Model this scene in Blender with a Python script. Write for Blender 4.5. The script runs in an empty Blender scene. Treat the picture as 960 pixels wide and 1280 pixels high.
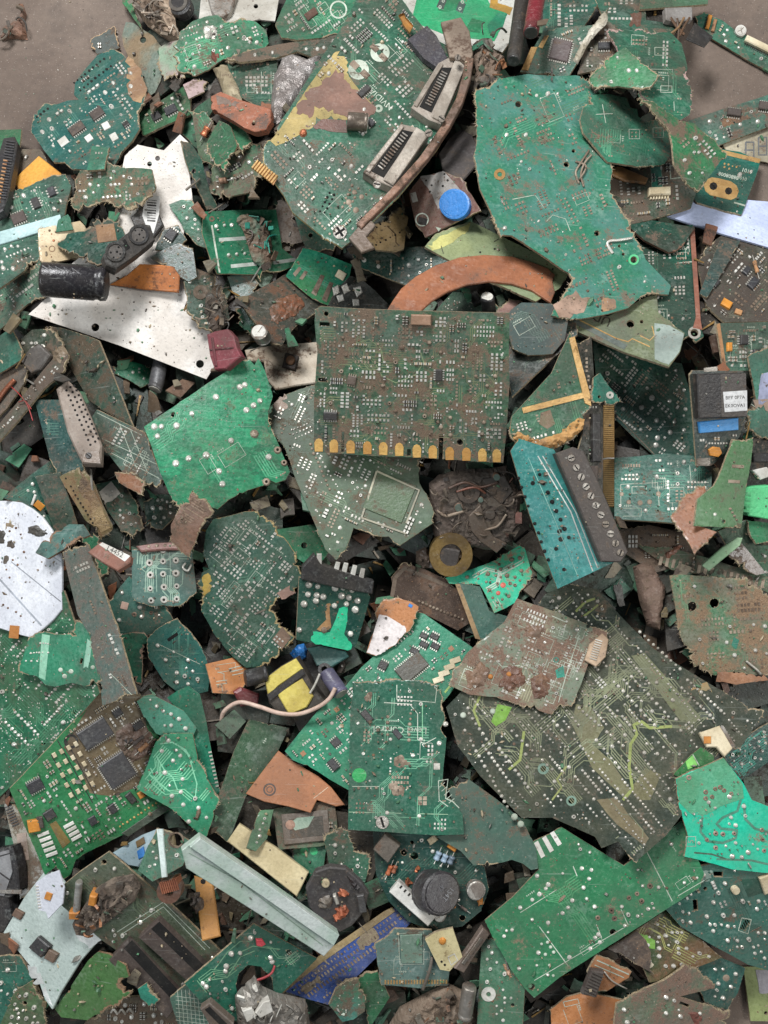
import bpy, math, random
import numpy as np
from mathutils import Matrix, Vector
from mathutils.geometry import delaunay_2d_cdt

random.seed(7)
sc = bpy.context.scene
COL = sc.collection

# ------------------------------------------------------------------ camera
W, H = 960.0, 1280.0          # the photograph's own pixel grid, used as drawing units
S = 0.0005                    # metres per drawing unit (half a millimetre)
Z0 = 0.055                    # height of the middle of the pile
DIST = 0.64
TILT = math.radians(8)
FOVV = 2 * math.atan(0.5 * H * S / DIST)
CAM = np.array([0.0, -DIST * math.sin(TILT), Z0 + DIST * math.cos(TILT)])
cd = bpy.data.cameras.new('camera')
cam = bpy.data.objects.new('camera', cd)
COL.objects.link(cam)
cam.location = CAM
cam.rotation_euler = (TILT, 0, 0)
cd.sensor_fit = 'VERTICAL'
cd.angle = FOVV
cd.clip_start = 0.01
cd.clip_end = 50
sc.camera = cam
sc.render.resolution_x, sc.render.resolution_y = 768, 1024

# ------------------------------------------------------------------ light
wd = bpy.data.worlds.new('World')
sc.world = wd
wd.use_nodes = True
wd.node_tree.nodes['Background'].inputs[0].default_value = (0.80, 0.90, 1.0, 1)
wd.node_tree.nodes['Background'].inputs[1].default_value = 0.20


def area(name, loc, target, size, size_y, power, col):
    l = bpy.data.lights.new(name, 'AREA')
    l.shape = 'RECTANGLE'
    l.size, l.size_y = size, size_y
    l.energy = power
    l.color = col
    o = bpy.data.objects.new(name, l)
    COL.objects.link(o)
    o.location = loc
    o.rotation_euler = (Vector(target) - Vector(loc)).to_track_quat('-Z', 'Y').to_euler()
    return o


area('hall_lamp_back', (-0.55, 1.45, 1.75), (0, 0, 0.05), 0.8, 0.5, 62, (0.99, 0.99, 1.0))
area('fill_lamp_side', (1.55, -0.1, 1.6), (0, 0, 0.05), 0.5, 0.8, 20, (1.0, 0.98, 0.95))  # added fill light from the right, not a known fixture
area('hall_lamp_window', (-1.5, -0.5, 1.5), (0, 0, 0.05), 0.6, 0.7, 13, (0.93, 0.97, 1.0))

sc.view_settings.view_transform = 'Standard'
sc.view_settings.look = 'None'
sc.view_settings.exposure = 0.0
sc.view_settings.gamma = 1.0
sc.cycles.max_bounces = 3
sc.cycles.diffuse_bounces = 2
sc.cycles.glossy_bounces = 2
sc.cycles.use_denoising = True
sc.cycles.adaptive_threshold = 0.02

# ------------------------------------------------------------------ rays
_ct, _st = math.cos(TILT), math.sin(TILT)


def rays(px, py):
    """direction in the world of the view line through a drawing point"""
    px, py = np.asarray(px, float), np.asarray(py, float)
    k = 2 * math.tan(FOVV / 2) / H
    x, y = (px - W / 2) * k, (H / 2 - py) * k
    return np.stack([x, y * _ct + _st, y * _st - _ct], -1)


# ------------------------------------------------------------------ materials
def lin(h):
    v = [int(h[i:i + 2], 16) / 255 for i in (0, 2, 4)]
    return tuple(c / 12.92 if c <= 0.04045 else ((c + 0.055) / 1.055) ** 2.4 for c in v) + (1,)


def hx(c):
    return '%02x%02x%02x' % tuple(max(0, min(255, int(round(v)))) for v in c)


def rgb(h):
    return [int(h[i:i + 2], 16) for i in (0, 2, 4)]


def mixh(a, b, t):
    return hx([p * (1 - t) + q * t for p, q in zip(rgb(a), rgb(b))])


def mulh(a, t):
    return hx([p * t for p in rgb(a)])


class NT:
    """small helper to wire shader nodes"""
    def __init__(s, tree):
        s.t = tree

    def n(s, typ, **kw):
        nd = s.t.nodes.new(typ)
        for k, v in kw.items():
            setattr(nd, k, v)
        return nd

    def l(s, a, b):
        s.t.links.new(a, b)

    def put(s, sock, v):
        if isinstance(v, (int, float, tuple, list)):
            sock.default_value = v
        else:
            s.l(v, sock)

    def math(s, op, a, b=0.0, clamp=False):
        nd = s.n('ShaderNodeMath', operation=op, use_clamp=clamp)
        s.put(nd.inputs[0], a)
        s.put(nd.inputs[1], b)
        return nd.outputs[0]

    def mix(s, f, a, b, mode='MIX'):
        nd = s.n('ShaderNodeMix', data_type='RGBA', blend_type=mode)
        s.put(nd.inputs[0], f)
        s.put(nd.inputs[6], a)
        s.put(nd.inputs[7], b)
        return nd.outputs[2]

    def mixf(s, f, a, b):
        nd = s.n('ShaderNodeMix', data_type='FLOAT')
        s.put(nd.inputs[0], f)
        s.put(nd.inputs[2], a)
        s.put(nd.inputs[3], b)
        return nd.outputs[0]

    def noise(s, vec, scale, detail=2, rough=0.5):
        nd = s.n('ShaderNodeTexNoise')
        s.l(vec, nd.inputs['Vector'])
        nd.inputs['Scale'].default_value = scale
        nd.inputs['Detail'].default_value = detail
        nd.inputs['Roughness'].default_value = rough
        return nd.outputs['Fac']

    def step(s, v, a, b):
        nd = s.n('ShaderNodeMapRange', interpolation_type='SMOOTHSTEP')
        s.put(nd.inputs[0], v)
        s.put(nd.inputs[1], a)
        s.put(nd.inputs[2], b)
        return nd.outputs[0]

    def map(s, vec, scale=(1, 1, 1), rot=0.0):
        nd = s.n('ShaderNodeMapping')
        s.l(vec, nd.inputs[0])
        nd.inputs['Rotation'].default_value = (0, 0, rot)
        nd.inputs['Scale'].default_value = scale
        return nd.outputs[0]


def surface_group():
    """soiled, scratched surface of a board or part; real wear in the thing's own space"""
    g = bpy.data.node_groups.new('soiled_surface', 'ShaderNodeTree')
    I = g.interface
    for nm, ty, dv in (('Color', 'NodeSocketColor', (.1, .3, .2, 1)), ('Color2', 'NodeSocketColor', (.1, .3, .2, 1)),
                       ('DirtColor', 'NodeSocketColor', (.2, .15, .1, 1)), ('Fiber', 'NodeSocketColor', (.4, .3, .2, 1)),
                       ('Dirt', 'NodeSocketFloat', .2), ('Wear', 'NodeSocketFloat', .3), ('Rough', 'NodeSocketFloat', .4),
                       ('Metal', 'NodeSocketFloat', 0.), ('Pour', 'NodeSocketFloat', 0.), ('Bump', 'NodeSocketFloat', .3)):
        s_ = I.new_socket(nm, in_out='INPUT', socket_type=ty)
        s_.default_value = dv
    I.new_socket('BSDF', in_out='OUTPUT', socket_type='NodeSocketShader')
    b = NT(g)
    gi = b.n('NodeGroupInput').outputs
    go = b.n('NodeGroupOutput')
    tc = b.n('ShaderNodeTexCoord').outputs['Object']
    at = b.n('ShaderNodeAttribute', attribute_type='OBJECT', attribute_name='seed').outputs['Fac']
    cx = b.n('ShaderNodeCombineXYZ')
    b.l(at, cx.inputs[0])
    b.l(b.math('MULTIPLY', at, 1.7), cx.inputs[1])
    b.l(b.math('MULTIPLY', at, 0.6), cx.inputs[2])
    va = b.n('ShaderNodeVectorMath', operation='ADD')
    b.l(tc, va.inputs[0])
    b.l(cx.outputs[0], va.inputs[1])
    v = va.outputs[0]
    low = b.noise(v, 38, 3, .55)
    dn = b.noise(v, 62, 5, .68)
    fine = b.noise(v, 520, 3, .65)
    grit = b.noise(v, 1900, 1, .5)
    col = b.mix(b.step(low, .38, .62), gi['Color'], gi['Color2'])
    # copper areas under the mask, rectangular patches
    vo = b.n('ShaderNodeTexVoronoi', distance='CHEBYCHEV')
    b.l(v, vo.inputs['Vector'])
    vo.inputs['Scale'].default_value = 75
    sp = b.n('ShaderNodeSeparateColor')
    b.l(vo.outputs['Color'], sp.inputs[0])
    v2 = b.n('ShaderNodeTexVoronoi', distance='CHEBYCHEV')
    b.l(b.map(v, (1, 2.2, 1), .7), v2.inputs['Vector'])
    v2.inputs['Scale'].default_value = 260
    sp2 = b.n('ShaderNodeSeparateColor')
    b.l(v2.outputs['Color'], sp2.inputs[0])
    psum = b.math('ADD', b.math('MULTIPLY', b.math('SUBTRACT', sp.outputs[0], .5), .7), b.math('MULTIPLY', b.math('SUBTRACT', sp2.outputs[0], .5), .55))
    pour = b.math('MULTIPLY', psum, gi['Pour'])
    col = b.mix(1.0, col, b.mix(b.math('ADD', pour, .5, clamp=True), (.55, .55, .55, 1), (1.45, 1.45, 1.38, 1)), 'MULTIPLY')
    # tone grain
    col = b.mix(1.0, col, b.mix(fine, (.58, .58, .58, 1), (1.42, 1.42, 1.42, 1)), 'MULTIPLY')
    # scratches and rubbed spots
    scr = None
    mp = b.n('ShaderNodeMapping')
    b.l(v, mp.inputs[0])
    rc = b.n('ShaderNodeCombineXYZ')
    b.l(b.math('MULTIPLY', at, 9.0), rc.inputs[2])
    b.l(rc.outputs[0], mp.inputs['Rotation'])
    mp.inputs['Scale'].default_value = (34, 900, 1)
    scr = b.step(b.noise(mp.outputs[0], 1.0, 1, .5), .71, .75)
    rub = b.step(b.math('ADD', b.math('MULTIPLY', b.math('SUBTRACT', 1.0, dn), .7), b.math('MULTIPLY', fine, .3)), .53, .66)
    wear = b.math('MULTIPLY', b.math('MAXIMUM', b.math('MULTIPLY', scr, .5), b.math('MULTIPLY', rub, .36)), gi['Wear'], clamp=True)
    pale = b.mix(.62, col, (.60, .63, .58, 1))
    col = b.mix(wear, col, pale)
    # grey brown dust film, thicker in places
    film = b.math('MULTIPLY', b.step(b.math('ADD', b.math('MULTIPLY', low, .6), b.math('MULTIPLY', dn, .4)), .36, .66), b.math('ADD', b.math('MULTIPLY', gi['Dirt'], 1.05), .08), clamp=True)
    col = b.mix(film, col, b.mix(.48, col, (.20, .172, .135, 1)))
    col = b.mix(b.math('MULTIPLY', b.step(fine, .52, .62), b.math('MULTIPLY', film, .55)), col, (.10, .078, .06, 1))
    # dirt
    thr = b.math('SUBTRACT', .70, b.math('MULTIPLY', gi['Dirt'], .38))
    dsum = b.math('ADD', b.math('MULTIPLY', dn, .72), b.math('MULTIPLY', fine, .28))
    df = b.step(dsum, b.math('SUBTRACT', thr, .035), b.math('ADD', thr, .07))
    df = b.math('MULTIPLY', df, .90)
    dcol = b.mix(b.step(grit, .3, .7), b.mix(.5, gi['DirtColor'], (.02, .017, .014, 1)), gi['DirtColor'])
    col = b.mix(df, col, dcol)
    # pale dust specks
    speck = b.step(b.math('ADD', b.math('MULTIPLY', grit, .7), b.math('MULTIPLY', fine, .3)), .63, .70)
    col = b.mix(b.math('MULTIPLY', speck, b.math('ADD', b.math('MULTIPLY', gi['Wear'], .35), .10)), col, (.50, .48, .43, 1))
    # torn laminate along the edge
    rim = b.n('ShaderNodeAttribute', attribute_type='GEOMETRY', attribute_name='rim').outputs['Fac']
    rf = b.step(b.math('ADD', rim, b.math('MULTIPLY', b.math('SUBTRACT', fine, .5), 1.1)), .46, .60)
    fib = b.mix(b.step(b.math('ADD', b.math('MULTIPLY', grit, .5), b.math('MULTIPLY', fine, .5)), .36, .64), b.mix(.7, gi['Fiber'], (.05, .037, .027, 1)), gi['Fiber'])
    col = b.mix(rf, col, fib)
    ro = b.mixf(b.math('MAXIMUM', df, rf), gi['Rough'], .88)
    ro = b.math('ADD', ro, b.math('MULTIPLY', b.math('SUBTRACT', fine, .5), .35), clamp=True)
    me = b.math('MULTIPLY', gi['Metal'], b.math('SUBTRACT', 1.0, b.math('MAXIMUM', df, rf)))
    hgt = fine
    bp = b.n('ShaderNodeBump')
    b.l(gi['Bump'], bp.inputs['Strength'])
    bp.inputs['Distance'].default_value = .0009
    b.l(hgt, bp.inputs['Height'])
    pb = b.n('ShaderNodeBsdfPrincipled')
    b.l(col, pb.inputs['Base Color'])
    b.l(ro, pb.inputs['Roughness'])
    b.l(me, pb.inputs['Metallic'])
    pb.inputs['Specular IOR Level'].default_value = .42
    b.l(bp.outputs[0], pb.inputs['Normal'])
    b.l(pb.outputs[0], go.inputs[0])
    return g


GRP = surface_group()
_mats = {}


def mat(c, c2=None, dirt=.25, dcol='6b5a4b', wear=.35, rough=.42, metal=0., fiber='b7a283', pour=0., bump=.3):
    c2 = c2 or mulh(c, .80)
    key = (c, c2, dirt, dcol, wear, rough, metal, fiber, pour, bump)
    if key in _mats:
        return _mats[key]
    m = bpy.data.materials.new('surface_' + c)
    m.use_nodes = True
    t = m.node_tree
    t.nodes.clear()
    g = t.nodes.new('ShaderNodeGroup')
    g.node_tree = GRP
    o = t.nodes.new('ShaderNodeOutputMaterial')
    for k, vv in (('Color', lin(c)), ('Color2', lin(c2)), ('DirtColor', lin(dcol)), ('Fiber', lin(fiber)), ('Dirt', dirt),
                  ('Wear', wear), ('Rough', rough), ('Metal', metal), ('Pour', pour), ('Bump', bump)):
        g.inputs[k].default_value = vv
    t.links.new(g.outputs[0], o.inputs[0])
    _mats[key] = m
    return m


M = {
    'solder': mat('e2dfd8', 'bdb8b0', .14, '6b5a4b', .1, .28, .35, bump=.15),  # pale base and low metal put part of the glint into colour
    'tin': mat('d2cfc8', 'b0aba2', .22, '6a5b4c', .2, .34, .3, bump=.15),
    'dull': mat('a39484', '7f6c5c', .45, '5c4a3c', .2, .6, .25),
    'silk': mat('c2cabd', '9fab9c', .32, '6a6050', .0, .7),
    'gold': mat('cfa970', 'b58c54', .28, '6e4f33', .4, .42, .35),
    'black': mat('2b2a2c', '1f1f20', .25, '554a42', .35, .45),
    'chip': mat('36363a', '2a2a2d', .22, '62574d', .35, .5),
    'chipbrown': mat('4c413d', '3b3230', .35, '6f6054', .3, .6),
    'white': mat('dcdad6', 'c6c2bb', .25, '7b6a5b', .1, .5),
    'cream': mat('d9cdb2', 'c4b494', .28, '7b6548', .2, .55),
    'tan': mat('b98a5e', '96694a', .35, '5d4634', .2, .6),
    'orange': mat('cf8a35', 'b06f2c', .2, '5d4634', .2, .5),
    'copper': mat('b9704f', '8d5138', .3, '4d3529', .3, .42, .6),
    'hole': mat('0b0b0b', '0b0b0b', .1, '1a1714', 0., .9),  # near black stands in for the shade inside holes, slots and openings
    'steel': mat('a8a39d', '7e756d', .42, '6a5546', .5, .4, .6),
    'rust': mat('8a6a56', '6d5243', .5, '5b3d2b', .4, .6, .3),
    'blue': mat('2f78c0', '2a6db0', .12, '3b4a5a', .3, .4),
    'red': mat('7d3038', '66272e', .25, '4a3a34', .3, .4),
    'fiber': mat('b7a283', '94805f', .3, '5f4c3a', .2, .9, bump=.8),
    'muck': mat('6a5445', '4b3a30', .55, '8a6a50', .3, .95, bump=1.0),
    'yellow': mat('cdbd62', 'b8a550', .28, '7b6a3b', .3, .45),
}

FIB = [mat('c3b595', 'a59678', .2, bump=.2), mat('9d8a68', '7d6c50', .3, bump=.2), mat('b8a79a', '8d7b6e', .25, bump=.2)]

# ------------------------------------------------------------------ depth of the pile along each view line
MG, CS = 140, 5
NX, NY = int((W + 2 * MG) / CS), int((H + 2 * MG) / CS)
GX, GY = np.meshgrid((np.arange(NX) + .5) * CS - MG, (np.arange(NY) + .5) * CS - MG)
RD = rays(GX, GY)
PT = CAM + RD * ((0 - CAM[2]) / RD[..., 2])[..., None]      # starts as points on the floor


def in_poly(px, py, poly):
    x, y = np.asarray(px, float), np.asarray(py, float)
    r = np.zeros(x.shape, bool)
    n = len(poly)
    for i in range(n):
        x0, y0 = poly[i]
        x1, y1 = poly[(i + 1) % n]
        if y0 == y1:
            continue
        c = ((y0 > y) != (y1 > y)) & (x < (x1 - x0) * (y - y0) / (y1 - y0) + x0)
        r ^= c
    return r


def rest_plane(poly, depth, smax=.42, grow=2.0):
    """the plane on which a flat thing with this outline comes to rest on what lies below"""
    p = np.array(poly)
    c0 = p.mean(0)
    q = p + (p - c0) / np.maximum(1, np.linalg.norm(p - c0, axis=1))[:, None] * grow
    m = in_poly(GX, GY, q)
    if m.sum() < 3:
        d = np.hypot(GX - c0[0], GY - c0[1])
        m = d <= np.sort(d.ravel())[3]
    P = PT[m]
    xc, yc = P[:, 0].mean(), P[:, 1].mean()
    X, Y, Z = P[:, 0] - xc, P[:, 1] - yc, P[:, 2]
    if len(X) > 1500:
        k = np.unique(np.concatenate([np.linspace(0, len(X) - 1, 900).astype(int), np.argsort(-Z)[:600]]))
        X1, Y1, Z1 = X[k], Y[k], Z[k]
    else:
        X1, Y1, Z1 = X, Y, Z
    a0 = b0 = 0.0
    st = smax / 4
    for it in range(6):
        A, B = np.meshgrid(a0 + st * np.arange(-4, 5), b0 + st * np.arange(-4, 5))
        A, B = A.ravel(), B.ravel()
        ok = np.hypot(A, B) <= smax + 1e-9
        A, B = A[ok], B[ok]
        f = (Z1[None] - A[:, None] * X1[None] - B[:, None] * Y1[None]).max(1)
        k = int(f.argmin())
        a0, b0 = A[k], B[k]
        st /= 3.0
    c = (Z - a0 * X - b0 * Y).max()
    c += depth * S * math.sqrt(1 + a0 * a0 + b0 * b0) + .0003
    return a0, b0, c - a0 * xc - b0 * yc       # z = a x + b y + c


def hit(plane, px, py):
    a, b, c = plane
    d = rays(px, py)
    t = (a * CAM[0] + b * CAM[1] + c - CAM[2]) / (d[..., 2] - a * d[..., 0] - b * d[..., 1])
    return CAM + d * t[..., None]


OWN = np.zeros(GX.shape, int)
CUR = [0]


def raise_pile(poly, plane, dz=0.0):
    """record a surface in the depth of the pile"""
    global PT
    m = in_poly(GX, GY, poly)
    if not m.any():
        return
    a, b, c = plane
    Q = hit((a, b, c + dz * S * math.sqrt(1 + a * a + b * b)), GX[m], GY[m])
    old = PT[m]
    up = Q[:, 2] > old[:, 2]
    old[up] = Q[up]
    PT[m] = old
    ow = OWN[m]
    ow[up] = CUR[0]
    OWN[m] = ow


# ------------------------------------------------------------------ a thing's own frame
class Frame:
    def __init__(s, poly, plane):
        s.poly = [tuple(p) for p in poly]
        s.plane = plane
        a, b, c = plane
        ctr = np.mean(np.array(poly, float), 0)
        s.ctr = ctr
        o = hit(plane, ctr[0], ctr[1])
        n = np.array([-a, -b, 1.0])
        n /= np.linalg.norm(n)
        x = np.array([1.0, 0, a])
        x /= np.linalg.norm(x)
        y = np.cross(n, x)
        s.o, s.x, s.y, s.n = o, x, y, n
        mw = Matrix.Identity(4)
        for i in range(3):
            mw[i][0], mw[i][1], mw[i][2], mw[i][3] = x[i], y[i], n[i], o[i]
        s.mw = mw
        s.warp = None

    def loc(s, pts):
        """drawing points -> metres in the thing's plane"""
        p = np.asarray(pts, float)
        q = hit(s.plane, p[..., 0], p[..., 1]) - s.o
        return np.stack([q @ s.x, q @ s.y], -1)

    def bend(s, xy):
        if s.warp is None:
            return xy[..., 0] * 0.0
        A, k1, p1, k2, p2 = s.warp
        return A * (np.sin(xy[..., 0] * k1 + p1) * .6 + np.sin(xy[..., 1] * k2 + p2) * .6 + np.sin((xy[..., 0] + xy[..., 1]) * k1 * .7 + p2) * .5)


class Acc:
    """collects geometry of one part, in drawing units x,y and height z, then builds one mesh"""
    def __init__(s, fr):
        s.fr, s.v, s.f, s.m, s.mats = fr, [], [], [], []

    def mi(s, m):
        m = M[m] if isinstance(m, str) else m
        if m not in s.mats:
            s.mats.append(m)
        return s.mats.index(m)

    def add(s, verts, faces, m):
        k = len(s.v)
        s.v.extend(verts)
        i = s.mi(m)
        for f in faces:
            s.f.append([k + j for j in f])
            s.m.append(i)

    def prism(s, poly, z0, z1, m, bev=0.0, cap_m=None):
        n = len(poly)
        c = np.mean(poly, 0)
        if bev > 0:
            pp = np.array(poly, float)
            e_ = np.roll(pp, -1, 0) - pp
            e_ /= np.maximum(1e-6, np.linalg.norm(e_, axis=1))[:, None]
            nn = np.stack([-e_[:, 1], e_[:, 0]], 1)
            if np.sum(pp[:, 0] * np.roll(pp[:, 1], -1) - np.roll(pp[:, 0], -1) * pp[:, 1]) < 0:
                nn = -nn
            na = np.roll(nn, 1, 0)
            mt = nn + na
            mt /= np.maximum(.35, (mt * nn).sum(1))[:, None]
            top = [tuple(q) for q in pp + mt * bev]
            v = [(x, y, z0) for x, y in poly] + [(x, y, z1 - bev) for x, y in poly] + [(x, y, z1) for x, y in top]
            f = [[i, i + n, (i + 1) % n + n, (i + 1) % n] for i in range(n)] + \
                [[i + n, i + 2 * n, (i + 1) % n + 2 * n, (i + 1) % n + n] for i in range(n)]
            s.add(v, f, m)
            s.add([(x, y, z1) for x, y in top], [list(range(n))[::-1]], cap_m or m)
        else:
            v = [(x, y, z0) for x, y in poly] + [(x, y, z1) for x, y in poly]
            f = [[i, i + n, (i + 1) % n + n, (i + 1) % n] for i in range(n)]
            s.add(v, f, m)
            s.add([(x, y, z1) for x, y in poly], [list(range(n))[::-1]], cap_m or m)

    def box(s, x, y, w, h, ang, z0, z1, m, bev=0.0, cap_m=None):
        s.prism(rect(x, y, w, h, ang), z0, z1, m, bev, cap_m)

    def dome(s, x, y, r, h, m, n=7, z=0.0, hole=False):
        v, f = [], []
        ph = random.random() * 6
        rings = [(1.0, 0.0), (.72, .72), (.30, 1.0)] if not hole else [(1.0, 0.0), (.75, .9), (.40, .9), (.30, .15)]
        for (k, q) in rings:
            for i in range(n):
                t = ph + 2 * math.pi * i / n
                v.append((x + r * k * math.cos(t), y + r * k * math.sin(t), z + h * q))
        for j in range(len(rings) - 1):
            for i in range(n):
                a, b_ = j * n + i, j * n + (i + 1) % n
                f.append([a, a + n, b_ + n, b_])
        s.add(v, f, m)
        k = (len(rings) - 1) * n
        s.add(v[k:], [list(range(n))[::-1]], 'hole' if hole else m)

    def cyl(s, x, y, r, z0, z1, m, n=20, bev=1.0, cap_m=None):
        s.prism([(x + r * math.cos(2 * math.pi * i / n), y + r * math.sin(2 * math.pi * i / n)) for i in range(n)], z0, z1, m, bev, cap_m)

    def disc(s, x, y, r, z, m, n=16):
        s.add([(x + r * math.cos(2 * math.pi * i / n), y + r * math.sin(2 * math.pi * i / n), z) for i in range(n)], [list(range(n))[::-1]], m)

    def ring(s, x, y, r0, r1, z0, z1, m, n=24, a0=0, a1=360):
        full = a1 - a0 >= 360
        k = n if full else n + 1
        v = []
        for i in range(k):
            t = math.radians(a0 + (a1 - a0) * i / n)
            cx, sx = math.cos(t), math.sin(t)
            v += [(x + r1 * cx, y + r1 * sx, z0), (x + r1 * cx, y + r1 * sx, z1), (x + r0 * cx, y + r0 * sx, z1), (x + r0 * cx, y + r0 * sx, z0)]
        f = []
        for i in range(n if full else n):
            a, b_ = i * 4, ((i + 1) % k) * 4
            for j in range(3):
                f.append([a + j, a + j + 1, b_ + j + 1, b_ + j])
        s.add(v, f, m)

    def ribbon(s, pts, w, z, m, thick=0.0):
        p = np.array(pts, float)
        if len(p) < 2:
            return
        d = np.diff(p, axis=0)
        L = np.linalg.norm(d, axis=1)
        keep = np.concatenate([[True], L > 1e-6])
        p = p[keep]
        if len(p) < 2:
            return
        d = np.diff(p, axis=0)
        d /= np.linalg.norm(d, axis=1)[:, None]
        t = np.vstack([d[:1], (d[:-1] + d[1:]), d[-1:]])
        t /= np.maximum(1e-6, np.linalg.norm(t, axis=1))[:, None]
        nn = np.stack([-t[:, 1], t[:, 0]], 1) * w / 2
        a, b_ = p + nn, p - nn
        n = len(p)
        v = [(x, y, z) for x, y in a] + [(x, y, z) for x, y in b_]
        f = [[i, i + 1, n + i + 1, n + i] for i in range(n - 1)]
        s.add(v, f, m)

    def tube(s, pts, r, m, n=8):
        """pts: x, y, z in drawing units"""
        p = np.array(pts, float)
        v, f = [], []
        for i in range(len(p)):
            t = p[min(i + 1, len(p) - 1)] - p[max(i - 1, 0)]
            t = t / (np.linalg.norm(t) + 1e-9)
            u = np.cross(t, [0, 0, 1.0])
            if np.linalg.norm(u) < 1e-3:
                u = np.array([1.0, 0, 0])
            u /= np.linalg.norm(u)
            w = np.cross(t, u)
            for k in range(n):
                a = 2 * math.pi * k / n
                v.append(tuple(p[i] + r * (math.cos(a) * u + math.sin(a) * w)))
        for i in range(len(p) - 1):
            for k in range(n):
                a, b_ = i * n + k, i * n + (k + 1) % n
                f.append([a, b_, b_ + n, a + n])
        f.append(list(range(n))[::-1])
        f.append([(len(p) - 1) * n + k for k in range(n)])
        s.add(v, f, m)

    def lathe(s, p0, p1, prof, m, n=20):
        """turned solid along the axis p0->p1 (x,y,z); prof: (t along axis 0..1, radius, material)"""
        p0, p1 = np.array(p0, float), np.array(p1, float)
        t = p1 - p0
        L = np.linalg.norm(t)
        t /= L
        u = np.cross(t, [0, 0, 1.0])
        if np.linalg.norm(u) < 1e-3:
            u = np.array([1.0, 0, 0])
        u /= np.linalg.norm(u)
        w = np.cross(t, u)
        rows = []
        for (q, r) in prof:
            rows.append([tuple(p0 + t * L * q + r * (math.cos(2 * math.pi * k / n) * u + math.sin(2 * math.pi * k / n) * w)) for k in range(n)])
        v = [x for rw in rows for x in rw]
        f = []
        for i in range(len(rows) - 1):
            for k in range(n):
                a, b_ = i * n + k, i * n + (k + 1) % n
                f.append([a, b_, b_ + n, a + n])
        f.append(list(range(n))[::-1])
        f.append([(len(rows) - 1) * n + k for k in range(n)])
        s.add(v, f, m)

    def rbox(s, c, dim, rot, m):
        """box turned freely in space"""
        R = np.array(rot.to_matrix())
        v = []
        for sx in (-.5, .5):
            for sy in (-.5, .5):
                for sz in (-.5, .5):
                    q = R @ np.array([sx * dim[0], sy * dim[1], sz * dim[2]])
                    v.append((c[0] + q[0], c[1] + q[1], c[2] + q[2]))
        s.add(v, [[0, 1, 3, 2], [4, 6, 7, 5], [0, 4, 5, 1], [2, 3, 7, 6], [0, 2, 6, 4], [1, 5, 7, 3]], m)

    def build(s, name, parent, seed, kind=None, smooth=False, label=None):
        if not s.v:
            return None
        v = np.array(s.v, float)
        xy = s.fr.loc(v[:, :2])
        z = v[:, 2] * S + s.fr.bend(xy)
        me = bpy.data.meshes.new(name)
        me.from_pydata(np.column_stack([xy, z]).tolist(), [], s.f)
        for m in s.mats:
            me.materials.append(m)
        me.polygons.foreach_set('material_index', s.m)
        if smooth:
            me.polygons.foreach_set('use_smooth', [True] * len(me.polygons))
        me.validate()
        # outward faces
        import bmesh
        bm = bmesh.new()
        bm.from_mesh(me)
        bmesh.ops.recalc_face_normals(bm, faces=bm.faces) if len(bm.faces) < 4000 and kind is None else None
        bm.to_mesh(me)
        bm.free()
        o = bpy.data.objects.new(name, me)
        COL.objects.link(o)
        o.parent = parent
        o['seed'] = seed
        if kind:
            o['kind'] = kind
        if label:
            o['label'] = label
        return o


def rect(x, y, w, h, ang):
    a = math.radians(ang)
    c, s_ = math.cos(a), math.sin(a)
    return [(x + u * c - v * s_, y + u * s_ + v * c) for u, v in ((-w / 2, -h / 2), (w / 2, -h / 2), (w / 2, h / 2), (-w / 2, h / 2))]


def angular_noise(n, rng, k):
    """closed 1-d noise with corners"""
    m = max(3, int(n / k))
    a = rng.uniform(-1, 1, m)
    t = np.arange(n) / n * m
    i = t.astype(int)
    f = t - i
    return a[i % m] * (1 - f) + a[(i + 1) % m] * f


def smooth_noise(n, rng, k):
    """closed 1-d noise"""
    m = max(3, int(n / k))
    a = rng.uniform(-1, 1, m)
    t = np.arange(n) / n * m
    i = t.astype(int)
    f = t - i
    f = f * f * (3 - 2 * f)
    return a[i % m] * (1 - f) + a[(i + 1) % m] * f


def rough_outline(poly, j, rng, step=2.6):
    p = np.array(poly, float)
    out, cut = [], []
    for i in range(len(p)):
        a, b_ = p[i], p[(i + 1) % len(p)]
        L = np.linalg.norm(b_ - a)
        n = max(1, int(L / step))
        for k in range(n):
            out.append(a + (b_ - a) * k / n)
            cut.append(.14 if L > 44 else .45 if L > 30 else 1.0)     # long straight sides are factory edges
    q = np.array(out)
    cut = np.array(cut)
    n = len(q)
    t = np.roll(q, -1, 0) - np.roll(q, 1, 0)
    t /= np.maximum(1e-6, np.linalg.norm(t, axis=1))[:, None]
    nn = np.stack([t[:, 1], -t[:, 0]], 1)
    area2 = np.sum(p[:, 0] * np.roll(p[:, 1], -1) - np.roll(p[:, 0], -1) * p[:, 1])
    if area2 < 0:
        nn = -nn
    # nn points outward; stretches of the outline are torn, others cut clean
    tear = np.clip(smooth_noise(n, rng, 9) * 1.9 + .40, .05, 1) * cut
    d = (angular_noise(n, rng, 7) * 2.5 + angular_noise(n, rng, 2.5) * 1.2 + rng.uniform(-1, 1, n) * .6) * j * tear
    spike = (rng.random(n) < .05 * min(1.5, j)) * tear
    d = d - spike * rng.uniform(1, 3.5, n) * j + (rng.random(n) < .03) * tear * rng.uniform(.5, 2.5, n) * j
    # smoothed inward direction for the inner ring
    m = nn.copy()
    for _ in range(2):
        m = (m + np.roll(m, 1, 0) + np.roll(m, -1, 0)) / 3
    m /= np.maximum(.3, np.linalg.norm(m, axis=1))[:, None]
    return q + nn * d[:, None], m, tear


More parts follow.
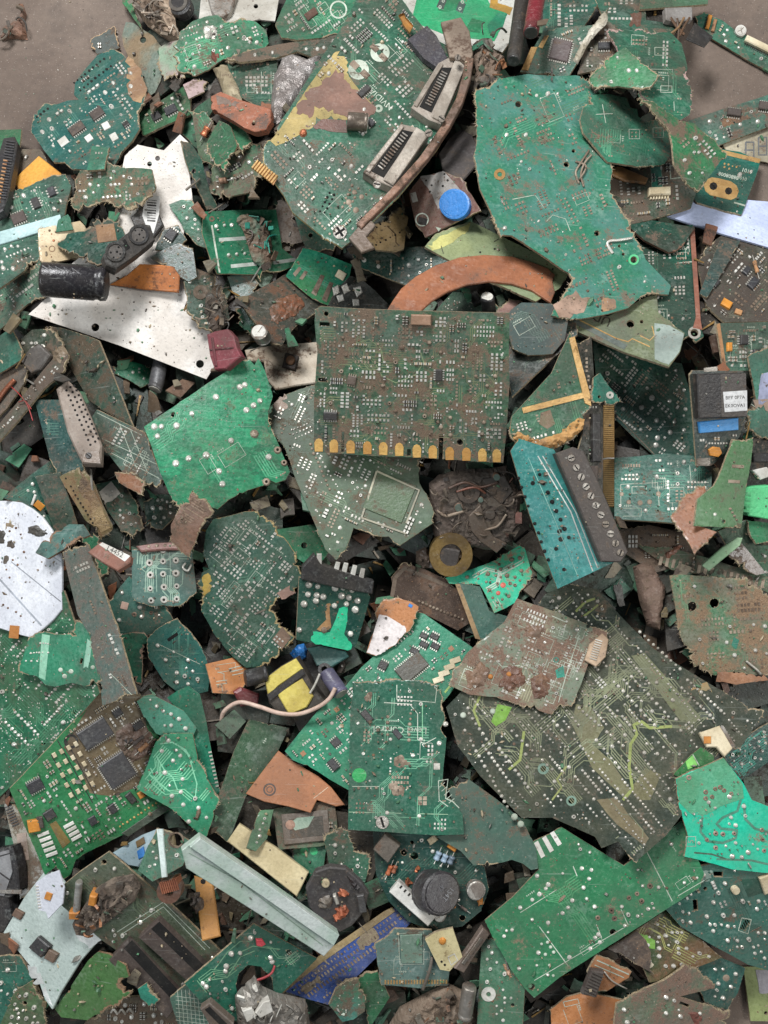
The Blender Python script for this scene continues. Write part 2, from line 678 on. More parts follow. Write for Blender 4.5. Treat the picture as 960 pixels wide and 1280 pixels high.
def substrate(fr, poly, t, m, j, rng, holes, root, seed, name='substrate', rimw=None, warp=1.0):
    """a board: rough outline, real holes, torn laminate rim, thickness"""
    out, nn, tear = rough_outline(poly, j, rng)
    rw = (1.3 + 1.5 * j) if rimw is None else rimw
    ext = np.ptp(out, axis=0).max()
    fr.warp = (S * warp * min(2.2, ext / 90), rng.uniform(20, 45), rng.uniform(0, 6), rng.uniform(20, 45), rng.uniform(0, 6))
    inner = out - nn * (rw * (.4 + 1.2 * np.abs(smooth_noise(len(out), rng, 3)) * tear))[:, None]
    inner = inner[in_poly(inner[:, 0], inner[:, 1], out)]
    pts = [tuple(p) for p in out]
    rim = list(np.clip(.30 + .70 * tear * min(1, j), 0, 1))
    edges = [(i, (i + 1) % len(out)) for i in range(len(out))]
    hl = []
    for h in holes:
        if len(h) == 3:
            k = max(8, int(h[2] * 3))
            hp = [(h[0] + h[2] * math.cos(2 * math.pi * i / k), h[1] + h[2] * math.sin(2 * math.pi * i / k)) for i in range(k)]
        else:
            hp = rect(*h)
        hl.append(hp)
        b0 = len(pts)
        pts += hp
        rim += [.42] * len(hp)
        edges += [(b0 + i, b0 + (i + 1) % len(hp)) for i in range(len(hp))]
    pts += [tuple(p) for p in inner]
    rim += [0.0] * len(inner)
    x0, y0 = out.min(0)
    x1, y1 = out.max(0)
    gs = 11
    gx, gy = np.meshgrid(np.arange(x0 + 4, x1, gs), np.arange(y0 + 4, y1, gs))
    gx = gx.ravel() + rng.uniform(-2, 2, gx.size)
    gy = gy.ravel() + rng.uniform(-2, 2, gy.size)
    ok = in_poly(gx, gy, out)
    # keep clear of the outline
    if ok.any():
        gxy = np.stack([gx[ok], gy[ok]], 1)
        dm = np.sqrt(((gxy[:, None] - out[None]) ** 2).sum(2)).min(1)
        gxy = gxy[dm > rw * 1.6 + 2]
        pts += [tuple(p) for p in gxy]
        rim += [0.0] * len(gxy)
    r = delaunay_2d_cdt([Vector(p) for p in pts], edges, [], 1, 1e-4, True)
    vs = np.array([tuple(v) for v in r[0]])
    rv = np.array([max((rim[o] for o in ov), default=.9) for ov in r[3]])
    fs = np.array([list(f) for f in r[2] if len(f) == 3])
    c = vs[fs].mean(1)
    keep = in_poly(c[:, 0], c[:, 1], out)
    for hp in hl:
        keep &= ~in_poly(c[:, 0], c[:, 1], hp)
    fs = fs[keep]
    xy = fr.loc(vs)
    z = fr.bend(xy)
    n = len(vs)
    # torn rims sag a little and are uneven
    zr = z - np.where(rv > .5, S * .5 * j * rng.uniform(0, 1, n), 0)
    top = np.column_stack([xy, zr])
    bot = np.column_stack([xy, z - t * S])
    # orientation
    e1 = xy[fs[:, 1]] - xy[fs[:, 0]]
    e2 = xy[fs[:, 2]] - xy[fs[:, 0]]
    flip = (e1[:, 0] * e2[:, 1] - e1[:, 1] * e2[:, 0]) < 0
    fs[flip] = fs[flip][:, ::-1]
    ed = {}
    for f in fs:
        for k in range(3):
            a, b_ = int(f[k]), int(f[(k + 1) % 3])
            ed[(a, b_)] = 1
    side = [(a, b_) for (a, b_) in ed if (b_, a) not in ed]
    # side walls get their own vertices so their rim value is 1
    sv = sorted({v for e in side for v in e})
    sm = {v: i for i, v in enumerate(sv)}
    k0 = 2 * n
    k1 = 2 * n + len(sv)
    verts = np.vstack([top, bot, top[sv], bot[sv]])
    faces = fs.tolist() + (fs[:, ::-1] + n).tolist() + [[k0 + sm[b_], k0 + sm[a], k1 + sm[a], k1 + sm[b_]] for a, b_ in side]
    me = bpy.data.meshes.new(name)
    me.from_pydata(verts.tolist(), [], faces)
    me.materials.append(m)
    at = me.attributes.new('rim', 'FLOAT', 'POINT')
    at.data.foreach_set('value', np.concatenate([rv, rv, np.ones(2 * len(sv))]).astype(np.float32))
    o = bpy.data.objects.new(name, me)
    COL.objects.link(o)
    o.parent = root
    o['seed'] = seed
    if j >= .9 and t < 5:
        # frayed glass fibre standing out of the torn stretches
        A = Acc(fr)
        for i in range(len(out)):
            if tear[i] < .45:
                continue
            for _ in range(int(rng.integers(0, 3))):
                b_ = out[i] - nn[i] * rng.uniform(.3, 1.2) + rng.uniform(-1, 1, 2)
                an = math.atan2(nn[i][1], nn[i][0]) + rng.uniform(-.8, .8)
                L = rng.uniform(1.0, 3.4) * min(1.5, j)
                tx, ty = b_[0] + math.cos(an) * L, b_[1] + math.sin(an) * L
                px_, py_ = -math.sin(an) * .38, math.cos(an) * .38
                z0 = -rng.uniform(.1, t * .8)
                A.add([(b_[0] + px_, b_[1] + py_, z0), (b_[0] - px_, b_[1] - py_, z0), (tx, ty, z0 + rng.uniform(-.8, 1.2)), (b_[0], b_[1], z0 - .6)], [[0, 1, 2], [0, 2, 3], [1, 3, 2]], FIB[int(rng.integers(3))])
        A.build('torn_fibres', root, seed, 'stuff')
    return o


_names = {}


def root_at(fr, name, label, cat, group=None):
    o = bpy.data.objects.new(name, None)
    o.empty_display_size = .01
    COL.objects.link(o)
    o.matrix_world = fr.mw
    o['label'] = label
    o['category'] = cat
    if group:
        o['group'] = group
    return o


def text_mesh(txt, size):
    cu = bpy.data.curves.new('lettering', 'FONT')
    cu.body = txt
    cu.size = size
    cu.align_x = 'CENTER'
    cu.align_y = 'CENTER'
    cu.resolution_u = 2
    o = bpy.data.objects.new('lettering', cu)
    COL.objects.link(o)
    dg = bpy.context.evaluated_depsgraph_get()
    me = bpy.data.meshes.new_from_object(o.evaluated_get(dg))
    v = [tuple(x.co)[:2] for x in me.vertices]
    f = [list(p.vertices) for p in me.polygons]
    bpy.data.objects.remove(o)
    bpy.data.curves.remove(cu)
    bpy.data.meshes.remove(me)
    return v, f
from mathutils import noise as mnoise


def P(s):
    """'x,y x,y ...' -> points"""
    return [tuple(float(c) for c in q.split(',')) for q in s.split()]


TEXTS = {}


def lump_mesh(fr, poly, h, m, root, seed, name, rng, amp=.6, freq=.12, base=-1.5, gs=3.2, j=1.2, stuff=False, edge=7.0):
    """crumpled or caked mass with an uneven top over an outline"""
    out, nn, tear = rough_outline(poly, j, rng, 3.0)
    x0, y0 = out.min(0)
    x1, y1 = out.max(0)
    gs = max(gs, math.sqrt((x1 - x0) * (y1 - y0) / 1800))
    gx, gy = np.meshgrid(np.arange(x0, x1, gs), np.arange(y0, y1, gs))
    g = np.stack([gx.ravel(), gy.ravel()], 1) + rng.uniform(-.9, .9, (gx.size, 2))
    g = g[in_poly(g[:, 0], g[:, 1], out)]
    pts = np.vstack([out, g]) if len(g) else out
    n0 = len(out)
    r = delaunay_2d_cdt([Vector(p) for p in pts], [(i, (i + 1) % n0) for i in range(n0)], [], 1, 1e-4, True)
    vs = np.array([tuple(v) for v in r[0]])
    fs = np.array([list(f) for f in r[2] if len(f) == 3])
    c = vs[fs].mean(1)
    fs = fs[in_poly(c[:, 0], c[:, 1], out)]
    d = np.sqrt(((vs[:, None] - out[None]) ** 2).sum(2)).min(1)
    pr = np.sqrt(np.clip(d / edge, 0, 1))
    off = rng.uniform(0, 100)
    nz = np.array([mnoise.fractal(Vector((x * freq + off, y * freq, off)), .9, 2.1, 4) for x, y in vs])
    rid = np.array([abs(mnoise.noise(Vector((x * freq * .6 + off, y * freq * .6, off + 9)))) for x, y in vs])
    z = h * pr * (1 - amp * .45 + amp * (nz * .9 + (.3 - rid) * 1.3)) + base * (1 - pr)
    xy = fr.loc(vs)
    n = len(vs)
    top = np.column_stack([xy, z * S + fr.bend(xy)])
    bot = np.column_stack([xy, base * S + fr.bend(xy) - 0.0002 + 0 * z])
    e1, e2 = xy[fs[:, 1]] - xy[fs[:, 0]], xy[fs[:, 2]] - xy[fs[:, 0]]
    flip = (e1[:, 0] * e2[:, 1] - e1[:, 1] * e2[:, 0]) < 0
    fs[flip] = fs[flip][:, ::-1]
    ed = {(int(f[k]), int(f[(k + 1) % 3])) for f in fs for k in range(3)}
    side = [(a, b_) for a, b_ in ed if (b_, a) not in ed]
    faces = fs.tolist() + [[b_, a, a + n, b_ + n] for a, b_ in side]
    me = bpy.data.meshes.new(name)
    me.from_pydata(np.vstack([top, bot]).tolist(), [], faces)
    me.materials.append(M[m] if isinstance(m, str) else m)
    o = bpy.data.objects.new(name, me)
    COL.objects.link(o)
    o.parent = root
    o['seed'] = seed
    if stuff:
        o['kind'] = 'stuff'
    return o


SMDM = None


class Board:
    """one board of the pile with everything soldered, printed and caked on it"""
    def __init__(s, it, fr, root, seed, rng):
        s.it, s.fr, s.root, s.seed, s.rng = it, fr, root, seed, rng
        s.sol, s.smd, s.trc, s.slk = Acc(fr), Acc(fr), Acc(fr), Acc(fr)
        s.poly = it['poly']
        p = np.array(s.poly)
        s.x0, s.y0 = p.min(0) - 2
        s.x1, s.y1 = p.max(0) + 2
        s.res = 2.0
        nx, ny = int((s.x1 - s.x0) / s.res) + 1, int((s.y1 - s.y0) / s.res) + 1
        gx, gy = np.meshgrid(s.x0 + (np.arange(nx) + .5) * s.res, s.y0 + (np.arange(ny) + .5) * s.res)
        s.inm = in_poly(gx, gy, s.poly)
        m = s.inm
        for _ in range(2):      # keep off the edge
            m = m & np.roll(m, 1, 0) & np.roll(m, -1, 0) & np.roll(m, 1, 1) & np.roll(m, -1, 1)
        s.free = m.copy()
        s.inner = m
        s.fxy = None
        s.ang = it.get('ang', 0)
        for h in it.get('holes', []):
            if len(h) == 3:
                s.block(h[0], h[1], h[2] * 2 + 4, h[2] * 2 + 4, 0)
            else:
                s.block(h[0], h[1], h[2] + 3, h[3] + 3, h[4])

    def grid(s, x, y, w, h, ang):
        k = max(2, int(w / s.res) + 1)
        l = max(2, int(h / s.res) + 1)
        u, v = np.meshgrid(np.linspace(-w / 2, w / 2, k), np.linspace(-h / 2, h / 2, l))
        a = math.radians(ang)
        X = x + u * math.cos(a) - v * math.sin(a)
        Y = y + u * math.sin(a) + v * math.cos(a)
        return ((X - s.x0) / s.res).astype(int), ((Y - s.y0) / s.res).astype(int)

    def ok(s, x, y, w, h, ang):
        i, j = s.grid(x, y, w, h, ang)
        if i.min() < 0 or j.min() < 0 or i.max() >= s.free.shape[1] or j.max() >= s.free.shape[0]:
            return False
        return bool(s.free[j, i].all())

    def block(s, x, y, w, h, ang):
        i, j = s.grid(x, y, w, h, ang)
        k = (i >= 0) & (j >= 0) & (i < s.free.shape[1]) & (j < s.free.shape[0])
        s.free[j[k], i[k]] = False

    def isin(s, x, y):
        i, j = int((x - s.x0) / s.res), int((y - s.y0) / s.res)
        return 0 <= i < s.inner.shape[1] and 0 <= j < s.inner.shape[0] and bool(s.inner[j, i])

    def spot(s, w, h, ang, tries=26):
        if s.fxy is None:
            s.fxy = np.nonzero(s.inner)
        fy, fx = s.fxy
        if not len(fx):
            return None
        for k in s.rng.integers(0, len(fx), tries):
            x, y = s.x0 + (fx[k] + .5) * s.res, s.y0 + (fy[k] + .5) * s.res
            if s.ok(x, y, w, h, ang):
                return x, y
        return None

    # ---- random furniture
    def dips(s, n):
        for _ in range(n):
            a = s.ang + (90 if s.rng.random() < s.it.get('cross', .25) else 0)
            k = int(s.rng.integers(4, s.it.get('diplen', 14)))
            gap = s.rng.choice([0, 12, 15, 18])
            p = s.rng.uniform(4.6, 6.0)
            q = s.spot(k * p, gap + 5, a)
            if q is None:
                continue
            s.block(q[0], q[1], k * p, gap + 5, a)
            ca, sa = math.cos(math.radians(a)), math.sin(math.radians(a))
            r = s.rng.uniform(1.5, 2.2)
            for row in ((-1, 1) if gap else (0,)):
                for i in range(k):
                    if s.rng.random() < .06:
                        continue
                    u, v = (i - (k - 1) / 2) * p, row * gap / 2
                    s.sol.dome(q[0] + u * ca - v * sa, q[1] + u * sa + v * ca, r * s.rng.uniform(.8, 1.15), s.rng.uniform(.8, 1.7), s.it.get('sm', 'solder'), 6)

    def lone(s, n, r0=1.6, r1=3.2):
        for _ in range(n):
            r = s.rng.uniform(r0, r1)
            q = s.spot(r * 2.4, r * 2.4, 0)
            if q:
                s.block(q[0], q[1], r * 2.4, r * 2.4, 0)
                s.sol.dome(q[0], q[1], r, r * s.rng.uniform(.5, .9), s.it.get('sm', 'solder'), 8, hole=s.rng.random() < .3)

    def pads(s, n):
        for _ in range(n):
            a = s.ang + s.rng.choice([0, 90])
            c, l = int(s.rng.integers(2, 8)), int(s.rng.integers(1, 4))
            pw, ph = s.rng.uniform(3.3, 5.2), s.rng.uniform(4.4, 7)
            q = s.spot(c * pw, l * ph, a)
            if q is None:
                continue
            s.block(q[0], q[1], c * pw, l * ph, a)
            ca, sa = math.cos(math.radians(a)), math.sin(math.radians(a))
            m = s.it.get('pm') or ['tin', 'dull', 'tin', 'solder'][int(s.rng.integers(4))]
            w, h = pw * s.rng.uniform(.45, .66), ph * s.rng.uniform(.4, .62)
            for i in range(c):
                for k in range(l):
                    if s.rng.random() < .08:
                        continue
                    u, v = (i - (c - 1) / 2) * pw, (k - (l - 1) / 2) * ph
                    s.smd.box(q[0] + u * ca - v * sa, q[1] + u * sa + v * ca, w, h, a, 0, s.rng.uniform(.3, .9), m)

    def chips_small(s, n):
        bodies = [M['chip'], mat('8a7460', '6e5a48', .3), mat('b9a68a', '9a8468', .3), mat('4a3a30', '3a2c24', .3), M['white'], mat('a08b6a')]
        for _ in range(n):
            a = s.ang + s.rng.choice([0, 90])
            c, l = int(s.rng.integers(1, 5)), int(s.rng.integers(1, 4))
            w, h = s.rng.uniform(3.0, 4.8), s.rng.uniform(1.7, 2.8)
            pw, ph = w + 1.8, h + 1.7
            q = s.spot(c * pw, l * ph, a)
            if q is None:
                continue
            s.block(q[0], q[1], c * pw, l * ph, a)
            ca, sa = math.cos(math.radians(a)), math.sin(math.radians(a))
            bm = bodies[int(s.rng.integers(len(bodies)))]
            for i in range(c):
                for k in range(l):
                    u, v = (i - (c - 1) / 2) * pw, (k - (l - 1) / 2) * ph
                    x, y = q[0] + u * ca - v * sa, q[1] + u * sa + v * ca
                    z = s.rng.uniform(1.4, 2.6)
                    s.smd.box(x, y, w * .55, h, a, 0, z, bm)
                    for e in (-1, 1):
                        s.smd.box(x + e * ca * w * .4, y + e * sa * w * .4, w * .24, h * 1.02, a, 0, z + .1, 'tin')

    def ics(s, n):
        for _ in range(n):
            a = s.ang + s.rng.choice([0, 90])
            w, h = s.rng.uniform(9, 18), s.rng.uniform(7, 10)
            q = s.spot(w + 2, h + 6, a)
            if q:
                s.chip(q[0], q[1], w, h, a)

    def chip(s, x, y, w, h, ang, ht=3.8, m='chip', pins=2, pm='tin', name='chip'):
        s.block(x, y, w + 4, h + 5, ang)
        A = Acc(s.fr)
        A.box(x, y, w, h, ang, 0.1, ht, m, bev=min(.9, ht * .3))
        o = A.build(name, s.root, s.seed + s.rng.random())
        if pins:
            B = Acc(s.fr)
            sides = [(w, h, ang)] + ([(h, w, ang + 90)] if pins == 4 else [])
            for (ww, hh, aa) in sides:
                k = max(3, int(ww / 2.6))
                ca, sa = math.cos(math.radians(aa)), math.sin(math.radians(aa))
                for e in (-1, 1):
                    for i in range(k):
                        u, v = (i - (k - 1) / 2) * ww / k, e * (hh / 2 + 1.2)
                        B.box(x + u * ca - v * sa, y + u * sa + v * ca, ww / k * .5, 2.6, aa, 0, min(1.0, ht * .4), pm)
            B.build('pins', o, s.seed, kind='stuff')

    def traces(s, n, m):
        for _ in range(n):
            k = int(s.rng.integers(1, 7))
            a = math.radians(s.ang + s.rng.choice([0, 90, 180, 270]))
            x, y = s.rng.uniform(s.x0, s.x1), s.rng.uniform(s.y0, s.y1)
            if not s.isin(x, y):
                continue
            w, gp = s.rng.uniform(.9, 1.5), s.rng.uniform(2.4, 3.4)
            bends = [(s.rng.uniform(8, 38), s.rng.choice([-1, 1]) * math.pi / 4), (s.rng.uniform(4, 22), None), (s.rng.uniform(8, 45), s.rng.choice([-1, 1]) * math.pi / 4), (s.rng.uniform(8, 30), 0)]
            for i in range(k):
                px, py = x - math.sin(a) * gp * i, y + math.cos(a) * gp * i
                d = a
                pts = [(px, py)]
                last = 0
                for L, t in bends:
                    L = L + s.rng.uniform(-1.5, 1.5)
                    for q in range(max(1, int(L / 5))):
                        px, py = px + math.cos(d) * 5, py + math.sin(d) * 5
                        if not s.isin(px, py):
                            break
                        pts.append((px, py))
                    else:
                        if t is None:
                            d -= last
                        else:
                            d += t
                            last = t
                        continue
                    break
                s.trc.ribbon(pts, w, .10 + .012 * s.rng.random(), m)
                if len(pts) > 1 and s.rng.random() < .6:
                    s.slk_dot(pts[-1], 1.3, s.it.get('viam', 'dull'))

    def slk_dot(s, p, r, m):
        s.smd.dome(p[0], p[1], r, .3, m, 6)

    def vias(s, n, m='tin', r=.9):
        for _ in range(n):
            x, y = s.rng.uniform(s.x0, s.x1), s.rng.uniform(s.y0, s.y1)
            if s.isin(x, y):
                s.slk_dot((x, y), r * s.rng.uniform(.7, 1.2), m)

    def silks(s, n, m='silk'):
        for _ in range(n):
            w, h = s.rng.uniform(8, 34), s.rng.uniform(7, 20)
            a = s.ang + s.rng.choice([0, 90])
            x, y = s.rng.uniform(s.x0, s.x1), s.rng.uniform(s.y0, s.y1)
            r = rect(x, y, w, h, a)
            if not all(s.isin(*p) for p in r):
                continue
            t = s.rng.random()
            if t < .65:
                s.slk.ribbon(r + [r[0]] if t < .45 else r, .62, .16, m)
            ca, sa = math.cos(math.radians(a)), math.sin(math.radians(a))
            for i in range(int(s.rng.integers(2, 6))):      # small print too fine to read
                u = -w / 2 + 2 + i * 2.6
                if u > w / 2:
                    break
                px, py = x + u * ca + (h / 2 + 3) * sa, y + u * sa - (h / 2 + 3) * ca
                if s.isin(px, py):
                    s.slk.box(px, py, .7, s.rng.uniform(1.6, 3), a, .1, .17, m)
                    s.slk.box(px + .6 * ca, py + .6 * sa, 1.5, .6, a, .1, .165, m)

    def crumbs(s, n, m='muck'):
        for _ in range(n):
            x, y = s.rng.uniform(s.x0, s.x1), s.rng.uniform(s.y0, s.y1)
            if s.isin(x, y):
                r = s.rng.uniform(.4, 1.2) * (2 if s.rng.random() < .05 else 1)
                k = int(s.rng.integers(4, 6))
                s.smd.dome(x, y, r, r * s.rng.uniform(.3, .7), m, k)

    # ---- named furniture
    def extra(s, e):
        t, a = e[0], e[1:]
        fr, root, seed, rng = s.fr, s.root, s.seed + s.rng.random() * 5, s.rng
        if t == 'chip':
            s.chip(*a)
            if len(a) > 5 and a[5] > 4:
                raise_pile(rect(*a[:5]), fr.plane, a[5])
        elif t == 'box':
            name, x, y, w, h, an, ht, m = a[:8]
            s.block(x, y, w + 2, h + 2, an)
            A = Acc(fr)
            A.box(x, y, w, h, an, 0.05, ht, m, bev=a[8] if len(a) > 8 else min(1.2, ht * .25))
            A.build(name, root, seed)
            if ht > 3:
                raise_pile(rect(x, y, w, h, an), fr.plane, ht)
        elif t == 'poly':
            name, pl, ht, m = a[:4]
            pl = P(pl)
            c = np.mean(pl, 0)
            s.block(c[0], c[1], *(np.ptp(np.array(pl), axis=0) * .8), 0)
            A = Acc(fr)
            A.prism(pl, 0.04, ht, m, bev=a[4] if len(a) > 4 else min(.8, ht * .2))
            A.build(name, root, seed)
            if ht > 3:
                raise_pile(pl, fr.plane, ht)
        elif t == 'print':      # flat patch of another layer, thin sheet
            name, pl, m = a[:3]
            substrate_flat(fr, P(pl), m, rng, root, seed, name, a[3] if len(a) > 3 else 1.0, a[4] if len(a) > 4 else .22)
            if len(a) > 5:
                c = np.mean(P(pl), 0)
                s.block(c[0], c[1], *(np.ptp(np.array(P(pl)), axis=0) * .6), 0)
        elif t == 'dots':
            pl, r, h, m = a[:4]
            for (x, y) in P(pl):
                s.block(x, y, r * 2.2, r * 2.2, 0)
                s.sol.dome(x, y, r * rng.uniform(.85, 1.15), h * rng.uniform(.8, 1.2), m, 10, hole=len(a) > 4 and a[4])
        elif t == 'row':
            x0, y0, x1, y1, n, r = a[:6]
            m = a[6] if len(a) > 6 else 'solder'
            for i in range(n):
                if rng.random() < .04:
                    continue
                k = i / max(1, n - 1)
                x, y = x0 + (x1 - x0) * k, y0 + (y1 - y0) * k
                s.sol.dome(x + rng.uniform(-.4, .4), y + rng.uniform(-.4, .4), r * rng.uniform(.8, 1.2), r * rng.uniform(.5, 1.0), m, 7)
                s.block(x, y, r * 2.5, r * 2.5, 0)
        elif t == 'can':
            x0, y0, x1, y1, r, bm, em = a[:7]
            A = Acc(fr)
            A.lathe((x0, y0, r), (x1, y1, r), [(0, r * .86), (.02, r * .98), (.05, r), (.80, r), (.83, r * .93), (.87, r * .93), (.90, r), (.985, r * .97), (1, r * .88)], bm)
            o = A.build(a[7] if len(a) > 7 else 'capacitor', root, seed, smooth=True)
            B = Acc(fr)
            d = np.array([x1 - x0, y1 - y0], float)
            d /= np.linalg.norm(d)
            B.lathe((x1 + d[0] * .1, y1 + d[1] * .1, r), (x1 + d[0] * .7, y1 + d[1] * .7, r), [(0, r * .84), (1, r * .78)], em)
            B.build('end_cap', o, seed)
            dd = np.array([-d[1], d[0]]) * r
            raise_pile([(x0 + dd[0], y0 + dd[1]), (x1 + dd[0], y1 + dd[1]), (x1 - dd[0], y1 - dd[1]), (x0 - dd[0], y0 - dd[1])], fr.plane, r * 1.7)
        elif t == 'up':
            x, y, r, h, bm, tm = a[:6]
            dx, dy = (a[6], a[7]) if len(a) > 7 else (0, 0)
            A = Acc(fr)
            n = 22
            A.lathe((x, y, 0), (x + dx, y + dy, h), [(0, r), (.1, r), (.14, r * .95), (.2, r), (.93, r), (1, r * .9)], bm, n)
            o = A.build(a[8] if len(a) > 8 else 'capacitor', root, seed, smooth=False)
            B = Acc(fr)
            B.lathe((x + dx, y + dy, h + .05), (x + dx * 1.02, y + dy * 1.02, h + .5), [(0, r * .84), (1, r * .8)], tm, n)
            for k in range(3):
                an = k * 120 + rng.uniform(0, 90)
                if tm in ('tin', 'solder', 'steel', 'white'):
                    B.box(x + dx + r * .36 * math.cos(math.radians(an)), y + dy + r * .36 * math.sin(math.radians(an)), r * .7, .6, an, h + .5, h + .62, 'dull', bev=0)
            B.build('top', o, seed)
            s.block(x, y, r * 2, r * 2, 0)
            raise_pile([(x + dx + r * math.cos(k), y + dy + r * math.sin(k)) for k in np.arange(0, 6.2, .5)], fr.plane, h)
        elif t == 'text':
            txt, x, y, size, an, m = a[:6]
            v, f = TEXTS[(txt, size)]
            mir = -1 if len(a) > 6 and a[6] else 1
            c, sn = math.cos(math.radians(an)), math.sin(math.radians(an))
            A = Acc(fr)
            A.add([(x + mir * u * c + w * sn, y + mir * u * sn - w * c, (a[7] if len(a) > 7 else 0) + .3) for u, w in v], f, m)
            A.build('printed_text', root, seed, kind='stuff')
        elif t == 'line':
            pl, w, m = a[:3]
            s.slk.ribbon(P(pl), w, .19 + (a[3] if len(a) > 3 else 0), m)
        elif t == 'trace':
            pl, w, m = a[:3]
            pl = P(pl)
            q = []
            for i in range(len(pl) - 1):
                for k in range(4):
                    q.append((pl[i][0] + (pl[i + 1][0] - pl[i][0]) * k / 4, pl[i][1] + (pl[i + 1][1] - pl[i][1]) * k / 4))
            s.trc.ribbon(q + [pl[-1]], w, .15, m)
        elif t == 'ring':
            x, y, r0, r1, m = a[:5]
            A = Acc(fr)
            A.ring(x, y, r0, r1, 0, a[5] if len(a) > 5 else .35, m)
            A.build(a[6] if len(a) > 6 else 'pad_ring', root, seed)
            s.block(x, y, r1 * 2, r1 * 2, 0)
        elif t == 'muck':
            pl, h, m = a[:3]
            lump_mesh(fr, P(pl), h, m, root, seed, a[3] if len(a) > 3 else 'caked_dirt', rng, amp=a[4] if len(a) > 4 else .9, freq=.2)
            raise_pile(P(pl), fr.plane, h * .7)
            if len(a) > 5:
                junk(fr, P(pl), a[5], h * 1.1, root, seed, rng, JC)
        elif t == 'res':
            x0, y0, x1, y1, r, m = a[:6]
            A = Acc(fr)
            z = r + .6
            A.tube([(x0, y0, 0), (x0, y0, z), (x1, y1, z), (x1, y1, 0)], .55, 'tin', 5)
            d = np.array([x1 - x0, y1 - y0], float)
            p, q = np.array([x0, y0]) + d * .25, np.array([x0, y0]) + d * .75
            A.lathe((p[0], p[1], z), (q[0], q[1], z), [(0, r * .5), (.05, r), (.25, r), (.3, r * .85), (.7, r * .85), (.75, r), (.95, r), (1, r * .5)], m, 10)
            A.build('resistor', root, seed, kind='stuff', smooth=True)
        elif t == 'wire':
            pl, r, m = a[:3]
            A = Acc(fr)
            A.tube(curve3([tuple(float(c) for c in q.split(',')) for q in pl.split()]), r, m)
            A.build(a[3] if len(a) > 3 else 'wire', root, seed, smooth=True)
        elif t == 'comb':       # a row of fine teeth along a line
            x0, y0, x1, y1, n, w, l, ht, m = a[:9]
            A = Acc(fr)
            an = math.degrees(math.atan2(y1 - y0, x1 - x0))
            for i in range(n):
                k = (i + .5) / n
                zz = a[10] if len(a) > 10 else 0
                A.box(x0 + (x1 - x0) * k, y0 + (y1 - y0) * k, w, l, an, zz, zz + ht, m)
            A.build(a[9] if len(a) > 9 else 'pins', root, seed, kind='stuff')
        elif t == 'polyz':
            name, pl, z0, z1, m = a[:5]
            A = Acc(fr)
            A.prism(P(pl), z0, z1, m, bev=a[5] if len(a) > 5 else 0)
            A.build(name, root, seed)
        elif t == 'holes':      # row of sockets on top of a raised part
            x0, y0, x1, y1, n, r, z = a[:7]
            for i in range(n):
                k = i / max(1, n - 1)
                s.smd.disc(x0 + (x1 - x0) * k, y0 + (y1 - y0) * k, r, z + .12, 'hole', 8)
        elif t == 'scr':
            x, y, r, z, m = a[:5]
            A = Acc(fr)
            A.cyl(x, y, r, z, z + 1.2, m, 14, .5)
            an = rng.uniform(0, 180)
            A.box(x, y, r * 1.6, r * .34, an, z + 1.2, z + 1.28, 'hole')
            if len(a) > 5:
                A.box(x, y, r * 1.6, r * .34, an + 90, z + 1.2, z + 1.29, 'hole')
            A.build('screw', root, seed)

    def finish(s):
        it = s.it
        tm = it['tm']
        for e in it.get('ex', []):
            s.extra(e)
        for k, fn, q in (('ic', s.ics, 1), ('dip', s.dips, 1.6), ('lone', s.lone, 1.6), ('pad', s.pads, 1.9), ('smd', s.chips_small, 1.7)):
            if it.get(k):
                fn(int(it[k] * q))
        if it.get('tr'):
            s.traces(int(it['tr'] * 1.7), tm)
        if it.get('silk'):
            s.silks(int(it['silk'] * 2.2), it.get('silkm', 'silk'))
        ar = float(s.inm.sum()) * s.res ** 2
        if it.get('via'):
            s.vias(int(it['via'] * 1.6), it.get('viam', 'tin'), it.get('viar', .9))
        elif it['kind'] == 'board' and it.get('pour', .55) > .08:
            s.vias(int(ar / 130), 'dull', .75)
        if it['kind'] == 'board' and 'm' not in it:
            s.crumbs(int(it.get('crumb', 0) * 1.3 + ar / 330), it.get('crumbm', 'muck'))
        elif it.get('crumb'):
            s.crumbs(it['crumb'], it.get('crumbm', 'muck'))
        s.trc.build('copper_traces', s.root, s.seed, 'stuff')
        s.smd.build('surface_parts', s.root, s.seed, 'stuff')
        s.sol.build('solder_joints', s.root, s.seed, 'stuff')
        s.slk.build('printed_lines', s.root, s.seed, 'stuff')


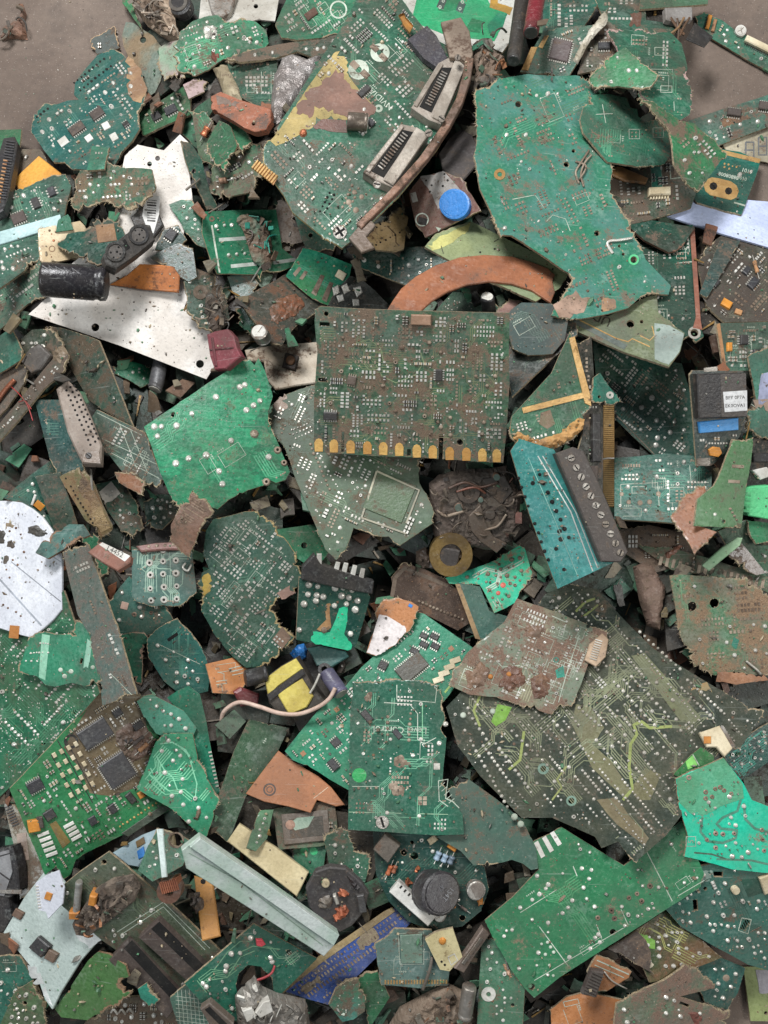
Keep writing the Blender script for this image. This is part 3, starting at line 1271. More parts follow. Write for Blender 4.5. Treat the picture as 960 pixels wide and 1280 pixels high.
def substrate_flat(fr, poly, m, rng, root, seed, name, j=1.0, z=.22):
    """a thin layer lying on a board (exposed laminate, paint, foil)"""
    out, nn, tear = rough_outline(poly, j, rng, 3.0)
    n0 = len(out)
    x0, y0 = out.min(0)
    x1, y1 = out.max(0)
    gx, gy = np.meshgrid(np.arange(x0 + 3, x1, 9.0), np.arange(y0 + 3, y1, 9.0))
    g = np.stack([gx.ravel(), gy.ravel()], 1)
    g = g[in_poly(g[:, 0], g[:, 1], out)]
    pts = np.vstack([out, g])
    r = delaunay_2d_cdt([Vector(p) for p in pts], [(i, (i + 1) % n0) for i in range(n0)], [], 1, 1e-4, True)
    vs = np.array([tuple(v) for v in r[0]])
    fs = np.array([list(f) for f in r[2] if len(f) == 3])
    c = vs[fs].mean(1)
    fs = fs[in_poly(c[:, 0], c[:, 1], out)]
    xy = fr.loc(vs)
    zz = fr.bend(xy)
    n = len(vs)
    e1, e2 = xy[fs[:, 1]] - xy[fs[:, 0]], xy[fs[:, 2]] - xy[fs[:, 0]]
    flip = (e1[:, 0] * e2[:, 1] - e1[:, 1] * e2[:, 0]) < 0
    fs[flip] = fs[flip][:, ::-1]
    ed = {(int(f[k]), int(f[(k + 1) % 3])) for f in fs for k in range(3)}
    side = [(a, b_) for a, b_ in ed if (b_, a) not in ed]
    me = bpy.data.meshes.new(name)
    me.from_pydata(np.vstack([np.column_stack([xy, zz + z * S]), np.column_stack([xy, zz - .1 * S])]).tolist(), [],
                   fs.tolist() + [[b_, a, a + n, b_ + n] for a, b_ in side])
    me.materials.append(M[m] if isinstance(m, str) else m)
    o = bpy.data.objects.new(name, me)
    COL.objects.link(o)
    o.parent = root
    o['seed'] = seed
    return o


def junk(fr, poly, n, z, root, seed, rng, cols):
    """crushed bits of casing, pins and leads sticking out of a mass"""
    from mathutils import Euler
    A = Acc(fr)
    p = np.array(poly)
    x0, y0 = p.min(0)
    x1, y1 = p.max(0)
    ms = [mat(c, mulh(c, .7), .4, '4a3f36', .5, .5, me) for c, me in cols]
    k = 0
    for _ in range(n * 4):
        x, y = rng.uniform(x0, x1), rng.uniform(y0, y1)
        if not in_poly(np.array([x]), np.array([y]), poly)[0]:
            continue
        k += 1
        if k > n:
            break
        m = ms[int(rng.integers(len(ms)))]
        t = rng.random()
        e = Euler((rng.uniform(-.7, .7), rng.uniform(-.7, .7), rng.uniform(0, 3.1)))
        if t < .5:
            A.rbox((x, y, z * rng.uniform(.5, 1.1)), (rng.uniform(4, 14), rng.uniform(3, 9), rng.uniform(1, 3)), e, m)
        elif t < .75:
            A.rbox((x, y, z * rng.uniform(.6, 1.2)), (rng.uniform(8, 20), rng.uniform(.8, 1.6), rng.uniform(.8, 1.6)), e, m)
        else:
            a = rng.uniform(0, 6.28)
            L = rng.uniform(8, 22)
            A.tube(curve3([(x, y, z * .6), (x + L * .3 * math.cos(a), y + L * .3 * math.sin(a), z * 1.2), (x + L * .7 * math.cos(a + .5), y + L * .7 * math.sin(a + .5), z * 1.1), (x + L * math.cos(a + .9), y + L * math.sin(a + .9), z * .5)], 4), rng.uniform(.6, 1.3), m, 5)
    A.build('crushed_bits', root, seed, 'stuff')


JC = [('5c4c42', 0), ('8a7a6a', 0), ('3a3634', 0), ('a59a8c', .3), ('6f5a48', 0), ('9a6a4a', .3), ('4f6a58', 0)]


def curve3(pts, k=8):
    """smooth line through points (Catmull-Rom)"""
    p = np.array(pts, float)
    out = []
    for i in range(len(p) - 1):
        a, b_, c, d = p[max(i - 1, 0)], p[i], p[i + 1], p[min(i + 2, len(p) - 1)]
        for j in range(k):
            t = j / k
            out.append(.5 * ((2 * b_) + (c - a) * t + (2 * a - 5 * b_ + 4 * c - d) * t * t + (3 * b_ - a - 3 * c + d) * t ** 3))
    out.append(p[-1])
    return np.array(out)


ITEMS = []


def B(layer, label, poly, col, name='circuit_board', cat='circuit board', **k):
    """a board: outline in drawing units, colour of its solder mask, and what is on it"""
    k.update(layer=layer, label=label, poly=P(poly), col=col, name=name, cat=cat, kind='board')
    ITEMS.append(k)


def X(layer, kind, name, cat, label, poly, **k):
    k.update(layer=layer, label=label, poly=P(poly), name=name, cat=cat, kind=kind)
    ITEMS.append(k)


def build_item(i, it):
    rng = np.random.default_rng(1000 + i * 17)
    seed = float(rng.uniform(0, 40))
    poly = it['poly']
    kind = it['kind']
    t = it.get('t', 3.0 if kind == 'board' else 8.0)
    plane = it.get('plane') or rest_plane(poly, t + (.9 if kind == 'board' else 0), it.get('smax', .50))
    fr = Frame(poly, plane)
    root = root_at(fr, it['name'], it['label'], it['cat'], it.get('group'))
    col = it.get('col', '808080')
    if kind == 'board':
        if it.get('green', True) and 'm' not in it:
            g_ = sum(rgb(col)) / 3
            r_, gr_, b_ = rgb(col)
            wt = max(0, min(1, (gr_ - max(r_, b_ * .92)) / 55))
            cool = lambda c: hx([p * (1 + (q - 1) * wt) * (.82 if wt > .1 else .92) for p, q in zip(rgb(mixh(c, hx([g_] * 3), .04)), (.86, .94, 1.02))])
            if gr_ >= r_:
                col = cool(col)
                if it.get('c2'):
                    it['c2'] = cool(it['c2'])
        m = it.get('m') or mat(col, it.get('c2') or mulh(col, .78), it.get('dirt', .30) + .07, it.get('dcol', '6f5c4c'), it.get('wear', .45), it.get('rough', .30),
                it.get('metal', 0.), it.get('fiber', 'a8977a'), it.get('pour', .55), it.get('bump', .13))
        it['tm'] = mat(it.get('tcol') or mixh(mulh(col, 1.22), 'a8b48a', .18), None, it.get('dirt', .30), it.get('dcol', '6f5c4c'), .3, .4)
        substrate(fr, poly, t, m, it.get('j', 1.0), rng, it.get('holes', []), root, seed, it.get('sub', 'substrate'), it.get('rimw'), it.get('warp', 1.0))
        raise_pile(poly, plane, .8)
        Board(it, fr, root, seed, rng).finish()
    elif kind == 'slab':      # solid block with a bevelled top
        m = it.get('m') or mat(col, it.get('c2'), it.get('dirt', .3), it.get('dcol', '6f5c4c'), it.get('wear', .4), it.get('rough', .5), it.get('metal', 0.))
        A = Acc(fr)
        A.prism(poly, -t, 0, m, bev=it.get('bev', 1.2))
        A.build(it.get('sub', 'body'), root, seed)
        raise_pile(poly, plane, 0)
        it['tm'] = m
        Board(it, fr, root, seed, rng).finish()
    elif kind == 'lump':
        m = it.get('m') or mat(col, it.get('c2'), it.get('dirt', .4), it.get('dcol', '6f5c4c'), it.get('wear', .5), it.get('rough', .7), it.get('metal', 0.), bump=.6)
        lump_mesh(fr, poly, t, m, root, seed, it.get('sub', 'body'), rng, it.get('amp', .8), it.get('freq', .12), -t * .9, j=it.get('j', 1.4), edge=it.get('edge', 7.0))
        raise_pile(poly, plane, t * .5)
        it['tm'] = m
        if it.get('junk'):
            junk(fr, poly, it['junk'], t * 1.1, root, seed, rng, it.get('jc', JC))
        Board(it, fr, root, seed, rng).finish()
    elif kind == 'free':      # only the furniture, no body of its own
        it['tm'] = M['tin']
        Board(it, fr, root, seed, rng).finish()
        raise_pile(poly, plane, it.get('up', 0))
    return root


def build_all():
    for it in ITEMS:
        for e in it.get('ex', []):
            if e[0] == 'text' and (e[1], e[4]) not in TEXTS:
                TEXTS[(e[1], e[4])] = text_mesh(e[1], e[4])
    order = sorted(range(len(ITEMS)), key=lambda i: ITEMS[i]['layer'])
    clutter = [2.35, 3.3, 4.45, 5.05, 5.72]
    for i in order:
        while clutter and ITEMS[i]['layer'] >= clutter[0]:
            CUR[0] = 0
            shards(int(clutter.pop(0) * 10))
        CUR[0] = i + 1
        build_item(i, ITEMS[i])
    shards_mesh()
# ------------------------------------------------------------------ setting
def floor():
    m = bpy.data.materials.new('concrete_floor')
    m.use_nodes = True
    t = m.node_tree
    b = NT(t)
    pb = t.nodes['Principled BSDF']
    tc = b.n('ShaderNodeTexCoord').outputs['Object']
    n1 = b.noise(tc, 7, 6, .6)
    n2 = b.noise(tc, 220, 4, .6)
    n3 = b.noise(tc, 900, 3, .6)
    col = b.mix(b.step(n1, .3, .7), lin('5e5046'), lin('796b60'))
    col = b.mix(b.math('MULTIPLY', b.step(b.noise(tc, 26, 5, .65), .52, .66), .35), col, lin('4f4640'))
    col = b.mix(1.0, col, b.mix(n2, (.74, .74, .74, 1), (1.26, 1.25, 1.24, 1)), 'MULTIPLY')
    col = b.mix(b.step(n3, .64, .70), col, lin('a89d92'))
    col = b.mix(b.step(b.noise(tc, 430, 2, .5), .68, .74), col, lin('4a413b'))
    b.l(col, pb.inputs['Base Color'])
    pb.inputs['Roughness'].default_value = .8
    bp = b.n('ShaderNodeBump')
    bp.inputs['Strength'].default_value = .35
    bp.inputs['Distance'].default_value = .0008
    b.l(b.math('ADD', n2, n3), bp.inputs['Height'])
    b.l(bp.outputs[0], pb.inputs['Normal'])
    me = bpy.data.meshes.new('floor')
    me.from_pydata([(-4, -4, 0), (4, -4, 0), (4, 4, 0), (-4, 4, 0)], [], [(0, 1, 2, 3)])
    me.materials.append(m)
    o = bpy.data.objects.new('floor', me)
    COL.objects.link(o)
    o['kind'] = 'structure'
    o['label'] = 'grey brown concrete floor under the pile'


PILE = P('25,185 60,205 90,150 150,75 170,20 175,-30 870,-30 860,40 845,140 880,215 960,270 1060,290 1060,1215 900,1185 880,1330 -80,1330 -80,175')


def rubble():
    """broken boards deep in the heap, seen only through the gaps; nobody could count them"""
    rng = np.random.default_rng(5)
    cols = ['20362c', '29352c', '182c25', '2c2824', '1e1d1c', '352d27', '1c342b', '3a332a', '243b2e', '4a7058', '5f5344', '356a50', '2f5a48', '4f6a58', '5a4236', '4f7a62']  # large scraps and mound take near-black tones, putting gap shade into colour
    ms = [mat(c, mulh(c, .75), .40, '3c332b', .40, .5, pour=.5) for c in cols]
    V, F, MI = [], [], []
    n = 0
    global PT
    # the packed heart of the heap: an uneven mound on which the scraps lie
    inside = in_poly(GX, GY, PILE)
    dist = np.full(GX.shape, 1e9)
    pq = np.array(PILE)
    for i in range(len(pq)):
        a_, b_ = pq[i], pq[(i + 1) % len(pq)]
        d_ = b_ - a_
        t_ = np.clip(((GX - a_[0]) * d_[0] + (GY - a_[1]) * d_[1]) / (d_ @ d_), 0, 1)
        dist = np.minimum(dist, np.hypot(GX - a_[0] - t_ * d_[0], GY - a_[1] - t_ * d_[1]))
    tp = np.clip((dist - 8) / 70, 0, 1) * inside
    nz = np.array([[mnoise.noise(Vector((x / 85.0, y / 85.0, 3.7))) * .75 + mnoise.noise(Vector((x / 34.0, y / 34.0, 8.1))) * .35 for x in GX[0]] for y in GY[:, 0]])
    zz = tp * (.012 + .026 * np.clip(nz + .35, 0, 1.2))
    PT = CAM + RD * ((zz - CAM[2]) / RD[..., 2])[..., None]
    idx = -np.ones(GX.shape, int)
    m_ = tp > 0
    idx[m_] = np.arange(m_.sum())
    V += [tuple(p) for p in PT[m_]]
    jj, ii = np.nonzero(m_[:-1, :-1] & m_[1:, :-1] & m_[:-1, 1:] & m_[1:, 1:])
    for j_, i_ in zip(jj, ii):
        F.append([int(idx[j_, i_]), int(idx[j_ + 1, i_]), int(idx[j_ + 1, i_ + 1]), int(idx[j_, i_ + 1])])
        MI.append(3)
    spots = [(gx_ + rng.uniform(-14, 14), gy_ + rng.uniform(-14, 14), False) for gx_ in range(-30, 1030, 46) for gy_ in range(-10, 1310, 46)]
    rng.shuffle(spots)
    spots = [(float(a_), float(b_), False) for a_, b_, _ in spots] + [(rng.uniform(-40, 1000), rng.uniform(-30, 1310), True) for _ in range(420)]
    for x, y, small in spots:
        if not in_poly(np.array([x]), np.array([y]), PILE)[0]:
            continue
        w, h, a = (rng.uniform(14, 44), rng.uniform(5, 26), rng.uniform(0, 180)) if small else (rng.uniform(56, 100), rng.uniform(40, 70), rng.uniform(0, 180))
        q = rect(x, y, w, h, a)
        e = 3 if small else 8
        q = [(u + rng.uniform(-e, e), v + rng.uniform(-e, e)) for u, v in q]
        if not in_poly(np.array([p[0] for p in q]), np.array([p[1] for p in q]), PILE).all():
            continue
        out, nn, tear = rough_outline(q, 1.2 if small else 2.2, rng, 6 if small else 9)
        pl = rest_plane(q, 3.5, .5)
        fr = Frame(q, pl)
        xy = fr.loc(out)
        mw = np.array(fr.mw)
        k = len(xy)
        b0 = len(V)
        for z in (0, -3.2 * S):
            for p in xy:
                wv = mw @ np.array([p[0], p[1], z, 1])
                V.append(tuple(wv[:3]))
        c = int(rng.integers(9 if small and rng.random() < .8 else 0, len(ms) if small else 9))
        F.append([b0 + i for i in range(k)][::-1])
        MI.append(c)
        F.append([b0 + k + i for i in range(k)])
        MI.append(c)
        for i in range(k):
            F.append([b0 + i, b0 + (i + 1) % k, b0 + k + (i + 1) % k, b0 + k + i])
            MI.append(c)
        raise_pile(q, pl, 0)
        n += 1
        # a few parts standing on it
        for _ in range(0 if small else int(rng.integers(1, 5))):
            ux, uy = x + rng.uniform(-.3, .3) * w, y + rng.uniform(-.3, .3) * h
            r = fr.loc(np.array(rect(ux, uy, rng.uniform(4, 16), rng.uniform(3, 9), a)))
            hh = rng.uniform(1, 7) * S
            b0 = len(V)
            for z in (0, hh):
                for p in r:
                    V.append(tuple((mw @ np.array([p[0], p[1], z, 1]))[:3]))
            c2 = int(rng.integers(len(ms)))
            for f in ([4, 5, 6, 7], [0, 1, 5, 4], [1, 2, 6, 5], [2, 3, 7, 6], [3, 0, 4, 7]):
                F.append([b0 + i for i in f])
                MI.append(c2)
    me = bpy.data.meshes.new('board_rubble')
    me.from_pydata(V, [], F)
    for m in ms:
        me.materials.append(m)
    me.polygons.foreach_set('material_index', MI)
    me.validate()
    o = bpy.data.objects.new('board_rubble', me)
    COL.objects.link(o)
    o['kind'] = 'stuff'
    o['label'] = 'dark broken board scraps deep in the gaps of the pile'
    o['category'] = 'rubble'
    o['seed'] = 3.0


SH = ([], [], [], [])


def shards(seed):
    """splinters, pins, leads and crushed bits that have slipped into the gaps"""
    rng = np.random.default_rng(seed)
    if not SH[3]:
        SH[3].extend([mat(c, mulh(c, .75), .35, '4a3f36', .5, .45, me) for c, me in (('3f7a5c', 0), ('5a8a6c', 0), ('2f6a52', 0), ('6b5a4a', 0), ('75684f', 0), ('3a3836', 0), ('8a5a42', 0), ('7d7462', 0), ('a8a49e', .6), ('8f8478', .4), ('b08a50', .4), ('4fa07a', 0), ('2b2a2c', 0), ('8a3a34', 0), ('b9aea4', 0))])
    V, F, MI, ms = SH
    z = PT[..., 2]
    hi = z.copy()
    for _ in range(7):
        hi = np.maximum.reduce([hi, np.roll(hi, 1, 0), np.roll(hi, -1, 0), np.roll(hi, 1, 1), np.roll(hi, -1, 1)])
    gap = hi - z
    ok = (gap > .008) & (z > .004) & (OWN == 0) & (GX > 0) & (GX < W) & (GY > 0) & (GY < H)
    jj, ii = np.nonzero(ok)
    if not len(jj):
        return
    for k in rng.integers(0, len(jj), 300):
        x, y = GX[jj[k], ii[k]] + rng.uniform(-3, 3), GY[jj[k], ii[k]] + rng.uniform(-3, 3)
        a = rng.uniform(0, 180)
        t = rng.random()
        if t < .62:
            w, h = rng.uniform(6, 26), rng.uniform(3, 14)
        elif t < .85:
            w, h = rng.uniform(8, 26), rng.uniform(1.0, 2.2)
        else:
            w, h = rng.uniform(4, 9), rng.uniform(3, 6)
        q = rect(x, y, w, h, a)
        e = min(w, h) * .42
        q = [(u + rng.uniform(-e, e), v + rng.uniform(-e, e)) for u, v in q]
        th = h * .8 if .62 <= t < .85 else rng.uniform(1.2, 3)
        pl = rest_plane(q, th, .8, 0)
        fr = Frame(q, pl)
        out = np.array(q) if t >= .62 else rough_outline(q, .9, rng, 4)[0]
        xy = fr.loc(out)
        mw = np.array(fr.mw)
        n = len(xy)
        b0 = len(V)
        for zz in (0, -th * S):
            for p in xy:
                V.append(tuple((mw @ np.array([p[0], p[1], zz, 1]))[:3]))
        c = int(rng.integers(0, 8)) if t < .62 else int(rng.integers(8, 11)) if t < .85 else int(rng.integers(3, 13))
        F.append([b0 + i for i in range(n)][::-1])
        MI.append(c)
        for i in range(n):
            F.append([b0 + i, b0 + (i + 1) % n, b0 + n + (i + 1) % n, b0 + n + i])
            MI.append(c)
        raise_pile(q, pl, 0)
    # stray leads and cable ends
    for k in rng.integers(0, len(jj), 26):
        x, y = GX[jj[k], ii[k]], GY[jj[k], ii[k]]
        a = rng.uniform(0, 6.28)
        L = rng.uniform(8, 17)
        pts = []
        for i in range(4):
            u, v = int((x + MG) / CS), int((y + MG) / CS)
            if not (0 < u < NX and 0 < v < NY) or OWN[v, u] != 0:
                break
            p = PT[v, u]
            d = rays(x, y)
            zz = p[2] + rng.uniform(.001, .005)
            pts.append(CAM + d * ((zz - CAM[2]) / d[2]))
            x, y = x + L * math.cos(a), y + L * math.sin(a)
            a += rng.uniform(-1.1, 1.1)
        if len(pts) < 3:
            continue
        pts = curve3(pts, 5)
        r = rng.uniform(.5, 1.5) * S
        b0 = len(V)
        for i, p in enumerate(pts):
            t = pts[min(i + 1, len(pts) - 1)] - pts[max(i - 1, 0)]
            t = t / (np.linalg.norm(t) + 1e-9)
            s1 = np.cross(t, [0, 0, 1.0])
            s1 /= np.linalg.norm(s1) + 1e-9
            s2 = np.cross(t, s1)
            for q in range(5):
                V.append(tuple(p + r * (math.cos(q * 1.2566) * s1 + math.sin(q * 1.2566) * s2)))
        c = int(rng.choice([6, 12, 12, 8, 10, 13, 14, 5]))
        for i in range(len(pts) - 1):
            for q in range(5):
                F.append([b0 + i * 5 + q, b0 + i * 5 + (q + 1) % 5, b0 + i * 5 + 5 + (q + 1) % 5, b0 + i * 5 + 5 + q])
                MI.append(c)


def shards_mesh():
    V, F, MI, ms = SH
    me = bpy.data.meshes.new('small_shards')
    me.from_pydata(V, [], F)
    for m in ms:
        me.materials.append(m)
    me.polygons.foreach_set('material_index', MI)
    me.validate()
    o = bpy.data.objects.new('small_shards', me)
    COL.objects.link(o)
    o['kind'] = 'stuff'
    o['label'] = 'splinters, pins and crushed bits wedged in the gaps of the pile'
    o['category'] = 'shards'
    o['seed'] = 5.0


def grit():
    """crumbs and splinters lying loose over everything"""
    rng = np.random.default_rng(11)
    ms = [mat('7d6a58', None, .4), mat('b9a88c', None, .3), mat('4b423b', None, .3), mat('4f7f5e', None, .3), mat('9a9690', None, .2, metal=.4)]
    V, F, MI = [], [], []
    for _ in range(3600):
        i, j = int(rng.integers(MG // CS, NX - MG // CS)), int(rng.integers(MG // CS, NY - MG // CS))
        p = PT[j, i]
        fl = p[2] < .002
        if fl and rng.random() > .9:
            continue
        q = [PT[j, i + 1][2], PT[j, i - 1][2], PT[j + 1, i][2], PT[j - 1, i][2]]
        if max(q) - min(q) > .004:
            continue
        r = rng.uniform(.5, 1.7) * S * (2.0 if rng.random() < .05 else 1) * (.6 if fl else 1)
        el = rng.uniform(1, 3.5) if rng.random() < .3 else 1.2
        a = rng.uniform(0, 6.28)
        b0 = len(V)
        k = int(rng.integers(4, 6))
        for z, s_ in ((-.2, 1.0), (.9, .6)):
            for t in range(k):
                th = 6.283 * t / k
                u, v = r * s_ * math.cos(th) * el, r * s_ * math.sin(th)
                V.append((p[0] + u * math.cos(a) - v * math.sin(a) + rng.uniform(-.2, .2) * r, p[1] + u * math.sin(a) + v * math.cos(a), p[2] - .0002 + r * z * rng.uniform(.7, 1.2)))
        c = int(rng.integers(len(ms)))
        F.append([b0 + k + t for t in range(k)])
        MI.append(c)
        for t in range(k):
            F.append([b0 + t, b0 + (t + 1) % k, b0 + k + (t + 1) % k, b0 + k + t])
            MI.append(c)
    me = bpy.data.meshes.new('loose_grit')
    me.from_pydata(V, [], F)
    for m in ms:
        me.materials.append(m)
    me.polygons.foreach_set('material_index', MI)
    me.validate()
    o = bpy.data.objects.new('loose_grit', me)
    COL.objects.link(o)
    o['kind'] = 'stuff'
    o['label'] = 'loose crumbs and splinters of board scattered over the pile'
    o['category'] = 'grit'
    o['seed'] = 9.0


floor()
rubble()
# ------------------------------------------------------------------ upper left of the pile
X(1, 'lump', 'crumpled_scrap', 'scrap', 'rusty crumpled scrap lying alone on the bare concrete floor', '0,31 12,27 20,24 25,14 22,4 27,2 32,16 29,26 33,47 20,45 0,48', col='96705c', c2='6d4c3d', t=6, freq=.3, amp=.5, j=1, junk=8)
B(2, 'tiny black board chip with silver parts, alone at the top left edge of the pile', '110,54 117,48 132,40 143,33 147,45 151,60 138,64 122,68 113,60', '3b4a43', j=1.2, smax=.1, rough=.6, smd=3, pad=1, fiber='c8a883', ic=1)
X(2, 'board', 'metal_plate', 'plate', 'stained grey metal plate with two holes behind the blue green board', '152,44 157,27 166,28 190,44 203,60 204,82 200,100 193,115 181,123 174,108 164,80 154,58', t=2, j=.2, m=mat('7f8b80', '9a8468', .35, '7a6450', .5, .42, .35, fiber='7d7468'), holes=[(178, 49, 4), (178, 96, 2)])
B(3, 'blue green board shaped like a mitten at the left floor edge, chips and white squares', '92,118 93,103 104,88 122,68 138,62 153,66 164,78 176,93 181,112 178,128 171,140 174,160 165,176 152,190 145,205 130,211 112,214 92,212 82,204 68,204 55,188 45,172 40,162 42,142 55,128 70,130 84,125 98,124', '2b6e66', c2='2f7566', ang=-36, dirt=.22, pour=.25, smd=30, pad=22, lone=8, via=40, tr=5, j=.8,
  ex=[('chip', 97, 162, 20, 11, -36, 3.5, 'chipbrown'), ('chip', 122, 143, 17, 11, -36, 3.5, 'chipbrown'), ('box', 'pale_component', 133, 158, 9, 9, -30, 2, 'white'), ('box', 'pale_component', 143, 172, 9, 9, -30, 2, 'white'), ('box', 'pale_component', 112, 174, 9, 8, -36, 2, 'white'), ('box', 'pale_component', 80, 178, 12, 10, -36, 1.6, 'white'), ('chip', 158, 156, 8, 6, -36, 3, 'black'), ('print', 'bare_laminate', '160,75 172,92 180,110 176,128 166,125 156,108 152,92', mat('a88968', '8b6a50', .3, wear=.5), 2.5),
      ('row', 92, 103, 130, 73, 9, 1.6, 'hole'), ('row', 100, 112, 138, 82, 9, 1.6, 'hole'), ('row', 46, 146, 59, 135, 4, 1.6, 'hole')])
B(2.2, 'small green board packed with rows of parts beside the white plate', '173,142 200,126 230,107 238,112 237,143 205,156 178,170', '4a9158', ang=-28, smd=30, pad=10, ic=2, j=.5)
X(3, 'lump', 'crumpled_metal', 'scrap metal', 'crumpled beige metal mass at the top left of the pile', '163,0 172,-12 205,-12 215,18 226,36 222,48 212,50 196,40 180,28 170,14', col='b09a86', c2='7d6857', t=10, freq=.2, amp=.6, j=2, junk=26, jc=[('b09a86', .2), ('8a7a68', .2), ('c4b8a8', .3), ('5c4c42', 0)])
B(2.6, 'narrow bright green sliver under the crumpled beige metal', '154,-8 163,-8 168,14 176,30 178,38 166,22 160,12 153,4', '4aa864', j=.8)
X(2, 'free', 'round_socket', 'socket', 'black round socket ring at the very top left', '205,-6 250,-6 256,24 232,34 216,20', t=6, up=8, ex=[('up', 228, 12, 15, 12, 'black', 'black', 0, 0, 'shell'), ('ring', 228, 12, 8, 12, mat('5a5550'), 14, 'rim')])
X(1.2, 'board', 'white_plate', 'plate', 'whitish plate at the top edge with one black hole', '252,-8 350,-8 344,28 322,26 300,32 262,40 248,30', t=2, j=.2, m=mat('c4c1bb', 'aaa59c', .3, '6b5e50', .4, .5, fiber='aaa59c'), holes=[(320, 9, 3)])
X(1.6, 'slab', 'metal_bracket', 'bracket', 'grey metal bracket corner at the top edge beside the whitish plate', '258,-8 296,-8 288,14 272,24 264,14', t=9, m='steel')
B(3, 'green torn board with a large grey solder blob, top left of pile', '226,40 240,26 256,20 272,18 285,26 300,23 320,27 333,38 336,54 330,62 305,66 283,70 262,86 240,96 226,86 222,62', '46a06c', ang=-20, dirt=.3, smd=6, pad=9, lone=10, tr=7, silk=5, j=2.0, ex=[('muck', '255,32 268,30 274,42 268,50 256,48 252,40', 4, 'tin', 'solder_blob'), ('muck', '300,46 314,44 318,56 306,60', 3, 'tin', 'solder_blob'), ('row', 230, 36, 248, 30, 6, 1.2), ('row', 228, 46, 246, 40, 6, 1.2)])
B(2.4, 'pinkish torn laminate scrap left of the blobbed green board', '198,60 208,54 222,50 228,66 229,82 231,97 218,92 206,96 200,84', 'a8888a', c2='8aa890', dirt=.3, pour=0, wear=.6, j=2.5, t=2)
B(2.5, 'small pink laminate scrap above the orange brown strip', '229,106 246,98 264,100 256,114 236,123', 'b09a9a', dirt=.3, pour=0, wear=.5, j=2.2, t=2)
B(2.1, 'dull dark green board behind the beige stick', '284,74 345,62 350,132 318,134 300,121 286,92', '416f57', dirt=.35, tr=6, pad=4, silk=4, j=.8)
X(4, 'lump', 'laminate_stick', 'stick', 'frayed beige laminate stick with a rusty end above the orange strip', '265,84 282,78 292,98 301,122 281,124 274,104', col='b7ab90', c2='8b7d62', t=5, freq=.2, amp=.5, j=.8, ex=[('muck', '258,60 272,57 277,68 270,80 260,76', 8, mat('7c4438', '5a3029', .3), 'rusty_end')])
X(5, 'board', 'phenolic_strip', 'strip', 'chunky orange brown phenolic strip with a small hole', '263,120 276,115 300,125 337,137 339,150 333,163 318,165 306,160 290,150 263,136', t=8, j=1.0, warp=.3, m=mat('9c6048', '80503c', .45, '6b5a50', .7, .75, fiber='8a4f36', bump=.8), holes=[(317, 155, 2.4)], ex=[('print', 'worn_patch', '270,119 300,128 298,140 272,132', mat('7d6a60', None, .4), 2.5)])
B(2.3, 'pale green angled board left of the orange brown strip', '216,158 232,146 250,131 263,122 266,138 250,165 246,186 232,170', '5c9068', dirt=.3, wear=.5, pad=2, j=.8)
B(5, 'bright green shard with fine lines below the orange strip', '254,190 264,168 274,150 288,158 296,182 291,194 280,215 268,208', '2f9b61', ang=-35, tr=6, silk=4, j=1.6, via=12)
B(4.1, 'small bright green shard right of the lined shard', '287,152 297,157 307,166 316,176 311,183 302,190 296,178 290,166', '37a066', dirt=.2, j=1.6, tr=2)
B(3.1, 'mossy green dirty board under the bright green shards', '240,142 256,140 280,165 302,184 325,180 331,200 328,225 310,240 290,244 275,251 262,238 260,208 247,190', '59986a', c2='7a8a62', dirt=.45, ang=-30, pad=9, smd=9, lone=6, tr=6, j=2.2, crumb=40, ex=[('res', 252, 178, 266, 155, 4, 'copper'), ('res', 272, 228, 290, 226, 4, 'rust')])
B(2.7, 'dark green curved board edge left of the mossy board', '225,174 238,178 252,200 262,240 275,263 259,262 242,226 232,202', '3f725c', dirt=.3, j=.8, pad=3, holes=[(242, 214, 3)])
X(7.2, 'free', 'contact_strip', 'contacts', 'ribbed brass contact strip at the left corner of the tilted graphics board', '315,208 322,203 347,222 341,231', t=1, up=3, ex=[('poly', 'spring_base', '315,209 322,202 348,221 342,232', 1.2, 'tan'), ('comb', 318, 206, 345, 227, 9, 1.9, 12, 3, 'gold', 'contact_ribs')])
X(4, 'lump', 'foil_sheet', 'foil', 'crumpled grey silver foil beside the tilted graphics board', '337,150 339,112 342,92 352,70 366,65 384,72 402,66 398,90 376,120 352,150 346,154', m=mat('a39d9c', '857d7b', .25, '6b5f58', .4, .36, .45, bump=.9), t=6, freq=.09, amp=.45, j=1.0)
B(2, 'green board at the top edge with a white circle print', '344,30 352,12 362,-8 448,-8 440,28 428,40 402,46 372,49 352,46', '4a9467', ang=-35, dirt=.25, pad=8, smd=5, tr=6, silk=9, j=.9, ex=[('ring', 423, 12, 9, 11, 'silk', .3, 'printed_circle'), ('box', 'burnt_chip', 389, 18, 16, 9, -35, 2, mat('5a4238'))])
B(3.4, 'grimy edge on board strip crossing above the foil', '284,74 320,64 345,58 392,50 430,40 434,50 420,62 398,76 372,66 340,76 300,80', '4f6450', dirt=.55, j=1.2, smd=5, lone=5, crumb=16)
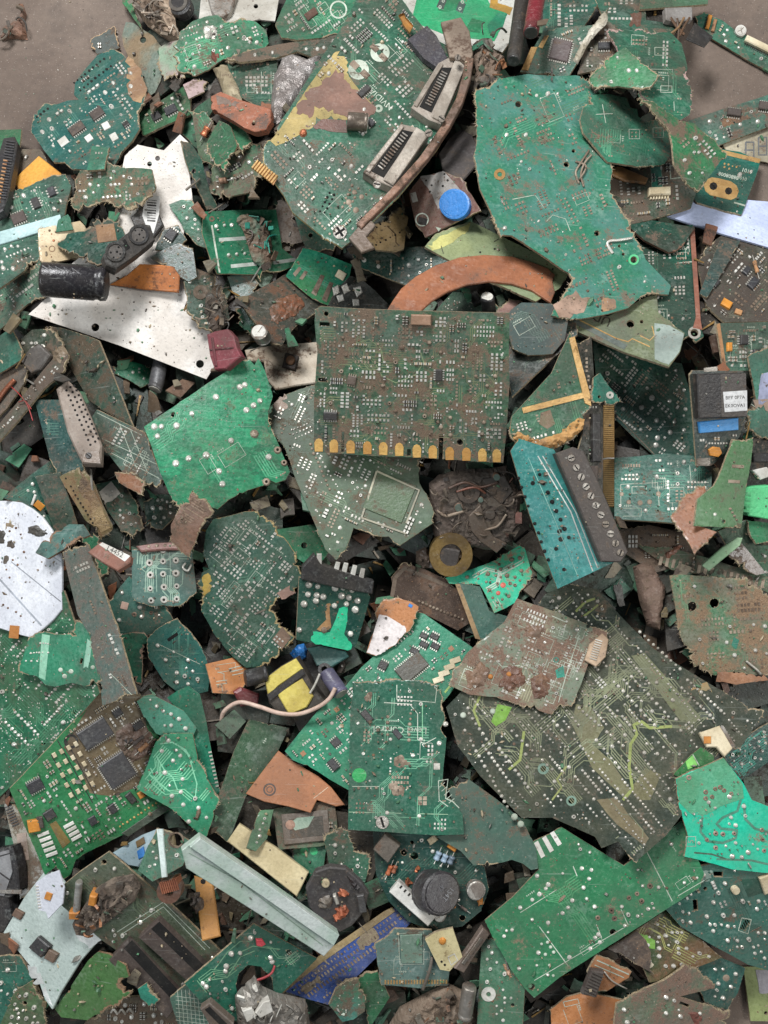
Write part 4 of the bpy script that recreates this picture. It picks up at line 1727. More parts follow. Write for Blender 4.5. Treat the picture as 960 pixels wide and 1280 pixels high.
B(1.1, 'bright green board with a white frame at the top edge', '497,-10 672,-10 640,46 628,64 612,57 560,60 504,28', 'd8d8d2', c2='c8c6be', dirt=.2, pour=0, j=.5, wear=.1, ex=[
    ('print', 'solder_mask', '523,-8 606,-8 612,4 637,12 618,50 560,44 514,26', mat('2f9a68', '2b8a60', .15, wear=.4, rough=.3), .4, .25), ('print', 'yellow_band', '614,-8 622,-8 622,4 641,9 637,18 632,15 612,9', mat('c79a42', None, .2), .4, .4),
    ('poly', 'pale_pad', '499,6 508,2 505,18 496,14', .5, 'silk'), ('print', 'copper_area', '555,-6 577,-6 570,10 560,14 548,12', mat('237f55', None, .1), .4, .4), ('print', 'copper_area', '622,16 634,16 628,34 612,40 610,30', mat('1f7f5e', None, .1), .4, .4), ('print', 'copper_area', '590,22 605,26 600,40 580,38', mat('237f55', None, .1), .4, .4),
    ('box', 'pad', 552, 5, 9, 12, 22, .6, mat('3c5550', None, .2)), ('box', 'pad', 576, 9, 9, 12, 22, .6, mat('3c5550', None, .2)), ('dots', '554,2 550,9 578,3 575,11', 2.8, .7, 'silk', True)])
X(2.4, 'free', 'red_capacitor', 'capacitor', 'dark red cylinder lying at the top edge', '655,-6 682,-6 674,50 654,56', t=9, up=8, ex=[('can', 672, -10, 661, 50, 10, mat('74262e', '5b1d25', .2, wear=.5, rough=.25), 'black', 'sleeve')])
X(2.0, 'free', 'black_cable', 'cable', 'black thick cable end left of the dark red cylinder', '640,-6 658,-6 652,80 636,82', t=9, up=8, ex=[('can', 654, -10, 641, 84, 9, mat('26221f', '1c1a19', .3, '5a4a3a', .5, .6), 'black', 'sleeve')])
B(1.3, 'dark teal board at the top edge right of the red cylinder', '680,-8 740,-8 748,6 724,42 700,46 678,42', '2f6f58', dirt=.3, tr=6, j=.8, pad=4, silk=3)
B(3, 'grey green board with a brown square chip and gold edge', '680,38 706,35 742,32 762,8 724,75 708,102 690,92 668,93 650,90', '56866b', ang=-22, dirt=.35, pad=6, smd=4, j=.8, via=20, ex=[('chip', 701, 65, 24, 26, 14, 3, mat('594a4b', '4a3d3e', .4), 4), ('poly', 'gold_edge', '673,60 681,46 686,46 678,62', 1, 'gold'), ('poly', 'gold_edge', '652,88 664,60 672,60 660,89', 1, 'gold')])
X(4, 'lump', 'laminate_splinter', 'splinter', 'whitish torn splinter pointing down beside the square chip board', '755,8 761,15 757,27 737,50 722,78 716,73 730,45 741,28', col='cfc8bb', c2='a39a88', t=4, freq=.2, amp=.5, j=1.2, dirt=.2)
B(2.2, 'grimy board crowded with brown parts behind the bright green shard', '738,36 762,28 790,56 804,74 792,92 765,74 742,88 722,92', '6a6a5a', dirt=.5, smd=16, ic=2, pad=8, j=1.5, crumb=30)
B(3.2, 'flat dark green strip along the top edge right of centre', '802,-10 886,-10 885,4 845,7 800,10', '5e8f62', dirt=.25, silk=3, j=.5)
B(1.0, 'dark teal board shaded behind the wire plug', '738,-8 806,-8 808,24 858,32 836,46 786,44 758,26', '3d6f57', dirt=.35, j=.8, pad=4, ex=[('print', 'rust_stain', '783,14 802,12 803,34 786,34', mat('7a4a35', '5a3426', .4), 2)])
B(3, 'green board with a pink torn rim beside the floor shadow', '760,40 780,37 806,40 838,40 852,54 857,75 863,100 866,134 860,145 850,151 836,151 815,131 800,120 788,100 776,70', '3a7f5c', ang=3, dirt=.25, j=2.4, rimw=9, fiber='b89a92', tr=5, silk=5, pad=2, ex=[('line', '818,60 832,60 832,70 818,70 818,60', .9, 'silk'), ('line', '825,109 839,109 839,117 825,117 825,109', .9, 'silk'), ('line', '812,88 840,88 842,140', .6, 'silk')])
X(4, 'slab', 'wire_plug', 'plug', 'grey plug with frayed brown wires and a black box', '832,9 866,8 866,24 846,27 833,24', t=8, m=mat('8e8a88', '6f6a66', .3), ex=[('wire', '838,22,0 848,32,-3 858,40,-5', 1.5, mat('6a4c36')), ('wire', '846,23,0 850,36,-3 850,47,-5', 1.5, mat('5a4230')), ('wire', '855,22,0 848,34,-2 838,40,-5', 1.5, mat('8a6a4a')), ('wire', '862,22,0 856,32,-2 852,42,-5', 1.5, mat('6a4c36')), ('poly', 'black_box', '868,29 891,47 880,60 857,50', 1.5, 'black', .5)])
B(2.6, 'narrow green board on the floor at the right with a cream connector', '868,20 880,15 902,25 922,40 965,58 965,92 930,73 890,49 873,36', '54906f', ang=28, dirt=.3, pad=7, smd=5, lone=4, j=.8, ex=[('box', 'cream_connector', 948, 58, 38, 8, 26, 6, 'cream'), ('comb', 930, 55, 962, 71, 14, .9, 3, 1, 'black', 'connector_pins'), ('up', 925, 40, 7, 4, 'white', 'white', 0, 0, 'button'), ('box', 'rusty_terminal', 885, 29, 5, 18, 15, 4, 'orange'), ('box', 'rusty_terminal', 892, 33, 4, 16, 15, 3, 'tan')])
B(3, 'long grey green board reaching in from the right with black chips', '858,152 905,136 965,117 965,157 893,184 876,164', '5f8a74', ang=-18, dirt=.42, dcol='6d5545', pad=9, smd=9, lone=5, tr=4, j=.7, ex=[('chip', 917, 142, 17, 9, 8, 5, 'chipbrown'), ('chip', 956, 134, 16, 10, 8, 5, 'chipbrown'), ('muck', '893,148 935,138 940,150 905,163', 1.5, 'muck')])
B(1.4, 'beige display board with grey digit segments at the right edge', '904,180 965,158 965,204 938,200 912,196', 'b3aa94', dirt=.35, pour=0, j=.8, ex=[('line', '932,178 942,178 942,198 932,198 932,178', 2.2, mat('6f7276')), ('line', '930,188 942,188', 2, mat('6f7276')), ('line', '948,172 958,172 958,194 948,194 948,172', 2.2, mat('6f7276')), ('line', '948,183 958,183', 2, mat('6f7276'))])
B(3.6, 'teal board with a gold two hole slot on the pale blue strip', '880,186 898,185 924,190 951,199 942,228 928,268 905,262 872,252 862,240 868,222', '1f7c66', ang=14, dirt=.15, j=.5, pour=.3, wear=.3, lone=2, holes=[(892, 232, 5), (911, 238, 5), (894, 246, 2)], ex=[('ring', 0, 0, 0, 0.1, 'gold', .1, 'gold_slot')][:0] + [
    ('poly', 'gold_slot', '880,231 883,224 890,221 898,222 914,226 921,231 924,238 921,246 914,249 905,247 888,243 882,238', .35, 'gold', 0), ('holes', 892, 232, 892.1, 232, 2, 5, .4), ('holes', 911, 238, 911.1, 238, 2, 4.6, .4), ('poly', 'gold_edge', '898,186 951,199 949,204 897,191', .5, 'gold'), ('text', '88808008', 911, 219, 6.5, 194, 'silk'), ('text', '1101', 934, 213, 7, 196, 'silk'), ('text', '0108', 928, 222, 6, 194, 'silk'), ('dots', '906,204 911,205 916,207 921,208 906,208 912,210', 1.2, .3, 'gold'), ('line', '918,252 932,256', 2, 'silk'), ('dots', '922,263', 1.5, .4, 'tin')])
X(2.8, 'slab', 'flat_strip', 'strip', 'flat pale blue lavender strip reaching in from the right', '829,268 862,244 905,247 965,252 965,310 900,291', t=3, m=mat('c2cceb', 'b8c3e4', .1, '7a7a80', .3, .35), bev=.5)
B(6.1, 'bright green pointed shard resting on the big right board', '733,96 748,82 766,69 782,60 800,80 818,95 813,106 801,113 772,108 746,113 735,106', '40a25f', dirt=.28, j=1.6, wear=.5, lone=3, pour=.2)
B(7.4, 'mint green torn shard with a cross print and two boxed prints', '725,150 729,134 736,118 760,117 784,122 788,134 797,136 798,146 806,153 824,150 835,166 838,194 830,205 806,209 780,206 759,203 745,186 729,166', '4e9f74', ang=5, dirt=.28, dcol='8a6a58', j=2.2, tr=5, silk=2, pour=.25, ex=[('line', '753,130 757,154', .9, 'silk'), ('line', '745,143 766,142', .9, 'silk'), ('line', '786,162 799,162 799,174 786,174 786,162', .8, 'silk'), ('line', '816,160 829,160 829,172 816,172 816,160', .8, 'silk'), ('dots', '790,166 795,166 790,171 795,171 820,164 825,164 820,169 825,169', 1.3, .4, 'dull'), ('trace', '806,165 800,200', .8, mat('2f6f55')), ('trace', '809,165 803,200', .8, mat('2f6f55')), ('trace', '812,165 806,200', .8, mat('2f6f55'))])
B(5.2, 'mid green board angled behind the mint shard with a gold spot', '798,120 818,128 850,150 868,154 886,172 906,193 890,216 872,238 858,230 842,206 838,165 812,134', '459055', ang=-40, dirt=.4, dcol='7a6252', pad=4, lone=4, j=1.2)
B(4.2, 'muddy board with a square print and a white comb connector', '755,211 800,214 835,198 858,194 869,214 873,230 864,260 825,272 785,281 770,262 760,232', '59705a', ang=-6, dirt=.55, dcol='6b5a4c', smd=9, pad=7, j=1.2, crumb=40, ex=[('line', '837,208 852,206 853,222 838,224 837,208', 2, 'silk'), ('box', 'square_pad', 845, 215, 7, 8, -5, .5, 'dull'), ('print', 'teal_patch', '813,208 826,206 828,238 815,240', mat('2b7a68', None, .2), .8), ('line', '816,212 822,220 816,226 822,234', .9, 'silk'), ('line', '813,208 826,206 828,238 815,240 813,208', .7, 'silk'), ('box', 'comb_connector', 823, 241, 27, 10, -3, 5, 'cream'), ('comb', 811, 248, 836, 247, 7, 1.8, 4, 2, 'cream', 'comb_teeth')])
X(5.4, 'slab', 'phenolic_sliver', 'sliver', 'orange tan broken sliver below the mint shard', '756,209 775,207 792,214 811,222 808,229 782,226 760,216', t=3, m=mat('c4935f', 'a87548', .3, wear=.6))
B(6, 'very large green board with chalky teal stains right of centre', '595,118 605,105 630,97 660,92 690,95 720,94 738,98 746,130 742,156 748,178 756,198 763,214 762,244 775,262 786,286 800,310 806,326 826,346 838,358 835,369 815,368 800,372 785,385 760,392 720,399 690,393 701,370 714,344 680,320 640,294 624,293 614,265 600,236 594,200 596,160', '489c70', c2='58a68c', ang=-22, dirt=.30, dcol='7b6a58', wear=.75, j=1.5, pour=.2, rimw=5, pad=16, lone=8, via=60, tr=6, silk=4, pm='dull', crumb=60,
  holes=[(648, 130, 4), (707, 207, 3.5), (745, 293, 3.5), (791, 326, 4), (716, 190, 2.5), (773, 309, 2), (778, 319, 2)],
  ex=[('ring', 624, 219, 3, 7, 'gold', .6, 'gold_pad'), ('wire', '788,301,3 772,303,2 760,304,2 758,308,1 765,318,0', 1.6, 'tin', 'wire_clip'),
      ('wire', '735,190,1 725,205,2 718,218,1 722,232,1', 1.2, 'dull', 'wire_tangle'), ('wire', '738,196,1 728,208,3 724,222,2 728,236,1', 1.2, 'dull', 'wire_tangle'), ('wire', '718,204,1 730,212,3 722,228,2', 1.2, 'dull', 'wire_tangle'), ('ring', 791, 326, 4.2, 6.5, mat('5fc48a'), .4, 'pad_ring'), ('row', 700, 252, 716, 280, 7, 1.6, 'dull'), ('row', 705, 250, 721, 278, 7, 1.6, 'dull'), ('print', 'bare_laminate', '692,380 720,366 738,372 730,390 700,396', mat('b09382', '8a7060', .35), 3), ('print', 'bare_laminate', '752,372 770,374 772,386 752,390', mat('b08a68', '8a7060', .35), 2.5), ('line', '640,250 668,245 680,262', .8, 'silk'), ('line', '682,278 690,270 706,275 712,290', .8, 'silk')])
B(3.3, 'deep green board with a brown right border under the big board', '783,292 866,281 870,320 876,408 880,420 870,427 862,420 840,432 800,402', '235f4a', ang=-3, dirt=.15, j=.6, pad=5, silk=7, tr=4, lone=3, holes=[(868, 416, 5)], ex=[('poly', 'brown_border', '862,284 868,284 876,400 878,412 866,410 870,396', .6, mat('8a5a4a', '74483c', .3)), ('ring', 868, 416, 5, 8, 'tin', .5, 'pad_ring'), ('line', '846,328 866,326', .9, 'silk'), ('line', '818,386 834,386 834,400 818,400 818,386', .9, 'silk'), ('line', '822,390 830,390 830,396', .9, 'silk'), ('text', '2', 856, 310, 9, -85, 'silk')])
B(4.6, 'dark triangular board corner under the muddy comb board', '784,281 815,275 869,284 856,302 844,313 836,315 806,300', '2f5a48', dirt=.35, j=.6, fiber='7a5a48', rimw=4)
B(4.0, 'olive board with gold lines and black letters below the big board', '704,392 760,396 821,364 823,390 838,404 856,416 850,440 836,459 780,441 722,416', '87906c', c2='76806a', ang=27, dirt=.3, j=.9, pour=.2, holes=[(836, 447, 5), (788, 405, 5), (802, 402, 2.5)], ex=[('print', 'grey_corner', '818,404 838,406 855,417 849,440 836,458 818,450', mat('93a09a', '7f8c88', .25), .6), ('line', '722,400 770,424 785,428 790,424 812,434', 1.5, 'gold'), ('line', '838,410 820,448', 1.5, 'gold'), ('line', '800,420 812,426 818,420 815,408', 1.3, 'gold'), ('print', 'grey_stripe', '714,398 784,432 780,438 718,406', mat('66716c', None, .25), .5), ('text', 'UD', 752, 399, 17, 205, mat('2c2a22'))])
B(1.5, 'dark grimy board heap at the right edge with orange specks', '872,330 884,305 902,294 965,312 965,402 905,404 882,384', '4a4a40', dirt=.55, dcol='4a4038', ang=-50, smd=14, pad=10, ic=3, tr=6, j=1.5, crumb=40, ex=[('box', 'orange_component', 907, 382, 13, 9, 30, 4, 'orange'), ('box', 'orange_component', 922, 392, 9, 6, 20, 3, 'tan'), ('res', 940, 320, 948, 350, 2.5, 'tan')])
B(2.9, 'dark teal long board leaning below the pale blue strip', '874,368 900,300 926,300 916,318 884,372', '3f5f58', dirt=.35, j=.6, wear=.6)
B(3.8, 'dense green board with a beige left edge, right edge of pile', '896,404 965,402 965,462 905,464', '64886e', ang=0, dirt=.3, smd=26, pad=22, ic=2, tr=6, silk=5, j=.7, ex=[('poly', 'beige_edge', '896,405 900,404 908,462 904,463', .6, 'tan'), ('box', 'orange_component', 911, 434, 6, 11, 0, 3, 'orange')])
# ------------------------------------------------------------------ middle of the pile
B(7, 'tilted graphics board with two grey connectors and a brown torn patch', '331,182 346,160 372,120 397,78 425,38 449,-8 498,-8 512,12 540,46 572,62 590,70 588,98 574,140 545,190 500,245 460,282 428,309 400,291 366,263 355,242 343,226 330,203', '427c5d', ang=47, dirt=.28, j=1.2, rimw=4, fiber='b9a574', smd=46, pad=40, ic=3, tr=12, silk=12, via=80, lone=10,
  ex=[('print', 'bare_laminate', '338,176 352,158 386,108 412,72 424,66 432,92 452,118 470,138 458,150 432,152 392,150 380,166 360,176 345,182', mat('b5a06a', '9b8a55', .3, '6a5a40', .4, .8, bump=.7), 3, .2, 1), ('print', 'brown_laminate', '372,142 384,118 398,100 412,98 420,90 434,100 454,122 467,137 456,148 430,146 420,150 404,140 390,148', mat('86665a', '74564c', .3, '5a463e', .4, .8), 2.5, .42),
      ('print', 'brown_laminate', '380,158 404,150 432,152 434,168 412,166 392,162', mat('6f5048', '5a4038', .3), 2, .42),
      ('can', 433, 160, 458, 162, 9.5, mat('6d6258', '574c44', .35, rough=.35, metal=.4), 'tin', 'crystal_can'),
      ('ring', 475, 66, 4, 12, 'silk', .3, 'printed_circle'), ('ring', 448, 88, 4, 13, 'silk', .3, 'printed_circle'), ('box', 'pad', 468, 60, 7, 11, -45, .8, 'dull'), ('box', 'pad', 479, 72, 7, 11, -45, .8, 'dull'), ('box', 'pad', 443, 82, 8, 11, -45, .8, 'dull'), ('box', 'pad', 456, 94, 8, 11, -45, .8, 'dull'), ('text', 'NVIDIA', 476, 126, 11, 222, 'silk'), ('ring', 473, 138, 2, 5, 'silk', .3, 'printed_eye'),
      ('scr', 425, 289, 9, 0, 'steel', 1), ('dots', '445,262 436,252 452,246 443,240', 3.4, .9, 'dull'), ('dots', '379,167', 5, 5, 'copper'),
      ('row', 400, 262, 412, 240, 5, 1.7, 'hole'), ('row', 406, 264, 418, 243, 5, 1.7, 'hole'), ('row', 428, 258, 440, 232, 6, 1.8, 'dull'), ('row', 436, 262, 448, 236, 6, 1.8, 'dull'),
      ('poly', 'video_connector', '512,146 546,88 560,80 584,84 549,166 534,161', 13, mat('a3988e', '8a7e74', .38, '5c4a3d', .5, .45, .2)), ('polyz', 'shell_edge', '567,84 583,85 550,165 538,159', 13, 16, mat('bdb3a8', 'a0958a', .3, '5c4a3d', .6, .35, .25), .8), ('polyz', 'shell_edge', '515,144 548,89 552,91 519,146', 13, 15, mat('b5aaa0', '978b80', .3, '5c4a3d', .6, .35, .25), .5), ('poly', 'video_connector', '453,224 499,166 520,171 534,181 490,244 470,235', 13, mat('a3988e', '8a7e74', .38, '5c4a3d', .5, .45, .2)), ('polyz', 'shell_edge', '518,172 533,181 490,243 478,236', 13, 16, mat('bdb3a8', 'a0958a', .3, '5c4a3d', .6, .35, .25), .8), ('polyz', 'shell_edge', '456,223 499,168 503,171 460,226', 13, 15, mat('b5aaa0', '978b80', .3, '5c4a3d', .6, .35, .25), .5),
      ('polyz', 'socket_opening', '522,145 549,94 564,94 537,152', 13, 13.3, 'hole'), ('comb', 554, 100, 532, 144, 13, 1.6, 8, 1.6, 'steel', 'contact_springs', 13.2), ('polyz', 'socket_opening', '463,224 501,174 515,177 478,232', 13, 13.3, 'hole'), ('comb', 505, 179, 473, 222, 13, 1.6, 8, 1.6, 'steel', 'contact_springs', 13.2)])
X(7.2, 'free', 'steel_bracket', 'bracket', 'curved rusty steel bracket along the right side of the graphics board', '552,30 575,28 588,55 590,95 580,130 560,165 530,205 490,245 450,285 440,300 480,250 520,205 550,160 570,120 575,90 565,60', t=2, up=8, ex=[('poly', 'bracket_tab', '551,32 576,26 587,44 591,72 586,84 574,76 562,76 557,54', 6, mat('8a7a6c', '6f5e50', .45, '5a4436', .5, .6, .2)),
    ('poly', 'bracket_rail', '582,76 592,78 588,104 578,134 562,164 536,202 500,242 462,280 452,290 446,284 488,242 524,202 552,162 570,128 578,100', 7, mat('80604f', '675046', .5, '54402f', .6, .5, .3)), ('poly', 'bracket_foot', '436,300 448,286 462,276 470,284 458,298 468,312 452,318', 4, mat('7a6a5e', '5f4f45', .4, metal=.2)), ('scr', 572, 82, 4, 12, 'steel'), ('scr', 552, 158, 4.5, 12, 'steel'), ('scr', 536, 176, 5, 12, 'steel'), ('scr', 472, 240, 5, 12, 'steel')])
X(8, 'slab', 'plastic_block', 'block', 'dark purple black plastic block at the top of the graphics board', '510,48 534,31 546,44 560,72 550,86 530,72', t=9, m=mat('3d3a42', '2f2c33', .3, '6a5a50', .6, .5), ex=[('print', 'orange_flap', '497,18 504,15 516,32 512,40 503,30', mat('a8732f'), .6, -3)])
X(5, 'lump', 'connector_scrap', 'scrap', 'rusty connector bits between the bracket and the big green board', '594,52 602,44 612,46 620,62 633,70 624,100 606,120 592,112 598,82', col='7d6a5c', c2='3b332e', t=7, freq=.2, amp=.5, junk=24)
X(5.05, 'slab', 'plastic_plate', 'plate', 'dark charcoal plate below the curved bracket', '548,192 562,172 576,160 590,168 599,186 597,205 576,229 555,215', t=3, m=mat('4c4646', '3d3837', .35, '6a5c52', .4, .6))
B(5.6, 'brown board carrying a bright blue disc', '511,240 526,222 556,214 580,227 592,248 601,264 576,275 531,298 520,282', '73524a', c2='64463f', ang=-25, dirt=.3, j=.7, pour=.1, tr=2, ex=[('print', 'grey_area', '527,222 555,214 578,240 548,262 540,244', mat('a39f9c', '8f8a86', .3), .8), ('dots', '533,226 540,232 538,240 556,218 560,226 554,233', 1.8, .4, 'hole'), ('up', 571, 258, 19, 7, 'blue', 'blue', 0, 0, 'blue_disc'), ('ring', 528, 275, 7, 8.5, 'silk', .3, 'printed_circle'), ('box', 'burnt_hole', 529, 277, 11, 8, 15, 1, 'black'), ('box', 'grey_mark', 518, 247, 7, 12, -15, .4, 'tin'), ('poly', 'printed_arrow', '545,284 552,286 549,290', .3, 'silk', 0)])
B(5.0, 'jagged beige board fragment with drill dots beside the bracket foot', '455,301 470,281 488,262 506,247 512,264 508,286 505,311 495,315 470,312', 'cdb189', c2='b89868', ang=-45, dirt=.25, dcol='6f4f33', pour=0, j=2.2, tr=5, tcol='6b5238', ex=[('row', 466, 288, 490, 268, 6, 1.2, 'hole'), ('row', 470, 306, 500, 290, 6, 1.2, 'hole')])
B(5.3, 'pale yellow green board crossing behind the brown arc', '530,309 545,295 564,286 588,277 650,308 714,341 697,362 669,377 640,364 600,346', 'b0ba86', c2='9fae84', ang=25, dirt=.12, dcol='7a6a48', j=.6, pour=.05, wear=.3, ex=[('print', 'yellow_corner', '532,308 546,296 566,287 588,278 586,290 566,304 540,314', mat('c6c27c', None, .15), 1, .15), ('line', '617,303 624,299', 1, mat('3a3a34')), ('line', '551,308 554,318', .9, mat('3a3a34')), ('dots', '600,316 618,312 654,326 690,338', 1.3, .4, 'hole')])
X(7, 'slab', 'phenolic_arc', 'arc', 'curved orange brown half ring in the middle of the pile', '483,389 492,374 502,360 520,345 545,331 575,321 605,318 640,320 665,327 685,335 694,343 691,352 694,365 689,378 665,362 640,354 612,351 585,355 560,364 540,376 522,393', t=3.2, m=mat('9f6648', '8d563c', .32, '7a5a48', .5, .5), bev=.9)
B(2.8, 'dark shaded green board under the yellow green board', '440,318 500,308 542,308 600,346 562,352 520,362 480,345 448,334', '24574a', dirt=.25, pad=7, smd=5, j=.8, lone=6)
B(4.3, 'small board with white print and a black capacitor inside the arc', '538,394 552,378 566,364 600,368 618,380 632,396', '688a6c', ang=-20, dirt=.2, silk=26, pad=9, via=40, j=.8, ex=[('up', 611, 388, 8.5, 18, 'black', 'solder', 4, -12), ('box', 'black_relay', 595, 374, 12, 16, -30, 7, 'black'), ('box', 'white_component', 591, 377, 8, 5, 20, 4, 'white')])
B(5.5, 'pinkish scrap tucked between the central board and the dark octagon', '617,396 622,385 640,372 653,375 646,386 636,397', 'a38078', dirt=.3, pour=0, j=1.2, t=2)
B(5.8, 'dark blue green octagonal disc right of the central board', '630,398 640,386 652,378 690,379 711,396 706,425 691,442 660,444 641,436 635,416', '3a5652', c2='304845', dirt=.3, wear=.4, j=.5, ang=-30, silk=2, tr=4, pour=.2, t=4, smax=.08, rough=.55)
B(4.4, 'dark board with scratched parallel lines under the octagonal disc', '632,432 664,416 702,398 720,404 722,418 701,440 670,468 640,497 634,482', '43524c', ang=-38, dirt=.35, wear=.7, tr=16, silk=9, j=.8, ex=[('print', 'grey_corner', '690,424 708,416 716,424 700,440', mat('7c7478', None, .3), 1)])
B(5.7, 'green board framed by gold bands with a tan broken rim', '640,520 654,505 690,466 714,414 722,430 731,470 740,500 738,512 728,518 730,530 718,546 700,556 680,568 660,562 645,555 637,542', '3d7d54', ang=-16, dirt=.28, j=1.0, tr=4, pad=3, pour=.25, ex=[('poly', 'gold_band', '712,422 719,420 728,456 738,494 739,508 731,504 722,464', 1.2, 'gold', .3), ('poly', 'gold_band', '652,510 734,489 736,496 654,517', 1.1, 'gold', .3), ('muck', '637,534 650,538 668,548 690,544 708,536 722,522 731,524 729,536 716,549 700,558 678,569 656,562 640,551', 5, mat('b98d56', '9a7040', .35, '5f4630', .5, .7), 'torn_rim'), ('print', 'rough_patch', '676,516 688,512 694,530 684,536 674,530', mat('6a6a50', '7a5a48', .4), 2)])
B(9, 'flat brownish green board with a row of gold contacts, centre of pile', '393,387 400,383 460,386 520,388 637,391 636,440 637,480 633,540 629,579 600,578 560,574 520,572 460,570 392,566 392,500 397,440 394,410', '5a7c58', c2='4c6f58', ang=2, dirt=.46, dcol='7a6452', wear=.35, j=.6, rimw=2.5, pour=.6, smd=60, pad=75, ic=2, tr=20, via=160, lone=22, sm='dull', crumb=90, tcol='76805f',
  holes=[(408, 392, 3.2), (406, 405, 13, 5, 2), (428, 553, 3.5, 26, 2), (551, 560, 5.5, 34, 2), (511, 566, 5, 9, 2), (575, 553, 4.2), (403, 475, 12, 5, 2)],
  ex=[('box', 'beige_block', 527, 399, 25, 13, 2, 6, mat('b08e78', '97755f', .3))] + [('poly', 'gold_contact', ' '.join('%g,%g' % (cx + u, cy + v) for u, v in ((-5, 8), (-5.5, -3), (-3.5, -7), (0, -8.5), (3.5, -7), (5.5, -3), (5, 8))), .45, mat('d9ae66', 'c8924a', .28, '8a5f38', .3, .5, .2)) for cx, cy in ((398, 557), (417, 558), (438, 559), (459, 560), (479, 561), (499, 562), (521, 564), (541, 565), (562, 567), (583, 568), (603, 569), (621, 570))]
  + [('trace', '470,455 478,470 495,478 520,468 530,452 526,440', 1.4, mat('7d8c6a')), ('trace', '462,430 455,440 456,455 470,472', 1.2, mat('7d8c6a')), ('trace', '500,505 520,505 522,485', 1.2, mat('7d8c6a')), ('trace', '440,440 446,428 462,424 476,434 480,452', 1.2, mat('7d8c6a')), ('chip', 440, 475, 11, 11, 10, 2, mat('75655c'), 2, 'dull')])
B(6.6, 'grey green board with a flush square chip outline below the centre', '336,522 345,506 358,493 390,480 398,475 560,562 540,572 521,575 524,604 543,641 541,655 500,682 486,671 466,672 442,660 432,690 420,700 406,686 396,660 370,600 356,562 337,534', '5d7355', c2='536a50', ang=25, dirt=.34, dcol='6b5b4a', wear=.3, j=1.0, smax=.12, rough=.55, pad=60, smd=20, ic=0, tr=14, via=120, lone=14, pour=.3, ex=[('chip', 487, 622, 52, 50, 22, 1.4, mat('4f6349', '465840', .35), 0), ('line', '471,590 524,614 508,655', 2.4, mat('b3ae98'), 1.3), ('line', '452,648 471,590', 2.4, mat('b3ae98'), 1.3), ('line', '452,648 508,668', 2.2, mat('b3ae98'), 1.3), ('print', 'torn_corner', '340,508 350,496 362,492 360,512 348,516', mat('b39a84', '8f7462', .3), 2),
      ('row', 365, 538, 384, 530, 6, 1.5), ('row', 367, 543, 388, 534, 6, 1.5), ('row', 370, 548, 390, 539, 6, 1.5), ('row', 388, 556, 412, 612, 11, 2.2, 'dull'), ('row', 394, 562, 420, 606, 9, 1.6)])
B(8, 'bright emerald green board with scattered solder blobs left of centre', '180,534 245,490 304,450 312,449 318,456 323,447 331,462 341,495 335,515 338,531 350,560 362,590 357,600 345,604 336,600 330,607 310,613 298,619 286,625 272,637 256,632 240,640 228,643 215,625 200,590 190,560', '2ea268', c2='23935c', ang=-32, dirt=.20, dcol='5a6a4a', wear=.4, j=1.4, rough=.28, pour=.9, tr=3, silk=1, smax=.14, holes=[(217, 519, 3.2)],
  ex=[('dots', '193,534 202,534 197,546 221,533 240,518 289,552 258,570 236,574 220,580 336,572', 4.2, 3, 'solder'), ('dots', '270,497 300,484 306,481 325,501 317,507 308,513 274,590 278,606', 4, 2.6, 'solder'), ('dots', '318,543', 5, 3.2, 'dull'), ('dots', '347,563 355,579 333,603', 4.5, 2.4, 'dull', True), ('ring', 320, 480, 5, 6, mat('1f7a52'), .25, 'printed_circle')])
X(5, 'slab', 'cracked_panel', 'panel', 'dirty white cracked panel with a small black button', '306,437 330,433 346,430 398,427 398,478 370,482 345,487 334,474 330,452 310,450', t=4, m=mat('d0c3b2', 'b8a690', .45, '6f5644', .5, .6), ex=[('box', 'switch_body', 363, 453, 17, 18, 15, 4, 'chipbrown'), ('up', 363, 453, 5.5, 6.5, 'tan', 'tan', 0, 0, 'button'), ('ring', 330, 462, 12, 13, mat('7a6a58'), .2, 'printed_circle')])
X(6.2, 'free', 'aluminium_capacitor', 'capacitor', 'small silver topped capacitor beside the dark red block', '319,411 339,411 339,431 319,431', t=4, up=10, ex=[('up', 329, 423, 10.5, 12, 'steel', 'white', 0, -2, 'can')])
B(4.5, 'charcoal board smeared with brown muck left of the central board', '300,376 322,362 345,350 376,330 392,356 410,386 394,392 375,401 352,431 341,428 322,405', '50564d', dirt=.4, dcol='6b4a34', ang=-30, j=.8, pour=.15, wear=.6, crumb=50, ex=[('muck', '335,385 350,370 372,366 385,380 372,394 350,408 338,400', 3, mat('6d4a36', '4f4034', .5, '8a5030'))])
B(5.1, 'bright green board with grey bar pads below the graphics board', '357,345 368,326 378,310 390,312 408,318 440,331 436,350 414,383 390,374', '2f9d70', c2='36a55c', ang=28, dirt=.18, j=.7, pour=.5, tr=3, ex=[('poly', 'bar_pad', '366,342 374,333 377,336 369,346', .5, 'dull'), ('poly', 'bar_pad', '374,348 381,338 385,340 378,350', .5, 'dull'), ('poly', 'bar_pad', '389,366 401,343 406,345 395,370', .5, 'dull'), ('poly', 'bar_pad', '402,374 412,352 417,354 408,378', .5, 'dull'), ('box', 'white_component', 426, 344, 12, 10, 30, 2, 'cream')])
